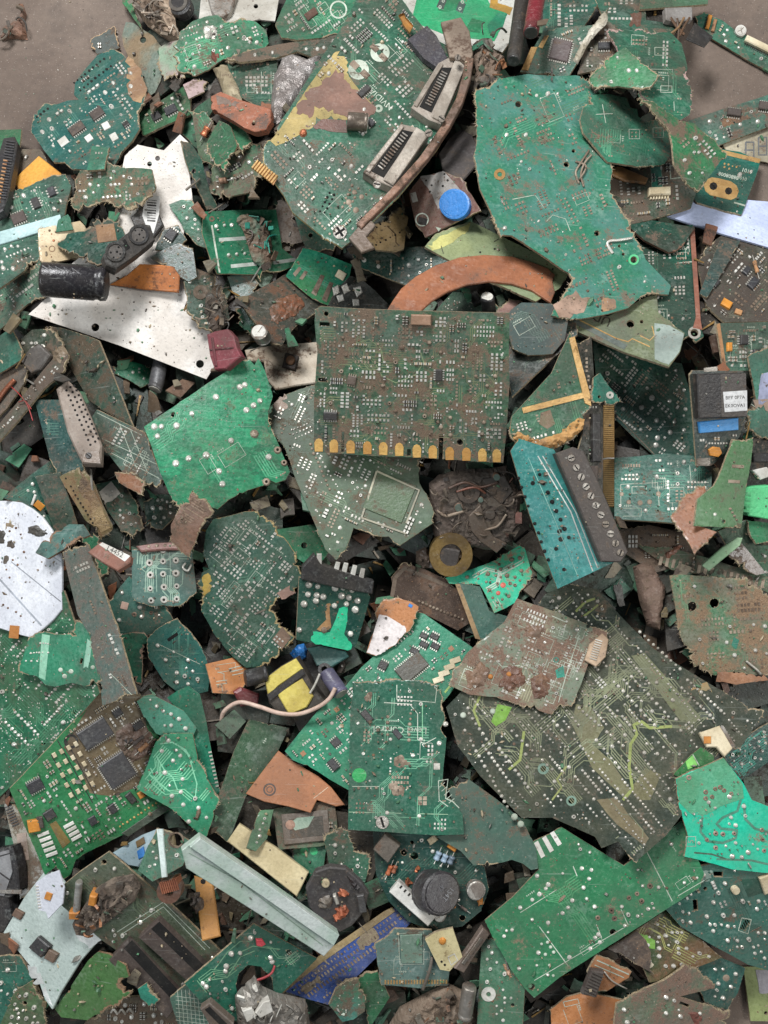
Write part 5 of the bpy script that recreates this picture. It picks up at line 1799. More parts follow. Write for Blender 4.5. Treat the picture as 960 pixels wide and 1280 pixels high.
B(5.15, 'black board with shiny silver pads above the central board', '408,386 420,362 438,345 450,348 468,362 481,376 492,386 450,389', '2d3732', dirt=.25, j=1.8, fiber='9a8a76', pour=.1, crumb=16, ex=[('poly', 'silver_block', '426,358 433,354 437,364 430,368', 4, 'solder'), ('poly', 'silver_block', '441,360 450,358 453,366 446,372', 4, 'solder'), ('poly', 'silver_block', '420,370 428,368 430,376 423,378', 4, 'solder'), ('poly', 'silver_block', '440,374 448,374 449,382 441,383', 4, 'solder'), ('poly', 'silver_block', '415,360 422,356 424,366 417,370', 4, 'solder')])
B(4.7, 'green board with white bars and solder rows left of the foil', '254,264 300,262 345,262 353,310 376,329 350,338 330,340 327,352 320,342 272,341 264,324 253,290', '2c8c5c', c2='237a4f', ang=-3, dirt=.15, j=1.0, pour=.2, rough=.3, fiber='c2b08a', ex=[('line', '265,281 275,340', 2.2, 'silk'), ('line', '274,299 308,297', 4.5, mat('b5bdb6', None, .3)), ('line', '289,332 322,329', 4.5, mat('b5bdb6', None, .3)), ('line', '342,328 370,324', 4.5, mat('b5bdb6', None, .3)), ('row', 271, 282, 300, 280, 4, 2.5), ('row', 286, 318, 316, 315, 4, 2.5), ('ring', 265, 273, 1.5, 3.5, mat('7a5a40'), .4, 'pad_ring')])
X(5.9, 'lump', 'burnt_scrap', 'scrap', 'burnt brown and teal crumpled scrap lying on the white barred board', '299,272 312,268 324,270 336,276 342,300 345,320 338,336 326,335 316,322 308,296', t=3.5, col='6f5a4a', c2='2a9480', freq=.25, amp=.6, j=2.2, junk=18, jc=[('6f5a4a', 0), ('2a9480', 0), ('4a3a30', 0), ('9a8a74', .2)])
B(4.05, 'grey brown torn fragment under the left corner of the graphics board', '344,268 350,246 364,254 374,288 379,302 364,308 350,307 340,306 346,286', '8c8078', c2='74685f', dirt=.35, pour=0, j=2.2, fiber='a89a8c')
B(5.05, 'narrow dark green board edge under the graphics board, one round hole', '368,268 378,262 422,304 416,312 398,312 384,311 377,300', '457a5e', dirt=.3, j=.8, holes=[(388, 294, 3)])
B(3.5, 'dark mossy round board left of the charcoal mucky board', '230,352 244,336 264,344 280,368 287,400 271,416 250,411 234,386', '4b6050', dirt=.55, j=1.6, lone=4, smd=5, crumb=50, ex=[('ring', 250, 366, 3, 9, mat('6a5a4c'), .8, 'pad_ring')])
X(3.7, 'lump', 'burnt_wire', 'scrap', 'dark brown burnt wire clump beside the mossy round board', '260,362 276,372 282,392 290,402 276,416 262,408 256,388', t=6, col='4c3f36', c2='2f2a26', freq=.2, amp=.5, j=1.5, junk=18)
B(4.15, 'grey green slip of board above the burnt wire clump', '284,346 310,338 324,354 316,374 294,371', '61766a', dirt=.3, wear=.6, j=.8)
B(4.2, 'little green shard above the silver topped capacitor', '294,386 306,384 320,404 320,420 308,414 297,406', '2f8f60', dirt=.2, j=1.4, pad=2)
X(6, 'slab', 'red_block', 'block', 'dark red plastic block at the tip of the white plate', '258,418 268,414 284,411 292,420 295,434 301,445 282,461 268,462 262,445', t=10, m=mat('7a3a42', '672e36', .28, '5c4a44', .5, .5), ex=[('box', 'ridge', 277, 436, 30, 2, -5, 1.2, mat('5f2a31')), ('box', 'latch', 268, 440, 3, 36, -8, 2, mat('6a3038'))])
# ------------------------------------------------------------------ left side of the pile
B(3.05, 'green board corner holding the black strip at the left edge', '-6,163 27,162 25,182 20,200 -6,204', '4aa265', dirt=.15, j=.4)
X(4.05, 'slab', 'strip_connector', 'connector', 'long black strip connector standing at the left edge', '4,172 18,170 22,178 16,214 10,244 4,262 -6,268 -6,204', t=12, m='black', ex=[('comb', 14, 176, 2, 250, 22, 1.4, 11, 1.6, mat('3d3d42'), 'connector_ribs'), ('comb', 8, 200, -2, 255, 12, 1.5, 5, 2.4, 'tan', 'contacts')])
X(2.1, 'slab', 'yellow_square', 'plate', 'warm yellow square plate peeking out at the left', '15,225 48,194 76,216 70,228 38,241 24,238', t=3, m=mat('d79d45', 'c98b36', .15, '6b5a48', .3, .5))
B(1.7, 'brown grey board behind the yellow square plate', '10,222 24,186 50,186 60,206 84,222 60,250 20,246', '73695c', dirt=.45, pour=.1, j=.7)
B(4, 'grey green board with solder dots at the left edge, pale strip across', '-6,246 15,238 55,225 82,217 90,232 82,255 78,277 52,290 48,320 30,336 -6,362', '527e66', ang=-22, dirt=.25, pad=10, smd=12, dip=6, lone=10, ic=2, tr=5, via=60, j=1.0, ex=[('poly', 'pale_strip', '-6,291 75,268 78,281 -6,307', 2, mat('b6d0d2', 'a4c0c2', .15, '7a7a70', .3, .4)), ('chip', 23, 272, 18, 12, -22, 3, 'chipbrown')])
B(3.4, 'worn green board with a ragged tan edge below the solder dotted board', '-6,364 28,340 48,325 61,330 56,366 34,380 10,402 -6,416', '668f70', ang=-35, dirt=.38, pad=7, tr=6, via=40, j=2.0, rimw=6)
B(5, 'dirty green board with brown crust hanging over the white plate', '88,240 100,213 118,210 127,206 150,207 190,212 195,234 190,245 178,250 165,260 145,260 133,255 120,256 110,262 92,262 86,254', '5d8a66', ang=-4, dirt=.48, dcol='7a634c', j=2.4, pad=16, smd=8, dip=4, tr=4, crumb=50, lone=6)
B(5.02, 'small mint tab sticking up between the mitten board and the crusted board', '115,183 138,184 134,196 131,212 109,213', '4aa67a', dirt=.25, j=.8, silk=2, pad=2)
X(2, 'board', 'white_plate', 'plate', 'big dirty white plate speckled with tiny holes on the left', '36,393 58,372 70,345 140,290 150,225 156,195 172,181 205,188 225,168 240,182 236,212 241,250 225,310 245,350 230,385 262,408 270,455 258,474 150,432', t=3, j=.35, warp=.4, m=mat('dfd9d4', 'd2cac3', .2, '8b7a6c', .3, .5, fiber='b5aca4'), holes=[(119, 409, 5), (250, 455, 5), (197, 198, 3.2), (187, 205, 3.2)], via=230, viam='hole', viar=.55, crumb=0)
X(4.9, 'slab', 'labelled_block', 'block', 'black block with a white bar code label near the white plate', '163,272 178,256 196,262 204,280 192,296 172,292', t=7, m='black', ex=[('poly', 'paper_label', '181,246 200,245 199,268 192,292 184,286 178,270', .5, mat('d6d6d4', 'c6c4c2', .15))] + [('line', '%g,%g %g,%g' % (184 + k * .0, 250 + k * 3.2, 196 - k * .2, 251 + k * 3.2), .8 + .7 * (k % 3), mat('3a3a3c'), .4) for k in range(9)])
B(4.95, 'cream board scrap with red brown specks at the left', '48,283 75,281 100,276 110,286 96,302 100,322 78,326 60,329 50,325', 'dccbae', c2='cdb794', dirt=.2, dcol='8a5a48', pour=0, j=1.4, ex=[('ring', 65, 311, 3, 4, mat('8a6a50'), .3, 'printed_circle'), ('dots', '62,288 70,290 80,286', 1.5, .4, 'muck')], crumb=24, crumbm='copper')
B(5.95, 'dark green bent fragment with a brown square behind the round sockets', '70,305 84,291 104,287 115,273 134,270 148,278 157,294 146,314 134,320 139,334 115,326 94,315', '22614d', dirt=.3, j=1.8, rimw=4, fiber='8a7a64', pour=.2, ex=[('poly', 'brown_square', '119,281 142,279 146,300 122,303', .8, mat('8a6a4e', '785a42', .25))])
X(6.5, 'slab', 'round_socket_pair', 'socket', 'black block with two round pin sockets left of the green board', '129,318 150,298 175,279 188,281 194,300 172,318 146,336 133,331', t=16, m=mat('34312f', '282625', .3, '5f544a', .5, .5), ex=[('ring', 144, 315, 9.5, 12.5, 'black', 1.8, 'socket_rim'), ('ring', 173, 294, 9.5, 12.5, 'black', 1.8, 'socket_rim'), ('ring', 144, 315, 0.2, 9.5, mat('5a5654', '4a4644', .3), .5, 'socket_face'), ('ring', 173, 294, 0.2, 9.5, mat('5a5654', '4a4644', .3), .5, 'socket_face'), ('row', 138, 316, 142, 322, 2, 1.6, 'hole'), ('row', 148, 309, 150, 318, 2, 1.6, 'hole'), ('row', 140, 309, 146, 315, 2, 1.6, 'hole'), ('row', 167, 295, 171, 300, 2, 1.6, 'hole'), ('row', 177, 288, 179, 297, 2, 1.6, 'hole'), ('row', 169, 288, 174, 293, 2, 1.6, 'hole'), ('box', 'slot', 158, 308, 6, 8, -36, .5, 'hole'), ('box', 'slot', 156, 302, 4, 5, -36, .5, 'hole')])
X(6, 'free', 'black_capacitor', 'capacitor', 'big black capacitor lying on the white plate', '56,336 132,340 138,360 134,384 58,374', t=20, up=19, ex=[('can', 57, 355, 137, 361, 21, mat('262428', '1f1d20', .15, '5a4e44', .6, .28), 'black', 'sleeve'), ('line', '62,344 74,352 70,344 82,353 78,345 92,354 88,346 102,355 98,347 110,356', 1.5, mat('8d8d92', None, .2), 41)])
X(5.3, 'slab', 'rusty_panel', 'panel', 'orange rust panel lying right of the black capacitor', '136,356 158,344 174,330 200,331 216,333 224,345 223,366 180,362', t=3, m=mat('cf7f3c', 'b5672c', .4, '6b4630', .4, .6))
B(5.25, 'dull board strip with teal stripes right of the rust panel', '188,322 204,312 222,304 241,310 246,346 236,352 206,336', '51726a', ang=35, dirt=.35, tr=12, j=1.0)
B(4.3, 'tiny dark board with a chip right of the bar code label', '194,312 204,286 222,279 234,300 216,313', '33584c', dirt=.25, j=.8, ang=-55, smd=4, ex=[('chip', 214, 294, 12, 14, 35, 3, 'chip')])
B(4.4, 'small green board with white dot rows above the white barred board', '211,256 226,250 240,251 250,270 263,312 246,306 232,290', '3f8f63', ang=25, dirt=.25, pad=14, lone=6, j=.8, pm='silk')
B(2.4, 'long dark green scratched board below the white plate', '60,408 92,414 122,426 146,484 168,538 140,520 110,500 88,462', '3f5c48', ang=62, dirt=.42, dcol='5a4a38', wear=.8, j=.9, pour=.15)
B(4.2, 'long board covered in grimy chips leaning at the left edge', '-6,534 20,505 60,456 78,436 86,444 82,462 54,487 20,528 -6,556', '5c5c50', ang=-48, dirt=.5, dcol='5f5044', ic=5, smd=14, pad=7, j=1.0, crumb=30, ex=[('muck', '64,440 78,432 86,444 76,456 66,452', 4, mat('8a7a68', '6a5a48'))])
B(3.15, 'grey brown board behind the grimy chip board at the left edge', '-6,444 24,454 40,460 30,480 10,510 -6,526', '67605a', dirt=.45, j=.9, pour=.1, ex=[('wire', '-4,508,2 8,492,4 21,476,3', 2.6, 'copper', 'copper_rod')])
B(3.2, 'plain teal green board corner at the left edge', '-6,424 14,410 27,438 26,450 8,462 -6,470', '437f66', dirt=.25, j=.6, pour=.1)
X(3.25, 'slab', 'grey_block', 'block', 'dark grey square block on a mossy board at the left', '26,452 36,436 48,430 62,444 50,462 38,466', t=8, m=mat('5a5552', '45413f', .35))
B(3.1, 'mossy dark board around the grey block', '18,430 40,412 62,410 78,432 64,452 44,464', '475a44', dirt=.4, j=1.5, lone=5, smd=4)
X(5.6, 'free', 'red_wire', 'wire', 'hair thin red wire hanging from the grimy chip board', '16,484 44,484 44,528 20,500', t=1, up=0, ex=[('wire', '15,484,1 26,494,2 36,508,2 41,526,0', .6, mat('9a2c2c'), 'strand'), ('wire', '24,503,1 33,502,2 40,512,1', .6, mat('9a2c2c'), 'strand')])
X(5.2, 'slab', 'strip_connector', 'connector', 'long beige brown connector with rows of pin holes at the left', '70,486 84,474 100,490 114,522 127,556 126,580 103,579 96,566 84,540', t=13, m=mat('8c7e74', '776960', .35, '57483d', .5, .6), bev=2.0, ex=[('holes', 88, 484, 119, 552, 12, 1.6, 0), ('holes', 93, 482, 123, 548, 12, 1.6, 0), ('holes', 83, 488, 113, 556, 12, 1.6, 0), ('poly', 'end_flange', '103,578 105,566 124,563 126,580', 1.2, mat('857468')), ('scr', 111, 570, 4, 1.2, 'black')])
B(3.6, 'dark teal board under the long beige brown connector', '44,500 76,500 88,540 104,582 106,592 70,594 62,572', '3a655f', dirt=.3, j=1.0, tr=4, wear=.6)
B(4.1, 'grey green board ruled with white print boxes, left of the emerald board', '113,526 121,512 150,526 181,541 192,572 206,600 196,608 178,604 158,595 132,562', '5b7867', ang=28, dirt=.35, silk=34, pad=7, tr=5, j=1.2, ex=[('line', '122,516 178,544', .9, 'silk'), ('line', '150,530 172,586', .8, 'silk'), ('line', '164,538 186,592', .8, 'silk'), ('line', '128,548 196,580', .8, 'silk'), ('line', '140,566 200,598', .8, 'silk')])
B(3.3, 'small bright green fragment in the dark gap below the white plate', '139,456 152,450 168,452 191,460 192,474 176,483 160,474 146,468', '2f9462', dirt=.25, j=1.8, pad=3, lone=3)
X(3.4, 'free', 'grey_capacitor', 'capacitor', 'grey capacitor standing in the dark gap below the white plate', '194,456 214,456 208,494 192,494', t=8, up=8, ex=[('can', 204, 458, 197, 492, 8.5, mat('4c4c50', '3d3d40', .3), 'tin', 'sleeve')])
B(3.45, 'plain brown board corner beside the grey capacitor', '207,488 228,474 244,478 226,497', '7c6252', dirt=.3, pour=0, j=.6)
B(3.55, 'dark green board with white print behind the round white plate', '4,622 40,592 66,574 76,600 96,660 62,682 44,652 20,628', '2f6b57', ang=-30, dirt=.25, silk=9, lone=6, tr=5, j=.8)
B(3.9, 'dull green board above the round white plate, tan tab', '44,596 75,590 88,630 98,662 72,674 60,642', '4c6a58', dirt=.38, j=.8, ex=[('box', 'tan_tab', 49, 632, 12, 9, 40, 2, 'orange'), ('box', 'white_bar', 42, 625, 3, 14, 20, 2, 'white')])
B(4.8, 'fibrous brown and green strip pointing down left of the emerald board', '74,596 90,588 102,586 116,602 128,632 141,660 126,676 106,650', '7a7a56', c2='a8875f', ang=62, dirt=.4, dcol='8a6848', j=2.4, rimw=7, pour=.1, crumb=30, ex=[('row', 82, 598, 116, 654, 12, 1.4, 'hole'), ('print', 'frayed_fibre', '100,588 114,604 138,660 126,666 112,640 104,612', mat('a8906c', '6b4c38', .4, bump=.9), 2.5)])
B(4.12, 'green board with a pale grey label left of the emerald board', '121,606 146,599 162,614 176,632 179,660 166,673 150,661 130,632', '527e60', ang=40, dirt=.35, lone=6, pad=4, silk=4, j=1.2, ex=[('print', 'paper_label', '124,615 139,602 150,617 131,630', mat('cfc8bf', 'b9b0a4', .25), .8, .5)])
B(4.13, 'dark board with white solder dots below the emerald board corner', '178,626 196,618 213,618 224,640 202,662 184,656', '42614f', dirt=.3, lone=34, j=1.0)
B(8.2, 'brown fragment webbed with thin lines at the emerald board corner', '214,656 226,632 240,611 254,624 264,640 250,664 236,692 214,676', '8c6a58', c2='7a5a4a', ang=-58, dirt=.35, silk=16, silkm='dull', tr=6, tcol='b89a80', j=1.4, pour=.2)
B(5.08, 'brown scrap below the white ruled board', '143,590 164,588 181,604 176,616 160,610 148,603', '8c6249', dirt=.35, pour=0, j=1.2)
X(4.6, 'slab', 'white_disc', 'disc', 'round bluish white plate cut off by the left edge', '-8,626 10,626 26,628 40,636 52,646 64,662 72,680 77,700 77,762 66,775 55,785 46,792 38,797 26,794 -8,783', t=3, m=mat('dadce4', 'd0d3de', .2, '4f4640', .35, .4), bev=.7, ex=[('line', '14,702 76,752', 1.2, mat('8f949e')), ('line', '-4,720 52,782', 2.2, mat('aab0bc')), ('line', '56,690 76,702', .8, mat('9aa0aa')), ('box', 'tan_tab', 18, 790, 12, 16, 5, .8, 'orange'), ('muck', '33,660 44,654 56,662 60,668 48,672 36,668', 4, mat('4a4845', '3a3836')), ('muck', '4,652 16,650 20,658 8,662', 2, mat('8a7a66')), ('muck', '-4,660 6,664 4,680 -4,684', 3, mat('3f3c38')), ('muck', '2,690 14,694 12,704 2,702', 2, mat('5a524a')), ('muck', '4,668 18,672 26,680 18,690 6,684', 2, mat('5a5048')), ('muck', '22,640 30,640 34,650 24,652', 2, mat('6a5a4a')), ('muck', '2,738 14,742 14,748 2,746', 1.5, mat('6a5a4a')), ('dots', '12,664 20,660 26,668 16,700 22,706 30,690 8,712 12,722 4,756 10,760 20,765 26,770', 1.5, .8, 'rust')], crumb=14, crumbm='chipbrown')
B(5.65, 'little teal scrap with a brown rim lying over the round white plate', '44,691 54,676 70,664 86,655 104,655 112,668 98,676 80,686 60,698', '5b8378', dirt=.25, j=2.0, rimw=9, fiber='8f7058')
B(6.3, 'long grey green dusty strip running down beside the round white plate', '78,690 94,684 109,680 125,726 140,768 152,802 172,868 150,876 130,881 126,850 119,826 112,792 98,768 86,722', '5d766c', c2='52695f', ang=66, dirt=.45, dcol='6f665c', wear=.75, j=1.3, pour=.15, crumb=50, pad=4, ex=[('line', '140,842 166,868', .8, 'silk')])
B(5.85, 'grey green keypad board with a grid of round solder eyelets', '165,686 190,684 226,683 240,690 246,742 236,752 224,759 206,757 190,758 172,752 165,746', '5c8678', ang=2, dirt=.28, tr=9, j=.9, pour=.1, tcol='93b0a0', smax=.1, rough=.5, ex=[('dots', '187,704 204,702 220,701 188,719 204,718 220,717 188,736 205,734 221,733 189,751 205,750 221,749 186,687 204,688', 4.4, 1.8, 'solder', True), ('trace', '176,690 178,712 186,718', .9, mat('93b0a0')), ('trace', '195,690 196,740', .9, mat('93b0a0')), ('trace', '212,690 213,700 213,745', .9, mat('93b0a0')), ('trace', '229,712 228,730 214,742', .9, mat('93b0a0')), ('wire', '232,704,1 229,710,3 235,714,3 239,706,1', 1.4, 'tin', 'bent_lead')])
X(6.05, 'slab', 'brown_strip', 'strip', 'dusty pink brown strip along the top of the keypad board', '170,682 196,678 222,677 227,686 200,687 176,689', t=4, m=mat('85605a', '6f4e48', .35), ex=[('dots', '186,683 196,682 206,682 216,681', 2, 1, 'dull')])
X(6.8, 'slab', 'printed_block', 'block', 'brown block with white printed characters left of the keypad board', '109,690 125,677 163,695 162,703 146,713 128,703', t=7, m=mat('84594c', '6f493e', .3, '5a463c', .4, .6), ex=[('poly', 'white_band', '124,681 128,678 163,695 156,702', .3, 'white', 0), ('text', 'L4452', 144, 690, 9, 26, 'black', False, .1), ('text', 'FE', 134, 696, 8, 26, 'dull')])
B(5.06, 'narrow bright green edge under the brown printed block', '105,674 117,668 128,684 137,702 138,714 126,722 118,700', '35925f', dirt=.2, j=1.2)
B(3.95, 'plain teal green board below the keypad board', '134,756 148,736 162,720 176,738 210,760 216,774 202,786 186,794 144,794', '3f806d', dirt=.2, pour=.15, j=1.2, lone=5, ex=[('box', 'pink_pad', 156, 757, 9, 9, 15, .8, mat('b89a8c')), ('dots', '168,768 189,766', 3, .8, 'dull', True)])
B(4.25, 'large plain teal board right of the long dusty strip', '184,798 204,780 222,770 236,788 252,808 263,836 260,864 230,872 205,852 186,822', '33776a', c2='2f6d5c', dirt=.2, pour=.25, j=.8, lone=7, tr=3, ex=[('box', 'slot', 216, 796, 15, 4, -35, .3, 'hole'), ('line', '200,806 250,830', .6, 'silk')])
B(5.45, 'mint green fragment with pale tape bands under the long dusty strip', '26,838 32,816 38,796 50,787 70,793 94,792 95,775 110,778 118,800 128,848 118,852 106,856 90,853 70,858 58,856 48,845', '45ab76', ang=4, dirt=.18, wear=.4, j=1.6, pour=.15, holes=[(103, 826, 3, 7, 15)], ex=[('print', 'pale_tape', '54,792 64,794 58,850 50,846', mat('8cc0a6', '7ab096', .2), .8, .12), ('print', 'pale_tape', '110,798 118,802 112,838 104,836', mat('9cc8b4', '8abca4', .2), 1.5, .12), ('row', 52, 804, 62, 804, 4, 1.3), ('row', 40, 816, 62, 815, 7, 1.3), ('row', 34, 826, 48, 826, 3, 1.3), ('dots', '77,837 90,839 82,845 117,834', 3.2, .9, 'silk')])
B(5.5, 'green fragment with a pinkish torn edge right of the long dusty strip', '149,794 164,791 180,792 186,800 178,826 176,856 166,846 158,818', '4ea074', dirt=.25, j=2.0, rimw=8, fiber='b89a84')
B(4.35, 'large deep green board with dotted vias at the lower left edge', '-8,784 40,790 82,738 100,790 120,846 126,866 60,938 -8,1002', '2f7f54', c2='39784a', ang=-46, dirt=.18, pour=.6, tr=34, via=330, viam='tin', dip=8, lone=5, j=.5, wear=.3, holes=[(93, 890, 3), (68, 913, 3), (53, 930, 3)])
B(5.0, 'populated green board with grey chips and rows of white parts, lower left', '12,986 60,936 122,870 176,868 232,1000 216,1012 180,1032 150,1046 112,1064 95,1074 88,1092 80,1098 70,1082 56,1092 44,1062 28,1026', '44a05c', c2='3c9552', ang=-33, dirt=.14, pour=.2, j=.5, wear=.3, pad=40, smd=90, ic=6, lone=6, ex=[
    ('print', 'brown_zone', '80,935 120,868 176,868 190,940 172,985 140,996 112,992 100,960', mat('6a5c44', '5c5040', .3), .8, .12), ('chip', 119, 917, 40, 25, -33, 3.5, mat('46464a', '3c3c40', .2), 2), ('chip', 147, 963, 36, 34, -33, 3.5, mat('46464a', '3c3c40', .2), 4), ('chip', 44, 982, 20, 14, -28, 3.2, 'chip', 2), ('chip', 62, 1018, 14, 12, -33, 3, 'chip', 0), ('ring', 89, 927, 6, 9, 'black', .3, 'printed_mark'),
    ('muck', '142,918 158,902 182,908 196,924 186,945 166,956 150,948', 4, mat('6f5a50', '54443c', .4)), ('res', 160, 936, 186, 914, 3, 'chipbrown'), ('res', 168, 944, 190, 924, 3, 'tan'), ('poly', 'brown_stripe', '62,1030 70,1026 88,1052 78,1060', .4, mat('85703e')), ('box', 'orange_component', 42, 1031, 15, 15, -10, 5, 'orange'), ('box', 'amber_component', 50, 1027, 8, 14, -10, 4.6, 'chipbrown')]
    + [('box', 'white_component', 54 + 2.6 * k + 0, 1042 + 6.2 * k, 15, 4, -20, 1.6, 'white') for k in range(5)] + [('box', 'white_component', 86 + 3.2 * k, 1031 + 5.2 * k, 14, 4, -28, 1.6, 'white') for k in range(4)]
    + [('box', 'white_component', 68 + 5.2 * k + 9 * q, 944 + 12.5 * k - 4.6 * q, 5, 6, -30, 1.8, 'cream') for k in range(5) for q in range(4)] + [('line', '72,926 116,1004', 1.2, 'black'), ('line', '64,944 104,1012', 1.2, 'black'), ('line', '82,924 122,1000', 1, 'black'), ('chip', 164, 998, 9, 14, -40, 3, 'black', 0), ('box', 'orange_component', 177, 994, 8, 8, -30, 3, 'orange'), ('row', 150, 1034, 196, 1005, 11, 1.5, 'gold'), ('poly', 'dark_strip', '152,1042 202,1008 216,1010 160,1046', 1.2, mat('4a5a4c')), ('chip', 116, 1026, 10, 11, -30, 2.5, 'chip', 0)])
B(6.4, 'pale mint cracked board piece above the traced mint piece', '171,877 180,870 190,868 230,889 246,910 241,922 224,920 208,922 195,917 182,898', '6fb890', c2='62ab82', dirt=.22, pour=.1, j=1.8, lone=5, wear=.5)
B(6.45, 'mint green board piece with curving traces, lower left', '171,986 182,962 195,926 204,917 240,917 247,950 260,976 273,1000 264,1030 257,1046 240,1034 216,1012', '43b07a', c2='3ca56e', ang=40, dirt=.16, pour=.25, tr=9, tcol='7ecba2', j=1.6, lone=4, ex=[('dots', '202,939 210,926 216,951 225,945 228,974 226,990 215,995 229,1006 248,1010 206,966 236,1027', 3, 1.6, 'solder'), ('trace', '200,930 215,928 232,938 240,954', 1.8, mat('86cfaa')), ('trace', '195,945 205,962 216,972 222,988', 1.6, mat('86cfaa')), ('trace', '220,930 236,944 240,960 246,980 244,996', 1.6, mat('86cfaa')), ('trace', '188,960 196,976 206,990', 1.4, mat('86cfaa'))])
B(5.35, 'narrow emerald board standing behind the mint pieces', '209,872 224,862 236,857 250,868 258,902 266,950 274,986 270,998 256,974 248,950 240,908', '2f9168', dirt=.2, pour=.15, j=.7, fiber='a89a88', ex=[('comb', 262, 938, 272, 985, 10, 2, 4, 1.2, 'tin', 'edge_contacts')])
B(3.0, 'grey brown board with a faded text strip at the lower left edge', '6,1002 20,1006 36,1030 52,1066 62,1100 54,1114 26,1124 20,1062', '77705f', dirt=.42, pour=.1, j=.8, ex=[('poly', 'faded_label', '22,1042 34,1040 38,1074 26,1076', .5, mat('b09a8c', None, .3)), ('comb', 11, 1006, 22, 1032, 8, 1.4, 9, 1, 'black', 'pins')])
X(4.0, 'slab', 'connector_block', 'connector', 'glossy black connector block at the lower left edge', '-6,1062 15,1058 22,1086 24,1112 10,1124 14,1148 6,1164 -6,1170', t=14, m=mat('2e2d30', '242326', .2, '5a5048', .7, .3), ex=[('poly', 'grey_face', '-4,1066 12,1062 16,1090 6,1120 -4,1118', 1.2, mat('8f8f92', '747478', .3)), ('line', '0,1070 14,1066', 1.5, 'black', 1.2), ('line', '0,1090 14,1100', 2, 'black', 1.2), ('poly', 'metal_bar', '-6,1112 28,1112 28,1117 -6,1116', 2, 'steel')])
X(4.5, 'slab', 'grey_plate', 'plate', 'light grey plate with a small black part, lower left', '4,1166 30,1122 58,1086 76,1098 104,1134 126,1172 100,1202 76,1240 65,1262 56,1250 48,1226 36,1206', t=3, m=mat('b4c0bd', 'a6b4b0', .12, '7d7468', .75, .4), bev=.6, ex=[('box', 'black_part', 53, 1182, 20, 18, 40, 6, 'black'), ('box', 'brown_part', 66, 1194, 13, 13, 30, 4, mat('6a5648', None, .3)), ('box', 'brown_part', 24, 1142, 12, 10, 30, 3, 'rust'), ('print', 'white_scuff', '36,1208 50,1216 66,1258 58,1250 46,1230', mat('dfe2e2', None, .15), 2.5, .1), ('print', 'white_scuff', '94,1168 118,1166 122,1174 108,1190', mat('dfe2e2', None, .15), 2.5, .1)])
X(5.1, 'slab', 'white_tag', 'tag', 'white bluish tag lying on the light grey plate', '44,1104 58,1094 73,1088 80,1110 78,1130 60,1149 57,1140 48,1138', t=2, m=mat('d9dae4', 'cdd0dc', .15), bev=.4, ex=[('box', 'orange_component', 61, 1120, 8, 9, 20, 1.5, 'orange'), ('comb', 46, 1106, 50, 1136, 8, 1.5, 4, .8, 'tin', 'edge_teeth')])
B(4.7, 'brown green board with a caked battery holder and two dark slots', '62,1122 98,1092 136,1065 150,1076 212,1130 286,1200 256,1234 230,1262 182,1212 126,1176', '6a7a5c', c2='64705a', ang=43, dirt=.38, dcol='6a5a48', j=.6, pour=.2, silk=9, tr=7, lone=9, holes=[(130, 1078, 3.5)], ex=[('line', '146,1166 204,1128 262,1186', .9, 'silk'), ('line', '150,1170 204,1134 256,1188', .9, 'silk'),
    ('poly', 'slot_connector', '139,1194 162,1170 232,1240 212,1264', 10, 'chipbrown', 1.2), ('poly', 'slot_connector', '176,1166 200,1144 264,1208 244,1226', 10, 'chipbrown', 1.2), ('polyz', 'slot_opening', '158,1178 168,1168 232,1236 222,1244', 10, 10.4, 'hole'), ('polyz', 'slot_opening', '192,1154 202,1145 264,1206 255,1214', 10, 10.4, 'hole'),
    ('poly', 'battery_holder', '92,1152 118,1112 142,1097 168,1092 177,1106 170,1122 140,1146 112,1167 97,1165', 9, mat('7a6c60', '5f5248', .5, '4a4038', .5, .9, bump=.9), 2), ('muck', '96,1150 118,1114 142,1100 168,1094 174,1104 166,1120 138,1142 112,1162', 13, mat('75675c', '5a4d44', .5, '4a4038', .5, .9, bump=.9), 'caked_dirt', .4, 26), ('can', 96, 1142, 100, 1100, 4.5, mat('8a8a88', None, .3), 'steel', 'rod'), ('box', 'yellow_clip', 120, 1117, 9, 13, 10, 15, 'orange'), ('box', 'yellow_clip', 95, 1140, 13, 9, 0, 10, 'orange'), ('dots', '162,1198 178,1214 202,1238 214,1190', 3.5, 1.2, 'dull')])
B(5.55, 'olive green plate with a brown torn edge at the lower left', '68,1262 90,1230 110,1200 122,1191 136,1194 156,1208 160,1222 152,1230 166,1240 150,1254 128,1262 108,1276 76,1272', '62914a', c2='588542', ang=-20, dirt=.12, dcol='6a5a3a', wear=.5, j=1.6, rimw=7, pour=0, fiber='93765a', silk=0)
B(4.55, 'debris caked board at the bottom edge left of centre', '106,1278 128,1262 152,1246 200,1242 238,1285 230,1292 100,1292', '6e6452', dirt=.6, j=1.8, smd=9, lone=9, crumb=60, ex=[('wire', '140,1262,2 144,1256,5 148,1264,2', 1.3, 'tin'), ('wire', '150,1262,2 154,1256,5 158,1264,2', 1.3, 'tin'), ('wire', '160,1261,2 164,1255,5 168,1263,2', 1.3, 'tin')])
B(5.9, 'tiny teal shards on the front dark slot', '172,1236 184,1228 190,1240 200,1250 190,1256 176,1248', '49b58c', dirt=.15, j=1.8, t=2, tr=2)
B(2.9, 'teal green board in the bottom left corner', '-8,1196 24,1196 42,1226 52,1252 46,1290 -8,1290', '3f7f66', dirt=.3, lone=6, j=.9, silk=3)
B(3.65, 'olive board with solder pads in the bottom left corner', '4,1272 18,1240 40,1226 52,1252 56,1290 -4,1290', '6a8a56', dirt=.3, lone=16, j=1.6, ang=-20, holes=[(31, 1254, 3)])
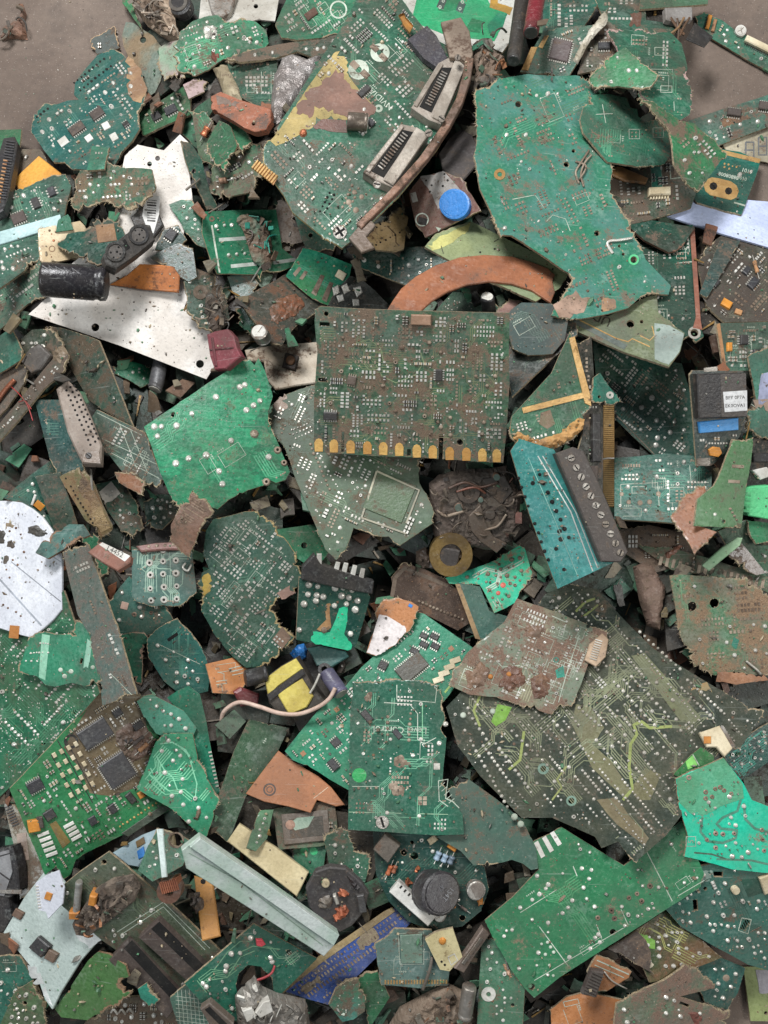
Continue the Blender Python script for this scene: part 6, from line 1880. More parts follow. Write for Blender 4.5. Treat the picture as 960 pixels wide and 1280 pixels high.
B(4.75, 'pale green mesh board at the bottom edge beside the metal socket', '212,1246 238,1226 270,1250 264,1290 226,1290', '648a72', ang=10, dirt=.3, j=.8, ex=[('line', '%g,1236 %g,1286' % (222 + 5 * k, 226 + 5 * k), .6, 'silk') for k in range(8)] + [('line', '220,%g 266,%g' % (1244 + 5 * k, 1250 + 5 * k), .6, 'silk') for k in range(7)])
# ------------------------------------------------------------------ lower middle and right of the pile
B(7, 'oval dark green board covered with tiny pads, left of centre', '257,664 266,650 287,645 305,640 322,640 336,652 348,664 360,680 372,700 376,725 367,740 352,748 340,759 352,782 364,798 357,811 340,824 327,832 307,836 290,822 265,792 251,762 256,738 249,730 252,716 261,712 254,696', '42705a', c2='3c664f', ang=38, dirt=.22, j=1.7, rimw=5, fiber='b59f72', pad=100, smd=8, silk=22, via=70, tr=6, pour=.2, pm='tin', ex=[('print', 'yellow_tear', '250,720 260,714 264,730 256,750 250,744', mat('b59a4c', '9a8040', .3), 2), ('print', 'pink_tear', '346,742 362,732 367,740 352,748', mat('b08a7c', None, .3), 2), ('print', 'brown_tear', '340,800 352,784 363,798 352,812', mat('8a6e5c', None, .3), 2)])
B(4.6, 'bright green board corner with one round hole behind the black plug', '332,664 360,660 396,655 422,682 404,700 386,708 362,692', '33905c', dirt=.2, pour=.15, j=.5, holes=[(380, 682, 4)])
B(7.6, 'small glossy board with a black plug and silver pins', '374,722 398,728 430,734 460,740 463,746 452,784 445,806 436,813 404,806 370,799', '1f5648', c2='23604f', ang=10, dirt=.15, rough=.22, j=.5, pour=.2, t=6, ex=[
    ('poly', 'black_plug', '377,706 392,690 400,702 466,724 464,740 430,734 376,722', 10, 'black', 1.5), ('polyz', 'silver_pin', '414,716 419,700 424,701 420,719', 6, 9, 'solder', .5), ('polyz', 'silver_pin', '424,718 429,701 434,702 430,721', 6, 9, 'solder', .5), ('polyz', 'silver_pin', '435,721 440,704 445,705 441,724', 6, 9, 'solder', .5), ('polyz', 'silver_pin', '446,724 450,708 455,709 452,727', 6, 9, 'solder', .5), ('polyz', 'silver_pin', '394,706 395,690 401,690 401,708', 6, 9, 'solder', .5),
    ('print', 'teal_mask', '425,762 434,760 434,776 430,792 438,806 434,812 404,806 390,799 392,790 412,790', mat('35c292', '2ab084', .12, rough=.2), 1, .2), ('print', 'bare_laminate', '406,758 412,752 412,768 414,784 404,790 396,786 408,774', mat('b58e62', '98704a', .3), 2, .3),
    ('dots', '386,731 397,733 385,743 396,744 395,751 380,755 374,787 404,746 419,735 429,735 440,738 427,745 436,747 433,755 444,762 447,751 438,792 418,757', 4, 2.6, 'solder'), ('dots', '405,787', 4.5, 3, 'dull'), ('ring', 428, 752, 22, 23, mat('8fb8a4'), .25, 'printed_circle')][:-1])
X(6.9, 'slab', 'yellow_transformer', 'transformer', 'yellow taped transformer block under the white wire', '330,848 352,832 370,822 380,838 390,856 406,878 382,890 362,896 348,894 336,880', t=24, m=mat('3d3833', '2f2b28', .3, '5a4c40', .4, .6), bev=2, ex=[('polyz', 'yellow_tape', '331,849 352,833 370,823 379,836 348,858 336,872', 0, 2.5, 'yellow', 1.5), ('polyz', 'yellow_tape', '346,866 378,848 392,870 384,884 362,894', 0, 3, 'yellow', 1.5), ('polyz', 'black_band', '334,868 378,836 382,842 338,876', .5, 3.2, 'black', .3), ('wire', '388,866,3 394,856,4 400,842,2', 1.5, 'tin', 'lead')])
X(6.7, 'free', 'blue_capacitor', 'capacitor', 'small blue capacitor above the yellow taped transformer', '360,806 384,806 384,828 362,828', t=2, up=6, ex=[('muck', '362,817 366,812 372,806 380,804 384,812 383,822 376,827 368,824', 10, 'blue', 'body')])
X(5.15, 'slab', 'teal_block', 'block', 'dark teal block below the black plug board', '384,810 400,806 432,814 436,820 412,835 396,832', t=8, m=mat('42706e', '365e5c', .25))
X(7.7, 'free', 'grey_capacitor', 'capacitor', 'purple grey striped capacitor right of the yellow taped transformer', '406,836 420,838 436,864 428,874', t=9, up=9, ex=[('can', 411, 843, 430, 870, 10, mat('5c5a74', '4a4860', .25, rough=.4), 'steel', 'sleeve'), ('ring', 411, 841, 4, 8, 'black', 16, 'collar')])
B(5.95, 'orange brown board with white component symbols left of the transformer', '257,830 274,826 292,822 312,838 322,850 306,856 298,868 266,866', 'c0804e', c2='b27242', ang=-8, dirt=.2, pour=0, j=.9, silk=7, rough=.5, ex=[('line', '272,840 280,842 280,850', .9, 'silk'), ('line', '270,852 284,850', .9, 'silk'), ('line', '270,856 284,854', .9, 'silk'), ('line', '277,856 278,864', .9, 'silk'), ('line', '286,836 302,832', 1, 'silk'), ('line', '288,840 304,836', 1, 'silk'), ('line', '290,844 304,841', 1, 'silk')])
X(6.6, 'slab', 'red_component', 'component', 'dark red rounded component under the white wire', '293,866 302,860 325,868 323,881 302,884', t=8, m='red', bev=2.5)
X(6.65, 'free', 'black_cylinder', 'component', 'stubby black cylinder above the dark red component', '304,842 330,838 332,858 308,862', t=8, up=8, ex=[('can', 305, 852, 331, 846, 10, 'black', 'black', 'sleeve')])
X(9.5, 'free', 'white_wire', 'wire', 'pinkish white wire arching over the dark red component', '276,900 300,874 360,886 418,862 412,878 360,894 300,884', t=2, up=3, ex=[('wire', '276,922,-10 276,905,-3 281,888,2 300,876,4 325,881,5 350,889,5 375,890,5 398,882,4 412,872,3 419,860,0', 2.6, mat('cdb3a6', 'bca092', .2), 'cable')])
B(4.4, 'dark olive green board with scratched white marks left of the brown piece', '311,899 336,905 361,910 348,937 326,968 307,996 286,1052 262,1036 275,990 292,940', '4c6c4c', c2='44624a', dirt=.3, wear=.8, j=.6, ang=-60, silk=12, pour=.1)
X(6.0, 'slab', 'phenolic_board', 'board', 'plain brown phenolic board with a faint round stamp', '307,992 328,964 348,938 364,950 398,970 414,984 431,1006 420,1008 396,1000 388,1016 360,1008 330,1002', t=4, m=mat('a56e4c', '97613f', .22, '6b4c38', .35, .6), bev=.6, ex=[('ring', 337, 987, 3, 4, 'chipbrown', .15, 'stamp'), ('ring', 337, 987, 6, 8, 'chipbrown', .15, 'stamp'), ('line', '392,998 410,984', .8, mat('d0b8a0'))])
B(6.5, 'clean green board with white parts under the board marked Level Control', '356,939 376,914 396,890 426,865 452,834 490,800 510,782 521,765 530,767 560,788 594,812 596,820 562,868 520,920 440,990 415,976 386,958 366,950', '3fa474', c2='389a6a', ang=-40, dirt=.10, wear=.2, j=.4, pour=.3, smd=44, pad=34, lone=5, ic=3, via=90, ex=[('chip', 515, 835, 38, 22, -40, 3, mat('55544f', '47463f', .3), 2), ('chip', 530, 806, 11, 7, 28, 2.5, 'black'), ('chip', 543, 796, 11, 7, 28, 2.5, 'black'), ('chip', 518, 814, 11, 7, 28, 2.5, 'black'), ('chip', 544, 808, 11, 7, 28, 2.5, 'black'), ('chip', 479, 832, 11, 10, 28, 2.5, 'black'), ('chip', 420, 928, 11, 10, -40, 2, 'chip'), ('chip', 530, 795, 10, 7, 28, 2.5, 'black')] + [('box', 'pale_component', 548 + 7 * k, 850 - 8 * k, 14, 7, -20, 1.6, 'cream') for k in range(4)] + [('line', '556,866 586,828', 2.5, mat('a8c86a')), ('box', 'test_pad', 421, 887, 6, 6, -40, .4, 'tan'), ('box', 'test_pad', 379, 942, 6, 6, -40, .4, 'tan'), ('box', 'test_pad', 564, 811, 6, 6, -40, .4, 'tan'), ('print', 'dark_area', '362,936 380,914 388,920 370,942', mat('2a7f5a', None, .1), .5, .1)])
B(9, 'glossy green board with white lines and upside down Level Control print', '440,850 460,853 475,852 488,849 502,851 530,850 545,855 553,868 551,880 556,900 552,910 558,922 553,976 556,996 570,1003 578,1018 580,1043 545,1044 500,1041 435,1037 436,950 438,880', '2f7256', c2='2a684e', ang=2, dirt=.15, wear=.3, j=1.0, pour=.3, rough=.28, tr=12, tcol='5f9a7c', pad=5, lone=8, via=40, silk=4,
  ex=[('text', 'Level Control', 500, 912, 12, 182, 'silk'), ('line', '496,856 496,874 544,878 546,860', 1, 'silk'), ('line', '480,878 512,880 522,892 522,924 530,930 545,922', 1, 'silk'), ('line', '528,878 528,926', 1.2, mat('7ab58e')), ('row', 513, 892, 511, 925, 6, 2.3, 'dull'), ('row', 485, 896, 484, 918, 4, 2.3, 'dull'), ('muck', '490,946 500,940 514,944 516,956 502,962 490,958', 1.6, 'dull', 'solder_cluster'), ('muck', '482,980 498,976 508,984 504,996 486,998', 1.6, 'dull', 'solder_cluster'), ('muck', '452,862 468,862 474,874 462,880 452,876', 1.4, 'dull', 'solder_cluster'), ('ring', 449, 969, 0.2, 9, mat('1f9a52', '1a8a48', .08), .35, 'green_dot'), ('scr', 478, 1028, 8.5, 0, 'steel'), ('line', '548,976 560,974 557,998 566,1002 574,1010', 1.2, 'silk'), ('line', '548,976 549,1000 560,1008', 1, 'silk')] + [('line', '%g,%g %g,%g' % (549 + k * 3, 984 + 5 * k, 556 + k * 3, 978 + 5 * k), .8, 'silk') for k in range(5)] + [('dots', '549,929 557,905', 3.2, 1.6, 'solder'), ('box', 'pad', 546, 958, 8, 8, 0, .6, 'tin'), ('box', 'pad', 525, 998, 5, 5, 0, .4, 'dull'), ('box', 'pad', 531, 998, 5, 5, 0, .4, 'dull'), ('box', 'pad', 525, 1004, 5, 5, 0, .4, 'dull'), ('box', 'pad', 531, 1004, 5, 5, 0, .4, 'dull'), ('row', 448, 985, 470, 985, 3, 2.2, 'dull'), ('line', '440,983 474,983', .8, 'silk'), ('line', '436,1015 560,1018', .8, mat('9ab89a'))])
B(6.8, 'brown scrap with a white lower half above the clean green board', '469,766 480,750 498,748 514,752 523,758 520,776 506,794 494,806 470,820 458,816 464,796 472,780', 'b07a54', c2='9f6a46', dirt=.22, pour=0, j=1.0, holes=[(491, 784, 2.4), (499, 787, 2.4), (479, 807, 2.4)], ex=[('print', 'white_coating', '474,768 484,770 506,782 508,790 494,806 470,820 459,815 465,796', mat('d8d0d0', 'c8c0c0', .2), 1, .3), ('box', 'blue_mark', 513, 757, 5, 4, 30, .6, 'blue')])
B(4.45, 'dark brown corroded board with a socket row below the gears', '489,722 504,704 532,712 562,726 580,742 588,778 572,788 532,768 496,756', '5c4c42', c2='6a4a36', ang=18, dirt=.5, dcol='4a3a30', j=1.4, pour=.2, crumb=50, ex=[('row', 524, 752, 578, 774, 13, 2, 'dull'), ('line', '494,722 506,710 560,732', 5, mat('6f6054', None, .4)), ('line', '494,722 490,746', 5, mat('6f6054', None, .4))])
X(6.1, 'lump', 'gear_assembly', 'gears', 'dark greasy gear plate with a brass ring below the central board', '536,606 552,594 580,588 610,588 634,584 643,606 652,620 651,650 648,668 636,684 618,690 592,686 566,700 546,692 540,660', t=8, col='5a4c45', c2='423832', freq=.3, amp=.16, dcol='6f6054', junk=46, jc=[('5c4c42', .1), ('7a6a5c', .2), ('3a3432', 0), ('8a7c70', .3), ('6a3f34', 0)], ex=[('poly', 'lever_plate', '585,642 600,628 606,650 616,668 632,676 620,688 600,674 588,660', 10, mat('6f6257', '5a4e45', .45)), ('poly', 'lever_plate', '602,596 630,592 640,612 626,628 612,616', 9, mat('4f4743', '3f3835', .4)), ('ring', 585, 612, 8, 14, mat('544a44', '433a36', .4), 10, 'gear'), ('ring', 563, 690, 14, 27, mat('94794a', '6d5734', .4, metal=.4), 11, 'brass_ring'), ('box', 'dark_core', 556, 696, 34, 30, 12, 10, mat('4a4544', '3a3635', .3), 2), ('ring', 612, 640, 10, 20, mat('6f6255', '5a4e44', .4), 8, 'gear'), ('ring', 612, 640, 0.5, 6, mat('5a5048'), 9, 'hub'), ('up', 573, 632, 6, 9, 'rust', mat('6a7a70'), 0, 0, 'peg'), ('up', 620, 594, 5, 9, 'rust', mat('6a7a70'), 0, 0, 'peg'), ('up', 600, 622, 4, 9, 'rust', mat('6a7a70'), 0, 0, 'peg'), ('wire', '546,636,6 556,642,9 566,640,9 580,636,8', 2, 'dull', 'lever'), ('wire', '600,660,8 620,655,10 632,640,9', 1.6, 'dull', 'lever'), ('wire', '560,608,9 580,600,11 600,606,10 622,600,9', 1.6, mat('5a4034'), 'lead'), ('wire', '570,612,9 592,606,11 606,614,10', 1.4, mat('7a4a3a'), 'lead'), ('muck', '520,690 532,684 540,694 544,708 530,712 520,704', 8, mat('6f5f56', '57483f'), 'knob')])
B(6.9, 'bright aqua green fragment with copper dots right of the brass ring', '557,722 590,711 622,699 650,680 656,684 667,722 650,739 645,752 632,760 618,766 608,745 600,730 580,728 562,729', '2fb896', c2='33ae86', green=False, ang=-30, dirt=.3, dcol='a86f5a', j=1.2, rough=.3, pour=.1, lone=18, tr=8, tcol='c8d8c8', sm='dull', pad=9, crumb=10, crumbm='copper', smax=.2, ex=[('dots', '629,731 623,741', 3.2, 1, mat('d8685a'))])
X(5.75, 'slab', 'thick_board', 'board', 'thick dark grey green slab with tan edges below the aqua fragment', '571,728 600,733 612,764 640,772 641,780 620,792 600,801 594,790', t=12, m=mat('456a60', '3b5c53', .3, wear=.6), bev=.5, ex=[('poly', 'tan_edge', '569,730 575,730 601,800 594,798', .4, mat('a58a66', '8a7050', .35))])
B(7.1, 'rust caked board with white printed lines, right of the Level Control board', '562,856 570,836 584,816 602,800 630,778 646,748 680,760 720,775 744,784 759,790 757,808 748,832 736,827 726,856 714,882 700,880 690,894 672,888 650,882 620,872 586,868', '7f7a66', c2='6a7a68', ang=22, dirt=.5, dcol='7d6050', wear=.5, j=1.2, pour=.2, silk=40, pad=18, lone=9, tr=5, crumb=180, holes=[(735, 783, 2.5)], ex=[('muck', '622,836 640,826 654,836 656,856 640,866 624,858', 3, mat('744c3a', '5a3a2c', .4, '8a6a50')), ('muck', '660,848 678,838 690,850 686,872 666,876', 3, mat('74503e', '5a3a2c', .4, '8a6a50')), ('muck', '652,784 668,774 682,782 680,796 660,800', 2.5, mat('7a5f4c', '5c4436', .4)), ('muck', '578,838 600,828 616,838 606,860 584,862', 2.5, mat('7a5f4c', '5c4436', .4)), ('dots', '636,843 613,846', 3.5, 3, 'orange'), ('line', '690,770 708,778 704,792', 1, 'silk'), ('line', '724,794 708,842 698,878', 1.1, 'silk'), ('line', '620,826 628,834 650,832', 1, 'silk'), ('poly', 'teal_patch', '694,838 704,832 706,846 696,848', .2, mat('2f8a78', None, .2)), ('ring', 695, 825, 2, 3.5, mat('2f8a78'), .3, 'pad_ring'), ('poly', 'comb_connector', '736,806 752,792 760,800 756,822 744,834 730,826', 4, mat('b59c84', '9a8068', .35)), ('comb', 740, 826, 748, 800, 9, 1.3, 9, 1, 'tin', 'comb_teeth', 4)])
B(6.95, 'large dark olive motherboard with slanted rows of solder dots, lower right', '558,884 600,840 660,772 682,742 716,730 746,736 776,770 816,810 850,832 900,862 932,880 956,888 951,900 926,934 905,936 896,945 874,966 866,980 845,988 852,1018 832,1044 795,1076 788,1072 772,1052 752,1060 744,1046 690,1022 652,1022 600,970 572,932', '3d473d', c2='4b5240', sm=mat('c4c0b8', 'a09a8f', .2, metal=.3, rough=.35), ang=50, dirt=.2, dcol='6f5c48', wear=.35, j=.9, pour=.3, rimw=3, tcol='7d8266', tr=70, dip=90, diplen=26, cross=.04, lone=30, pad=10, via=160, crumb=20, holes=[(679, 961, 3.8), (714, 1001, 3.8)],
  ex=[('print', 'olive_pour', '790,820 806,816 876,896 868,906 850,900', mat('6c7050', '62664a', .25, wear=.3), .6, .07), ('print', 'olive_pour', '720,880 740,884 756,910 740,930 762,950 790,990 782,1000 740,960 715,905', mat('6e6c50', '625f48', .25, wear=.3), .6, .07), ('print', 'olive_pour', '746,1000 770,996 786,1020 812,1048 806,1058 770,1030', mat('766c50', '695f48', .25), .6, .07), ('print', 'olive_pour', '788,985 806,960 826,968 812,1000 796,1000', mat('6a664a', None, .25), .6, .07),
      ('trace', '778,1000 790,986 786,958 788,930 796,918 792,906 802,902 812,910 840,908', 3.6, mat('8f9a5a', '838e50', .15)), ('trace', '600,870 592,888 600,908', 3, mat('8f9a5a', '838e50', .15)), ('trace', '655,914 652,936 650,950 636,962', 3.4, mat('8f9a5a', '838e50', .15)), ('poly', 'green_plate', '614,902 622,880 640,884 632,900 620,908', .3, mat('6f9a3e', None, .12)), ('trace', '708,958 696,974 702,984 690,1000', 2.2, mat('8a9058')), ('trace', '720,764 732,752 744,748', 3, mat('8f9a5a')), ('trace', '730,770 748,756', 2.6, mat('8f9a5a'))]
  + [('row', x0, y0, x1, y1, n, 2.3, mat('c9c5bc', 'a39d92', .2, metal=.3, rough=.35)) for x0, y0, x1, y1, n in ((768, 852, 818, 906, 10), (790, 846, 836, 896, 10), (682, 890, 712, 924, 7), (745, 925, 778, 965, 8), (604, 932, 640, 982, 11), (588, 926, 634, 1008, 14), (620, 930, 664, 990, 12), (724, 885, 778, 932, 12), (800, 790, 850, 836, 10), (640, 914, 690, 962, 9), (586, 892, 612, 930, 7), (808, 930, 828, 948, 4), (816, 922, 836, 940, 4), (824, 914, 844, 932, 4), (848, 856, 892, 898, 12), (860, 850, 906, 892, 12))]
  + [('dots', '643,1021 651,1030 616,889 579,894', 4.2, 1.5, 'silk')] + [('ring', 679, 961, 3.8, 7, mat('6f8a7c'), .3, 'pad_ring'), ('ring', 714, 1001, 3.8, 6.5, mat('6f8a7c'), .3, 'pad_ring'), ('print', 'rust_stain', '866,858 884,852 892,866 876,874', mat('a07a52', '8a7a54', .3), 3, .08)])
B(7.3, 'worn green brown board with two oval holes at the right', '837,720 852,718 890,722 932,725 948,738 965,748 965,842 940,846 920,841 896,845 880,838 867,833 856,806 846,768', '6a9568', c2='8a8462', ang=-4, dirt=.5, dcol='94775c', wear=.5, j=1.8, pour=.15, pad=8, lone=7, tr=4, pm='dull', crumb=70, holes=[(865, 758, 6), (893, 754, 6)], ex=[('wire', '932,826,1 944,836,3 950,842,1', 1.6, 'tin'), ('print', 'copper_edge', '890,836 930,840 955,842 960,850 920,856 896,850', mat('a87a5c', '8a6048', .35), 2.5, .3), ('poly', 'teal_patch', '917,796 924,800 920,812 914,806', .2, mat('2f8f78', None, .1))])
X(4.9, 'lump', 'brown_wad', 'scrap', 'smooth grey brown wad between the motherboard and worn board', '792,708 804,703 816,706 833,734 830,760 826,788 810,782 800,750', t=8, col='6b564b', c2='594639', amp=.35, freq=.06, j=.5)
B(6.7, 'teal board with a dark screw terminal strip along its right side', '638,564 648,548 692,562 740,640 762,664 779,698 698,736 662,642', '37948a', c2='4aa8a2', ang=62, dirt=.08, wear=.55, j=.5, pour=.3, rough=.25, smax=.16, ex=[  # teal lightened, so part of the reflected sheen sits in the colour
    ('poly', 'terminal_strip', '690,568 712,560 726,566 748,612 781,690 772,703 748,702 722,640', 13, mat('4a4340', '3c3633', .35, '6a5c50', .4, .55), 1.5), ('line', '672,570 714,640 742,714', 1.4, mat('d8dcd8')), ('line', '678,570 720,640 748,710', 1.2, mat('d8dcd8')), ('line', '660,572 694,650 724,722', .7, mat('8fc0b4')),
    ('row', 669, 582, 712, 672, 9, 2.6, 'hole'), ('row', 648, 598, 686, 700, 10, 2.2, 'hole'), ('row', 677, 580, 718, 668, 5, 1.6, 'tin'), ('dots', '666,604 700,664 702,674 696,686 706,712', 3, .3, 'hole')] + [('scr', 709.5 + 6.15 * k, 574 + 11.7 * k, 4.6, 13, 'steel') for k in range(11)])
B(4.85, 'dark board crowded with black connectors behind the gold comb', '722,428 740,420 744,500 753,510 753,650 740,640 714,590 728,540', '34352f', ang=90, dirt=.35, ic=3, pad=18, smd=9, tr=4, silk=5, j=.8, ex=[('box', 'black_connector', 742, 548, 10, 60, 0, 6, 'black'), ('box', 'black_connector', 738, 600, 12, 34, 0, 5, 'chipbrown')])
X(5.35, 'slab', 'pin_comb', 'pin header', 'tall gold ribbed comb of contacts right of the framed green board', '754,506 768,506 768,634 753,634', t=5, m=mat('b08a58', '94703f', .3), bev=.6, ex=[('comb', 761, 507, 761, 633, 52, 1.35, 13, 1.2, mat('d2b07a', 'c09a60', .2, metal=.3), 'gold_pins'), ('wire', '752,574,1 760,573,3 768,573,2', 1, 'white')])
B(3.75, 'dark green board with slanted silver parts right of the octagonal disc', '740,422 770,432 800,448 852,454 866,500 868,582 832,582 796,550 765,520 745,472', '2a5f4e', c2='24523f', ang=38, dirt=.2, j=.5, pour=.25, pad=22, smd=22, lone=10, tr=6, ex=[('line', '766,514 824,574', 1, 'dull'), ('dots', '815,497 802,509 822,547 838,540 820,556', 3.4, 1.5, 'solder')])
B(5.0, 'torn teal corner with solder ring above the gold comb', '742,472 750,466 762,484 778,502 764,506 750,504 741,500', '2f9c7c', dirt=.25, j=1.8, holes=[(749, 496, 2)], ex=[('ring', 762, 494, 1.5, 4.5, 'solder', .8, 'solder_ring')])
B(5.02, 'green board with a boxed white outline right of the gold comb', '768,572 800,570 830,567 866,570 890,592 888,640 862,656 830,652 800,650 768,648', '2f8068', ang=0, dirt=.18, wear=.55, j=.7, silk=11, pad=9, lone=6, tr=6, ex=[('line', '776,632 776,605 822,603 824,632', .9, 'silk'), ('line', '790,608 808,608 808,616 790,616 790,608', .9, 'silk'), ('line', '862,582 864,604 886,603', .9, 'silk'), ('text', 'C', 797, 597, 7, -90, 'silk'), ('dots', '777,617 823,617 786,627 800,628 812,627', 3, .8, 'dull')])
B(5.95, 'narrow board carrying a black box, white label and blue strip', '862,467 866,463 930,464 932,522 924,546 892,580 888,582 870,582 866,520', '4a5a54', dirt=.3, j=.5, pour=.1, pad=5, smd=16, ex=[('poly', 'black_box', '866,467 928,466 929,520 868,522', 9, mat('2d2b2c', '242223', .25, '5a4c40', .6, .4), 1.2), ('polyz', 'grey_tape', '895,467 927,466 928,519 896,520', 9, 9.3, mat('4a4442', '3e3836', .3)), ('polyz', 'paper_label', '898,489 928,487 928,512 900,514', 9.3, 9.7, mat('dadadc', 'cfcfd2', .1)), ('text', 'BFY 0P7A', 913, 496, 6, -2, 'black', False, 9.6), ('text', 'EK0OVA1', 913, 506, 6, -2, 'black', False, 9.6), ('poly', 'blue_strip', '871,527 921,522 921,537 873,541', 4, mat('2f86cc', '4a90cc', .1)), ('poly', 'orange_component', '884,562 890,558 898,559 901,566 896,571 886,569', 3, 'orange'), ('poly', 'steel_tab', '870,573 887,572 887,582 870,582', .8, 'steel'), ('poly', 'steel_tab', '880,460 897,458 897,464 880,465', .8, 'steel')])
B(7.0, 'yellow green board sliver with a ragged left side, right of pile', '917,550 930,548 943,546 938,580 932,612 926,661 900,659 867,657 871,624 892,607 902,586 908,570', '6c9c5e', c2='5f8f54', ang=5, dirt=.22, wear=.5, j=1.3, pour=.15, holes=[(904, 652, 2.6)], ex=[('box', 'pad', 922, 583, 15, 4, 3, .5, 'dull'), ('box', 'pad', 917, 602, 15, 4, 3, .5, 'dull'), ('row', 912, 636, 920, 650, 4, 1.8, 'dull'), ('dots', '893,643', 2, .8, 'tin')])
X(6.85, 'slab', 'terminal_plug', 'connector', 'light mint plastic plug at the right edge', '930,609 965,607 965,650 936,645 929,628', t=12, m=mat('62cf8e', '55bd7e', .08, '5a6a58', .3, .4), ex=[('comb', 934, 613, 932, 642, 4, 3.5, 8, 1, mat('4fae74'), 'slots')])
B(5.9, 'brown phenolic fragment left of the yellow green sliver', '839,646 852,628 866,614 881,607 886,640 872,656 896,664 868,692 862,682 852,664', 'a46f50', c2='8d5c42', dirt=.3, pour=0, j=1.6, wear=.4)
B(4.65, 'torn pale green board with lavender patches at the right edge', '934,446 948,436 965,430 965,548 946,542 934,536 930,512 944,500', '63a081', dirt=.2, j=2.0, silk=3, pour=.2, ex=[('print', 'lavender_patch', '950,468 965,464 965,500 948,504', mat('aab0d0', None, .2), 1.5, .5), ('print', 'torn_laminate', '940,500 965,498 965,512 944,510', mat('c4a894', None, .25), 2.5, .5), ('line', '938,505 948,512', .8, 'silk')])
B(4.55, 'dark board with a white snapped connector at the right edge', '936,548 965,545 965,610 934,610', '2e3531', dirt=.3, j=.5, ex=[('poly', 'white_connector', '938,588 956,584 965,594 948,600', 5, 'white'), ('box', 'black_part', 950, 572, 20, 12, 0, 5, 'black')])
B(3.8, 'dark brown splintered board under the screw terminal strip', '774,662 810,656 850,664 880,694 848,708 818,716 782,692', '5c5148', dirt=.5, j=1.6, pour=.15, crumb=40, smd=5, wear=.5)
B(4.65, 'board edge with worn finger contacts, right of the screw terminals', '798,682 836,684 880,696 965,722 965,742 930,727 880,719 840,712', '667a5c', ang=14, dirt=.42, j=1.0, ex=[('comb', 822, 700, 958, 730, 17, 4, 11, .4, 'dull', 'finger_contacts'), ('muck', '830,692 848,680 856,682 842,698 832,700', 4, mat('a0644c', '7a4a38'))])
B(4.8, 'small green tab at the right edge below the mint plug', '934,650 965,654 965,676 946,679 938,668', '4f9c64', dirt=.15, j=.6, pour=.1)
X(6.9, 'free', 'broken_stick', 'stick', 'broken pale green stick pointing up right above the worn board', '877,706 921,671 928,672 925,681 886,713', t=3, up=4, ex=[('poly', 'stick', '877,706 902,684 921,671 928,672 925,681 904,698 886,713', 4, mat('9ab896', '7aa67c', .3, fiber='b59a80'))])
B(5.2, 'grey brown torn flake beside the broken pale green stick', '908,692 924,675 940,694 957,716 946,719 930,712', '71635c', dirt=.4, pour=0, j=1.6)
B(4.35, 'sage green board behind the grey brown flake', '898,664 934,650 965,690 965,732 930,716', '658f6a', dirt=.35, j=.9, lone=4, tr=3)
B(4.6, 'dark teal board with bright traces at the right edge', '902,936 930,922 965,902 965,950 926,976 912,964', '1f6c5e', ang=-35, dirt=.15, pour=.5, tr=12, tcol='3fae98', lone=16, via=20, j=.6)
X(7.9, 'slab', 'cream_connector', 'connector', 'cream connector with an orange square on the motherboard corner', '874,916 900,907 918,934 906,946 896,934 884,934', t=7, m='cream', ex=[('box', 'orange_square', 884, 925, 9, 9, 0, 1.5, 'orange'), ('polyz', 'grey_side', '900,908 904,907 919,932 916,936', -1, .4, 'steel'), ('box', 'lower_block', 907, 958, 9, 22, -25, -2, 'cream')][:2])
B(7.2, 'small light green board under the cream connector', '842,968 860,948 876,934 892,944 894,956 868,962 850,972', '4aa352', dirt=.1, j=.6, pour=.5, ex=[('poly', 'lime_patch', '857,952 866,944 872,956 860,962', .3, mat('86d06a', None, .1)), ('line', '866,943 874,957', 1.2, 'silk')])
B(7.4, 'vivid turquoise board with bold looping traces and a boxed 5', '845,974 874,961 904,947 930,980 940,1000 965,1010 965,1092 915,1087 880,1076 856,1071 861,1046 850,1010', '22c2a0', c2='2abf9c', green=False, ang=-25, dirt=.2, dcol='9a7464', rough=.28, j=1.2, pour=.05, wear=.25, lone=8, ex=[('print', 'dull_mask', '846,974 876,960 904,947 928,980 930,998 900,1008 880,1022 864,1018 850,1004', mat('58a884', '4c9a72', .35, '9a6a58'), 1.2, .3),
    ('trace', '878,1022 876,1040 886,1052 904,1054 920,1048 922,1038 902,1036 896,1030 904,1022 922,1014 926,1000', 3.2, mat('4f8f7a', '437f6a', .3)), ('trace', '930,1004 932,1024 944,1036 965,1042', 3.2, mat('4f8f7a', '437f6a', .3)), ('trace', '896,1074 940,1076 965,1082', 2.6, mat('4f8f7a', '437f6a', .3)), ('trace', '868,1066 890,1068 908,1074', 2, mat('4a6a58', None, .3)), ('line', '858,1046 858,1058 870,1058 870,1046 858,1046', .9, 'silk'), ('text', '5', 864, 1052, 10, -90, 'silk'), ('dots', '861,972 882,990 894,986 890,996 900,984 905,988 882,998 914,992 895,1042 904,1043 918,1042 884,1050 953,1038 956,1064 954,1050 895,1060', 3.2, 1.2, mat('b09a90', '8a6a5c', .3, metal=.3), True), ('dots', '912,996 886,1003 928,1072 936,1066 916,1071', 3, 1.6, 'solder')])
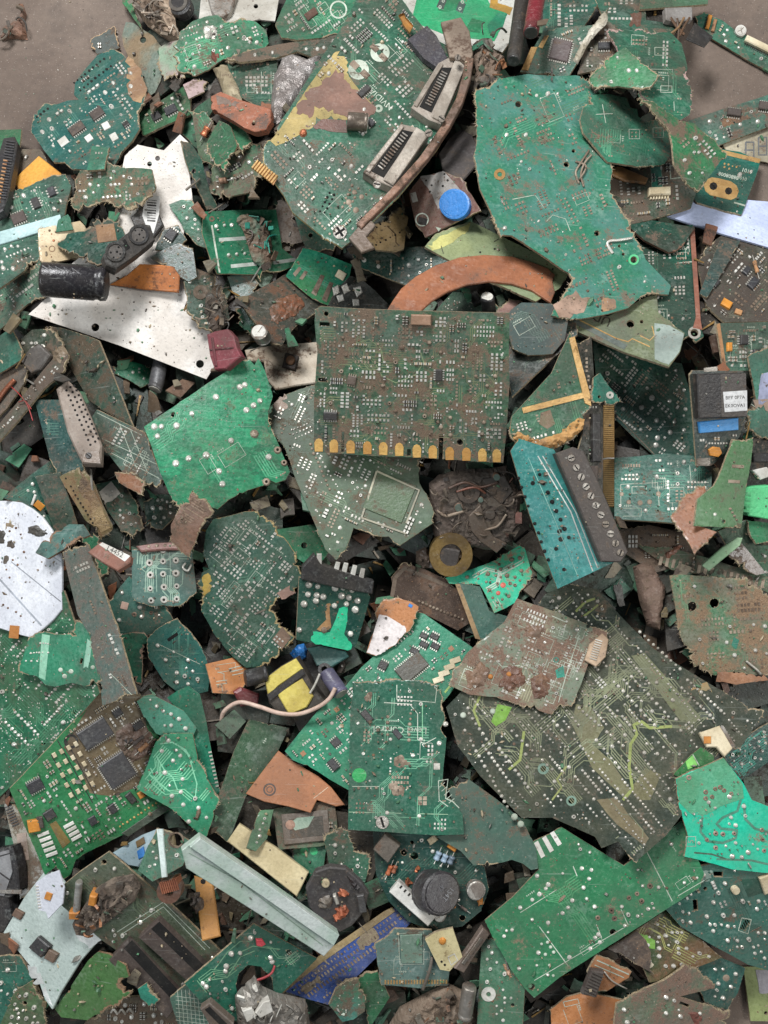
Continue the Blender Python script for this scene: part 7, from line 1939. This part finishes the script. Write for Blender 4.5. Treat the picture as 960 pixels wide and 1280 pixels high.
B(6.2, 'grey teal board with black rectangular slots at the lower right', '828,1132 852,1106 876,1082 904,1076 965,1086 965,1214 934,1205 890,1181 850,1158', '4f8872', c2='4a7f6c', ang=-25, dirt=.25, wear=.6, j=.9, pour=.2, pad=14, lone=24, tr=9, tcol='37665a', smd=4, holes=[(897, 1092, 12, 7, 0), (869, 1131, 6, 14, -5), (931, 1155, 8, 15, 30), (881, 1110, 2.6)], ex=[('print', 'pale_scuff', '872,1090 892,1084 890,1100 876,1108', mat('8fa89e', None, .3), 2.5, .1), ('line', '926,1146 938,1148 934,1166 922,1162 926,1146', 1.2, 'silk'), ('poly', 'dark_square', '925,1098 948,1096 952,1114 934,1120', .4, mat('2f5a4c', None, .2)), ('box', 'cream_component', 957, 1102, 16, 22, -20, 4, 'cream'), ('up', 917, 1110, 5, 4, 'cream', 'cream', 0, 0, 'peg')])
B(6.25, 'big plain green board with long white scratches at the bottom right', '606,1150 640,1121 673,1086 666,1052 702,1034 780,1082 852,1026 880,1092 876,1108 790,1164 700,1222 668,1248 656,1236 640,1214 622,1182', '439a60', c2='3b8f5a', ang=-34, dirt=.2, dcol='8a7660', wear=.6, j=.6, pour=.15, lone=16, tr=3, silk=3, holes=[(766, 1165, 4), (665, 1234, 4)],
  ex=[('line', '716,1082 752,1172', 1.2, 'silk'), ('line', '808,1064 840,1126', 1.2, 'silk'), ('line', '674,1158 712,1210', 1.1, 'silk'), ('line', '668,1226 880,1100', .9, 'silk'), ('line', '650,1140 696,1111', .9, 'silk'), ('line', '776,1136 785,1156', .9, 'silk'), ('dots', '650,1134 665,1124 674,1117 682,1110 685,1105 671,1094 710,1134 703,1141 685,1153 640,1162 630,1170 712,1197 744,1172 750,1178 748,1168 738,1186 781,1157 797,1145 810,1136 727,1085 739,1087 736,1098', 2.8, 1.2, 'solder'), ('dots', '812,1107 796,1117 786,1122 802,1126 764,1138 747,1147 768,1148', 3.4, 1.1, 'dull', True), ('row', 677, 1180, 692, 1220, 4, 2, 'silk'), ('row', 684, 1178, 692, 1190, 3, 2, 'silk'), ('poly', 'white_bar', '667,1053 672,1050 681,1069 676,1072', .5, 'white'), ('poly', 'white_bar', '677,1047 682,1044 692,1062 687,1065', .5, 'white'), ('poly', 'white_bar', '687,1041 692,1038 702,1054 697,1057', .5, 'white')])
B(6.5, 'dull dark green warped board between the Level Control board and motherboard', '545,1046 578,1040 560,986 586,974 622,1000 652,1024 670,1058 673,1086 664,1088 654,1080 640,1075 612,1082 592,1082 576,1064', '456f5c', c2='3f6454', dirt=.28, dcol='6a5a4a', wear=.4, j=1.0, pour=.1, warp=2.0, rimw=4, smax=.06, rough=.6)
B(5.6, 'round dark green board with a black coil and white terminal strip', '466,1040 500,1037 560,1038 580,1062 606,1084 611,1110 602,1138 578,1157 542,1163 510,1151 486,1126 470,1092', '22564a', ang=45, dirt=.15, j=.4, pour=.15, rough=.35, lone=6, tr=5, holes=[(505, 1066, 4), (518, 1070, 5), (515, 1053, 2.5), (578, 1147, 4)], ex=[
    ('up', 538, 1112, 26, 28, mat('343134', '282628', .2, wear=.5, rough=.45), mat('3a373a', '302d30', .15, wear=.4), 16, -6, 'coil'), ('text', '154TR', 560, 1108, 9, 128, mat('77777a'), False, 28.6), ('text', '470', 552, 1100, 8, 128, mat('66666a'), False, 28.6), ('polyz', 'white_terminal', '488,1110 499,1097 546,1140 536,1152', 0, 13, 'white', 1), ('comb', 500, 1101, 541, 1138, 8, 2.2, 4, .4, 'hole', 'terminal_slots', 13), ('poly', 'steel_box', '468,1058 482,1038 501,1054 486,1075', 12, 'steel', 1), ('up', 594, 1110, 11.5, 11, 'steel', mat('6a625c', None, .3), 2, -1), ('up', 551, 1142, 7.5, 9, 'steel', 'tin', -1, -1),
    ('res', 543, 1078, 552, 1058, 4, mat('8fa4b8', None, .15)), ('res', 552, 1080, 560, 1062, 4, mat('8fa4b8', None, .15)), ('res', 560, 1082, 568, 1064, 4, mat('6a7a8a', None, .15)), ('res', 482, 1098, 492, 1074, 3, mat('b0603c')), ('res', 490, 1094, 497, 1076, 3, mat('b0603c')), ('muck', '516,1090 522,1080 526,1084 522,1092', 5, 'copper', 'disc_capacitor'), ('muck', '500,1098 510,1094 516,1102 506,1106', 6, 'copper', 'disc_capacitor'), ('box', 'orange_component', 566, 1057, 12, 8, 35, 6, 'orange'), ('muck', '562,1128 570,1124 572,1134 564,1138', 6, 'orange', 'tantalum_bead'), ('muck', '596,1124 604,1120 604,1130 598,1132', 6, 'orange', 'tantalum_bead'), ('res', 572, 1128, 588, 1140, 2, 'chipbrown'), ('box', 'pale_component', 541, 1049, 12, 8, -35, 3, 'cream')])
B(5.4, 'blue memory board caked in brown with a tan edge strip', '346,1236 400,1194 480,1140 498,1133 516,1150 500,1168 455,1212 410,1256 388,1250', '31519a', c2='2b4684', ang=-36, dirt=.36, dcol='7d715e', wear=.3, j=.3, smax=.15, pour=.3, pad=24, pm='dull', via=60, viam='dull', ex=[('poly', 'tan_edge', '346,1237 400,1194 480,1139 490,1134 494,1139 480,1149 404,1202 354,1242', .8, mat('94815c', '7d6b4c', .4))] + [('print', 'muddy_patch', '%g,%g %g,%g %g,%g %g,%g' % (x, y, x + 20, y - 14, x + 26, y - 6, x + 6, y + 9), mat('8a7c66', '6f6450', .4), 2.5, .25) for x, y in ((376, 1234), (446, 1178))] + [('comb', 372, 1242, 496, 1152, 34, 2.2, 4, .4, 'dull', 'pads'), ('comb', 384, 1246, 500, 1160, 30, 2.2, 5, .4, 'dull', 'pads'), ('comb', 368, 1236, 490, 1146, 30, 1.6, 3, .4, 'dull', 'pads')])
X(5.7, 'slab', 'motor_housing', 'motor', 'black plastic motor housing with orange copper coils', '382,1112 394,1090 412,1084 432,1086 452,1104 461,1118 456,1140 440,1158 425,1166 406,1160 386,1134', t=8, m=mat('454244', '353335', .35, '6a5c52', .5, .6), bev=1.5, ex=[('muck', '420,1112 428,1108 436,1116 432,1122 424,1120', 7, mat('b3694c', '96523a', .2, metal=.3), 'copper_coil'), ('muck', '414,1144 420,1134 432,1130 437,1138 430,1150 418,1154', 8, mat('b3694c', '96523a', .2, metal=.3), 'copper_coil'), ('up', 407, 1103, 5, 3, 'cream', 'cream', 0, 0, 'rivet'), ('muck', '395,1122 408,1116 418,1124 412,1136 398,1136', 5, mat('6f675f', '57504a')), ('box', 'clip', 452, 1128, 9, 22, -10, 4, mat('5a5a5c')), ('box', 'pin', 420, 1122, 4, 12, -20, 6, 'tin'), ('muck', '430,1090 446,1100 452,1112 440,1110', 4, mat('3a3638'))])
B(4.5, 'grimy square chip socket board under the brown phenolic board', '341,1012 380,1004 418,1002 424,1052 400,1058 348,1062', '6f7f62', dirt=.4, j=.9, pour=.1, smd=4, ex=[('poly', 'chip_socket', '352,1018 410,1012 414,1050 356,1056', 3.5, mat('6a6058', '57493f', .5)), ('polyz', 'chip_face', '362,1024 404,1020 406,1044 364,1048', 3.5, 3.9, mat('3f3d38', '35322d', .4)), ('print', 'pale_flake', '362,1030 372,1022 394,1020 386,1034 370,1038', mat('9aaa9a', '6f8a7a', .3), 2, 4.1), ('ring', 364, 1031, .2, 6, mat('b08a78'), 4.4, 'copper_spot')])
B(5.65, 'small pale green perforated strip over the cream bar', '313,1044 326,1012 342,1012 338,1030 334,1048 320,1064 308,1060', '74a070', dirt=.25, j=1.2, lone=9, holes=[(316, 1034, 3)])
X(5.15, 'slab', 'cream_bar', 'bar', 'plain cream coloured bar between the white rail and chip socket', '284,1052 299,1030 345,1060 386,1091 371,1121', t=9, m=mat('d2c4a0', 'c4b48e', .1, '7a6a50', .3, .5), bev=1.2)
B(4.15, 'bright green board piece with round marks above the motor housing', '362,1062 385,1056 408,1056 404,1086 386,1110 376,1096', '349a68', dirt=.2, j=.8, pour=.3, ex=[('ring', 380, 1064, .2, 5, mat('2fae70'), .3, 'round_mark'), ('ring', 392, 1064, .2, 5, mat('2fae70'), .3, 'round_mark')])
B(5.05, 'torn sage board below the left corner of the Level Control board', '406,1050 420,1030 436,1038 440,1066 462,1068 464,1084 456,1104 436,1088 412,1086', '4f8062', ang=10, dirt=.35, j=1.6, via=30, lone=4)
B(5.5, 'pale corroded square chip board at the bottom centre', '470,1182 494,1162 540,1164 552,1190 562,1216 560,1232 526,1236 478,1231 472,1206', '86a294', c2='6f9284', ang=3, dirt=.3, wear=1.0, j=1.0, pour=.3, silk=6, ex=[('poly', 'chip', '500,1170 528,1168 528,1204 502,1204', 1.5, mat('7d9a8c', '6a8678', .35, wear=.9)), ('line', '498,1168 530,1166 530,1206 500,1206 498,1168', 1, 'silk'), ('comb', 480, 1228, 560, 1228, 22, 2, 5, .5, 'gold', 'edge_contacts'), ('wire', '540,1196,2 536,1212,4 528,1236,2', 2, mat('6f665e'), 'cable')])
B(6.05, 'cream connector board with an amber dot below the round coil board', '530,1172 548,1164 566,1160 572,1178 578,1196 562,1214 550,1212', 'd9cca0', c2='ccbd8e', dirt=.18, dcol='8a7048', pour=0, j=.6, ex=[('dots', '553,1176', 5, 3, 'orange'), ('line', '560,1196 568,1192 572,1200 564,1206 560,1196', 1.4, 'white'), ('dots', '552,1202 556,1206', 1.5, .5, 'hole')])
B(5.0, 'tan laminate strip peeking below the round coil board', '490,1130 504,1140 522,1160 536,1178 524,1182 508,1162', 'b8a27c', dirt=.3, pour=0, j=1.0)
B(5.75, 'rounded teal crust fragment at the bottom beside the blue memory board', '411,1256 420,1236 434,1226 446,1226 458,1244 456,1264 442,1274 428,1277', '5fa088', c2='4c9068', dirt=.4, j=1.6, wear=.9, crumb=30, crumbm='silk')
B(4.95, 'mid green triangular fragment at the bottom centre', '438,1228 456,1218 472,1214 487,1246 462,1284 456,1256', '468f58', dirt=.2, pour=.1, j=1.0)
X(4.0, 'lump', 'fabric_scrap', 'scrap', 'crumpled brown torn scrap at the bottom centre', '484,1290 500,1264 530,1248 560,1234 588,1246 604,1292', t=9, col='8a7868', c2='6b5a4c', freq=.1, amp=.5, j=1.6, junk=40)
X(5.2, 'free', 'steel_tube', 'tube', 'dented grey steel tube at the bottom centre', '572,1226 592,1240 592,1268 576,1270', t=6, up=6, ex=[('can', 586, 1226, 580, 1266, 9, 'steel', 'hole', 'tube')])
B(4.65, 'sage green board with a round eyelet at the bottom', '603,1166 622,1180 640,1212 656,1236 653,1292 596,1292 600,1210', '5f9269', ang=3, dirt=.3, wear=.5, j=.8, pour=.1, lone=10, holes=[(641, 1256, 2.6)], ex=[('ring', 611, 1242, 3, 9, 'tin', 1.2, 'eyelet'), ('muck', '628,1206 634,1202 642,1222 636,1230', 4, mat('a8846a'))])
X(6.75, 'slab', 'switch_strip', 'strip', 'narrow grey brown metal strip leaning at the left of the plain green board', '568,1211 588,1184 604,1160 613,1168 596,1192 580,1217', t=7, m=mat('7d6e66', '675850', .45, metal=.3), ex=[('box', 'ridge', 590, 1188, 4, 40, 36, 1.5, 'steel')])
B(5.45, 'orange board with white text marks at the bottom edge', '688,1262 708,1246 732,1240 762,1246 792,1253 764,1290 690,1290', 'b97c50', c2='a86c42', ang=-20, dirt=.2, pour=0, j=1.1, silk=12, ex=[('line', '704,1252 722,1248 724,1254 706,1258 704,1252', 1, 'silk')])
B(6.3, 'small orange brown board with white stripes above the orange board', '734,1216 740,1204 746,1194 766,1202 789,1215 786,1222 758,1240 744,1240', 'b27e5a', c2='9c6a48', dirt=.25, pour=0, j=.8, ex=[('line', '746,1200 786,1218', 1.6, 'silk'), ('line', '743,1206 780,1222', 1.2, 'silk'), ('wire', '755,1214,1 764,1224,3 784,1236,1', .9, 'tin')])
X(6.6, 'slab', 'ribbed_part', 'component', 'dark ribbed coil lying on the small orange brown board', '728,1244 740,1214 756,1216 746,1248', t=7, m='chipbrown', bev=1.5, ex=[('comb', 748, 1216, 735, 1244, 8, 1.6, 15, 1.2, mat('5a5450'), 'windings')])
B(5.8, 'pinkish grey splintered board at the bottom right', '772,1256 800,1240 830,1226 856,1208 874,1220 894,1236 872,1240 850,1246 880,1256 908,1266 906,1292 768,1292', '829274', c2='8a7a6a', ang=-15, dirt=.5, dcol='8a6f5f', wear=.6, j=2.0, pour=.1, lone=5, crumb=50, holes=[(856, 1256, 13, 4, 20)], ex=[('muck', '860,1266 872,1262 882,1272 870,1282', 3, mat('8a5248', '6a3c34'))])
B(3.85, 'plain teal board under the splintered board at the bottom right', '866,1212 896,1194 931,1210 922,1240 910,1264 880,1252', '417f6e', dirt=.22, j=.8, lone=6, pour=.2, ex=[('dots', '907,1222', 4, .6, 'dull')])
B(4.0, 'olive and rust coloured board in the gap below the plain green board', '786,1168 830,1138 870,1170 902,1196 832,1224 812,1228', '4a5a34', c2='7a5226', ang=28, dirt=.3, dcol='7a5030', pour=.4, j=.8, tr=12, tcol='a8a860', lone=16, pad=5, ex=[('print', 'lime_stain', '796,1164 808,1168 816,1184 808,1182 800,1176', mat('6fa040', None, .2), 2, .2), ('print', 'white_tear', '796,1172 806,1180 814,1192 818,1206 812,1210 808,1194 800,1182', mat('cfc4ae', None, .2), 2, .4)])
B(4.9, 'plain dark brown plate below the plain green board', '760,1186 778,1176 796,1164 808,1176 814,1192 812,1212 818,1218 790,1202', '4c423e', c2='403633', dirt=.35, pour=0, j=1.6)
B(2.5, 'yellow green board on the floor in the bottom right corner', '929,1209 965,1206 965,1276 938,1276', 'b0bb78', c2='a2ad6c', dirt=.18, pour=.05, j=.7, t=5, holes=[(957, 1266, 2.5)], ex=[('print', 'lavender_patch', '944,1212 965,1212 965,1240 950,1240', mat('b5b0b8', None, .2), 1.2, .4)])
# long white rail and the bits around it
X(6.0, 'slab', 'metal_rail', 'rail', 'long whitish metal rail with worn green end, lower left', '227,1063 250,1045 336,1104 423,1166 418,1182 405,1196 320,1141 233,1086', t=8, m=mat('ccd4d2', 'b2c8ba', .15, '7a8a70', .8, .35, .25), bev=1.0, ex=[('polyz', 'upper_flange', '237,1056 250,1045 336,1104 423,1166 416,1179 328,1118', 0, 5, mat('d0d8d6', 'b8ccc2', .15, '7a8a70', .9, .35, .15), .6), ('line', '236,1066 300,1102 404,1182', 1, mat('8fa898'), .2)])
X(5.3, 'slab', 'orange_plate', 'plate', 'long orange brown plate with a hole left of the white rail', '242,1094 254,1098 266,1104 270,1136 275,1170 252,1176 246,1130', t=3, m=mat('bd8848', 'ac7638', .25, '6a4c30', .4, .6), ex=[('ring', 254, 1102, .2, 3.2, 'hole', .3, 'hole_plug'), ('muck', '238,1118 250,1112 258,1124 254,1138 244,1142 236,1132', 8, mat('4c4440', '3a3330', .4), 'burnt_component')])  # hole is a black disc on the plate, its shade painted
X(4.85, 'free', 'copper_coil', 'coil', 'round copper wound coil left of the orange brown plate', '200,1096 232,1096 232,1126 202,1126', t=6, up=8, ex=[('ring', 216, 1108, 6, 15, mat('6a4a3c', '4a342c', .35), 10, 'core'), ('comb', 206, 1104, 228, 1098, 9, 1.6, 14, 11, mat('b8755a', '9a5a42', .2, metal=.5), 'windings')])
B(4.9, 'green board with a big round hole and a white bar, lower left', '172,1088 184,1058 195,1034 216,1040 238,1052 228,1082 206,1094 190,1102', '55906a', ang=15, dirt=.25, j=.8, pour=.2, lone=4, silk=4, holes=[(220, 1050, 8)], ex=[('poly', 'white_bar', '197,1036 204,1036 209,1096 203,1097', 2.5, mat('c8d4d2', None, .15)), ('ring', 220, 1050, 8, 10, 'dull', .8, 'hole_ring')])
X(4.2, 'slab', 'grey_cover', 'cover', 'blue grey curved cover with a blue spot behind the big round hole board', '140,1066 176,1044 196,1036 190,1060 172,1084 160,1082', t=6, m=mat('9fb3bc', '8aa0aa', .2, wear=.6), ex=[('poly', 'blue_spot', '172,1064 180,1058 182,1070 174,1074', 1.5, 'blue'), ('poly', 'brown_spot', '170,1052 180,1046 182,1054 172,1060', 1, mat('6a5430'))])
B(5.6, 'dark green board with a wide round cut out at the bottom left', '231,1230 274,1192 317,1154 356,1176 396,1198 372,1222 350,1244 342,1238 340,1222 326,1208 310,1206 298,1216 294,1232 300,1250 306,1262 296,1278 268,1272', '2f8060', c2='28745a', ang=-38, dirt=.15, j=.5, pour=.2, rough=.32, tr=9, tcol='7ab08c', lone=5, silk=3, holes=[(361, 1190, 3.5)], ex=[('dots', '313,1172 254,1230 258,1234 283,1208 282,1214 289,1192 338,1197 340,1202', 3.4, 2, 'solder'), ('trace', '258,1226 284,1222 300,1196 318,1188', 1.3, mat('7ab08c')), ('trace', '268,1212 284,1190 300,1176 314,1176', 1.3, mat('7ab08c')), ('trace', '296,1192 316,1182 350,1186', 1.3, mat('7ab08c')), ('poly', 'red_light', '319,1172 327,1172 331,1178 326,1181 320,1180', 4, mat('b8404a')), ('wire', '312,1226,2 326,1220,5 338,1214,4 343,1206,1', 1.4, mat('a02c34'))])
X(6.55, 'lump', 'metal_socket', 'socket', 'crushed grey metal socket with white clips at the bottom left', '295,1250 306,1236 320,1224 330,1238 348,1246 384,1254 392,1292 300,1292', t=9, m=mat('8f8a84', '6f6862', .4, '5a4c40', .6, .45, .4), freq=.1, amp=.4, j=1.0, junk=22, jc=[('a8a49e', .4), ('8f8a84', .4), ('d8d4cc', 0), ('5c5652', 0)], ex=[('poly', 'white_clip', '300,1256 312,1252 318,1262 306,1270', 12, 'white'), ('poly', 'white_clip', '326,1244 334,1242 338,1256 322,1264 316,1258', 13, 'white')])
X(6.0, 'slab', 'connector_shell', 'connector', 'brown rimmed connector shell at the bottom edge', '250,1262 262,1254 292,1280 290,1292 268,1292', t=9, m=mat('6f625a', '574b44', .45), ex=[('polyz', 'dark_slot', '256,1262 262,1258 286,1282 284,1290', 0, .3, 'hole')])
build_all()
grit()
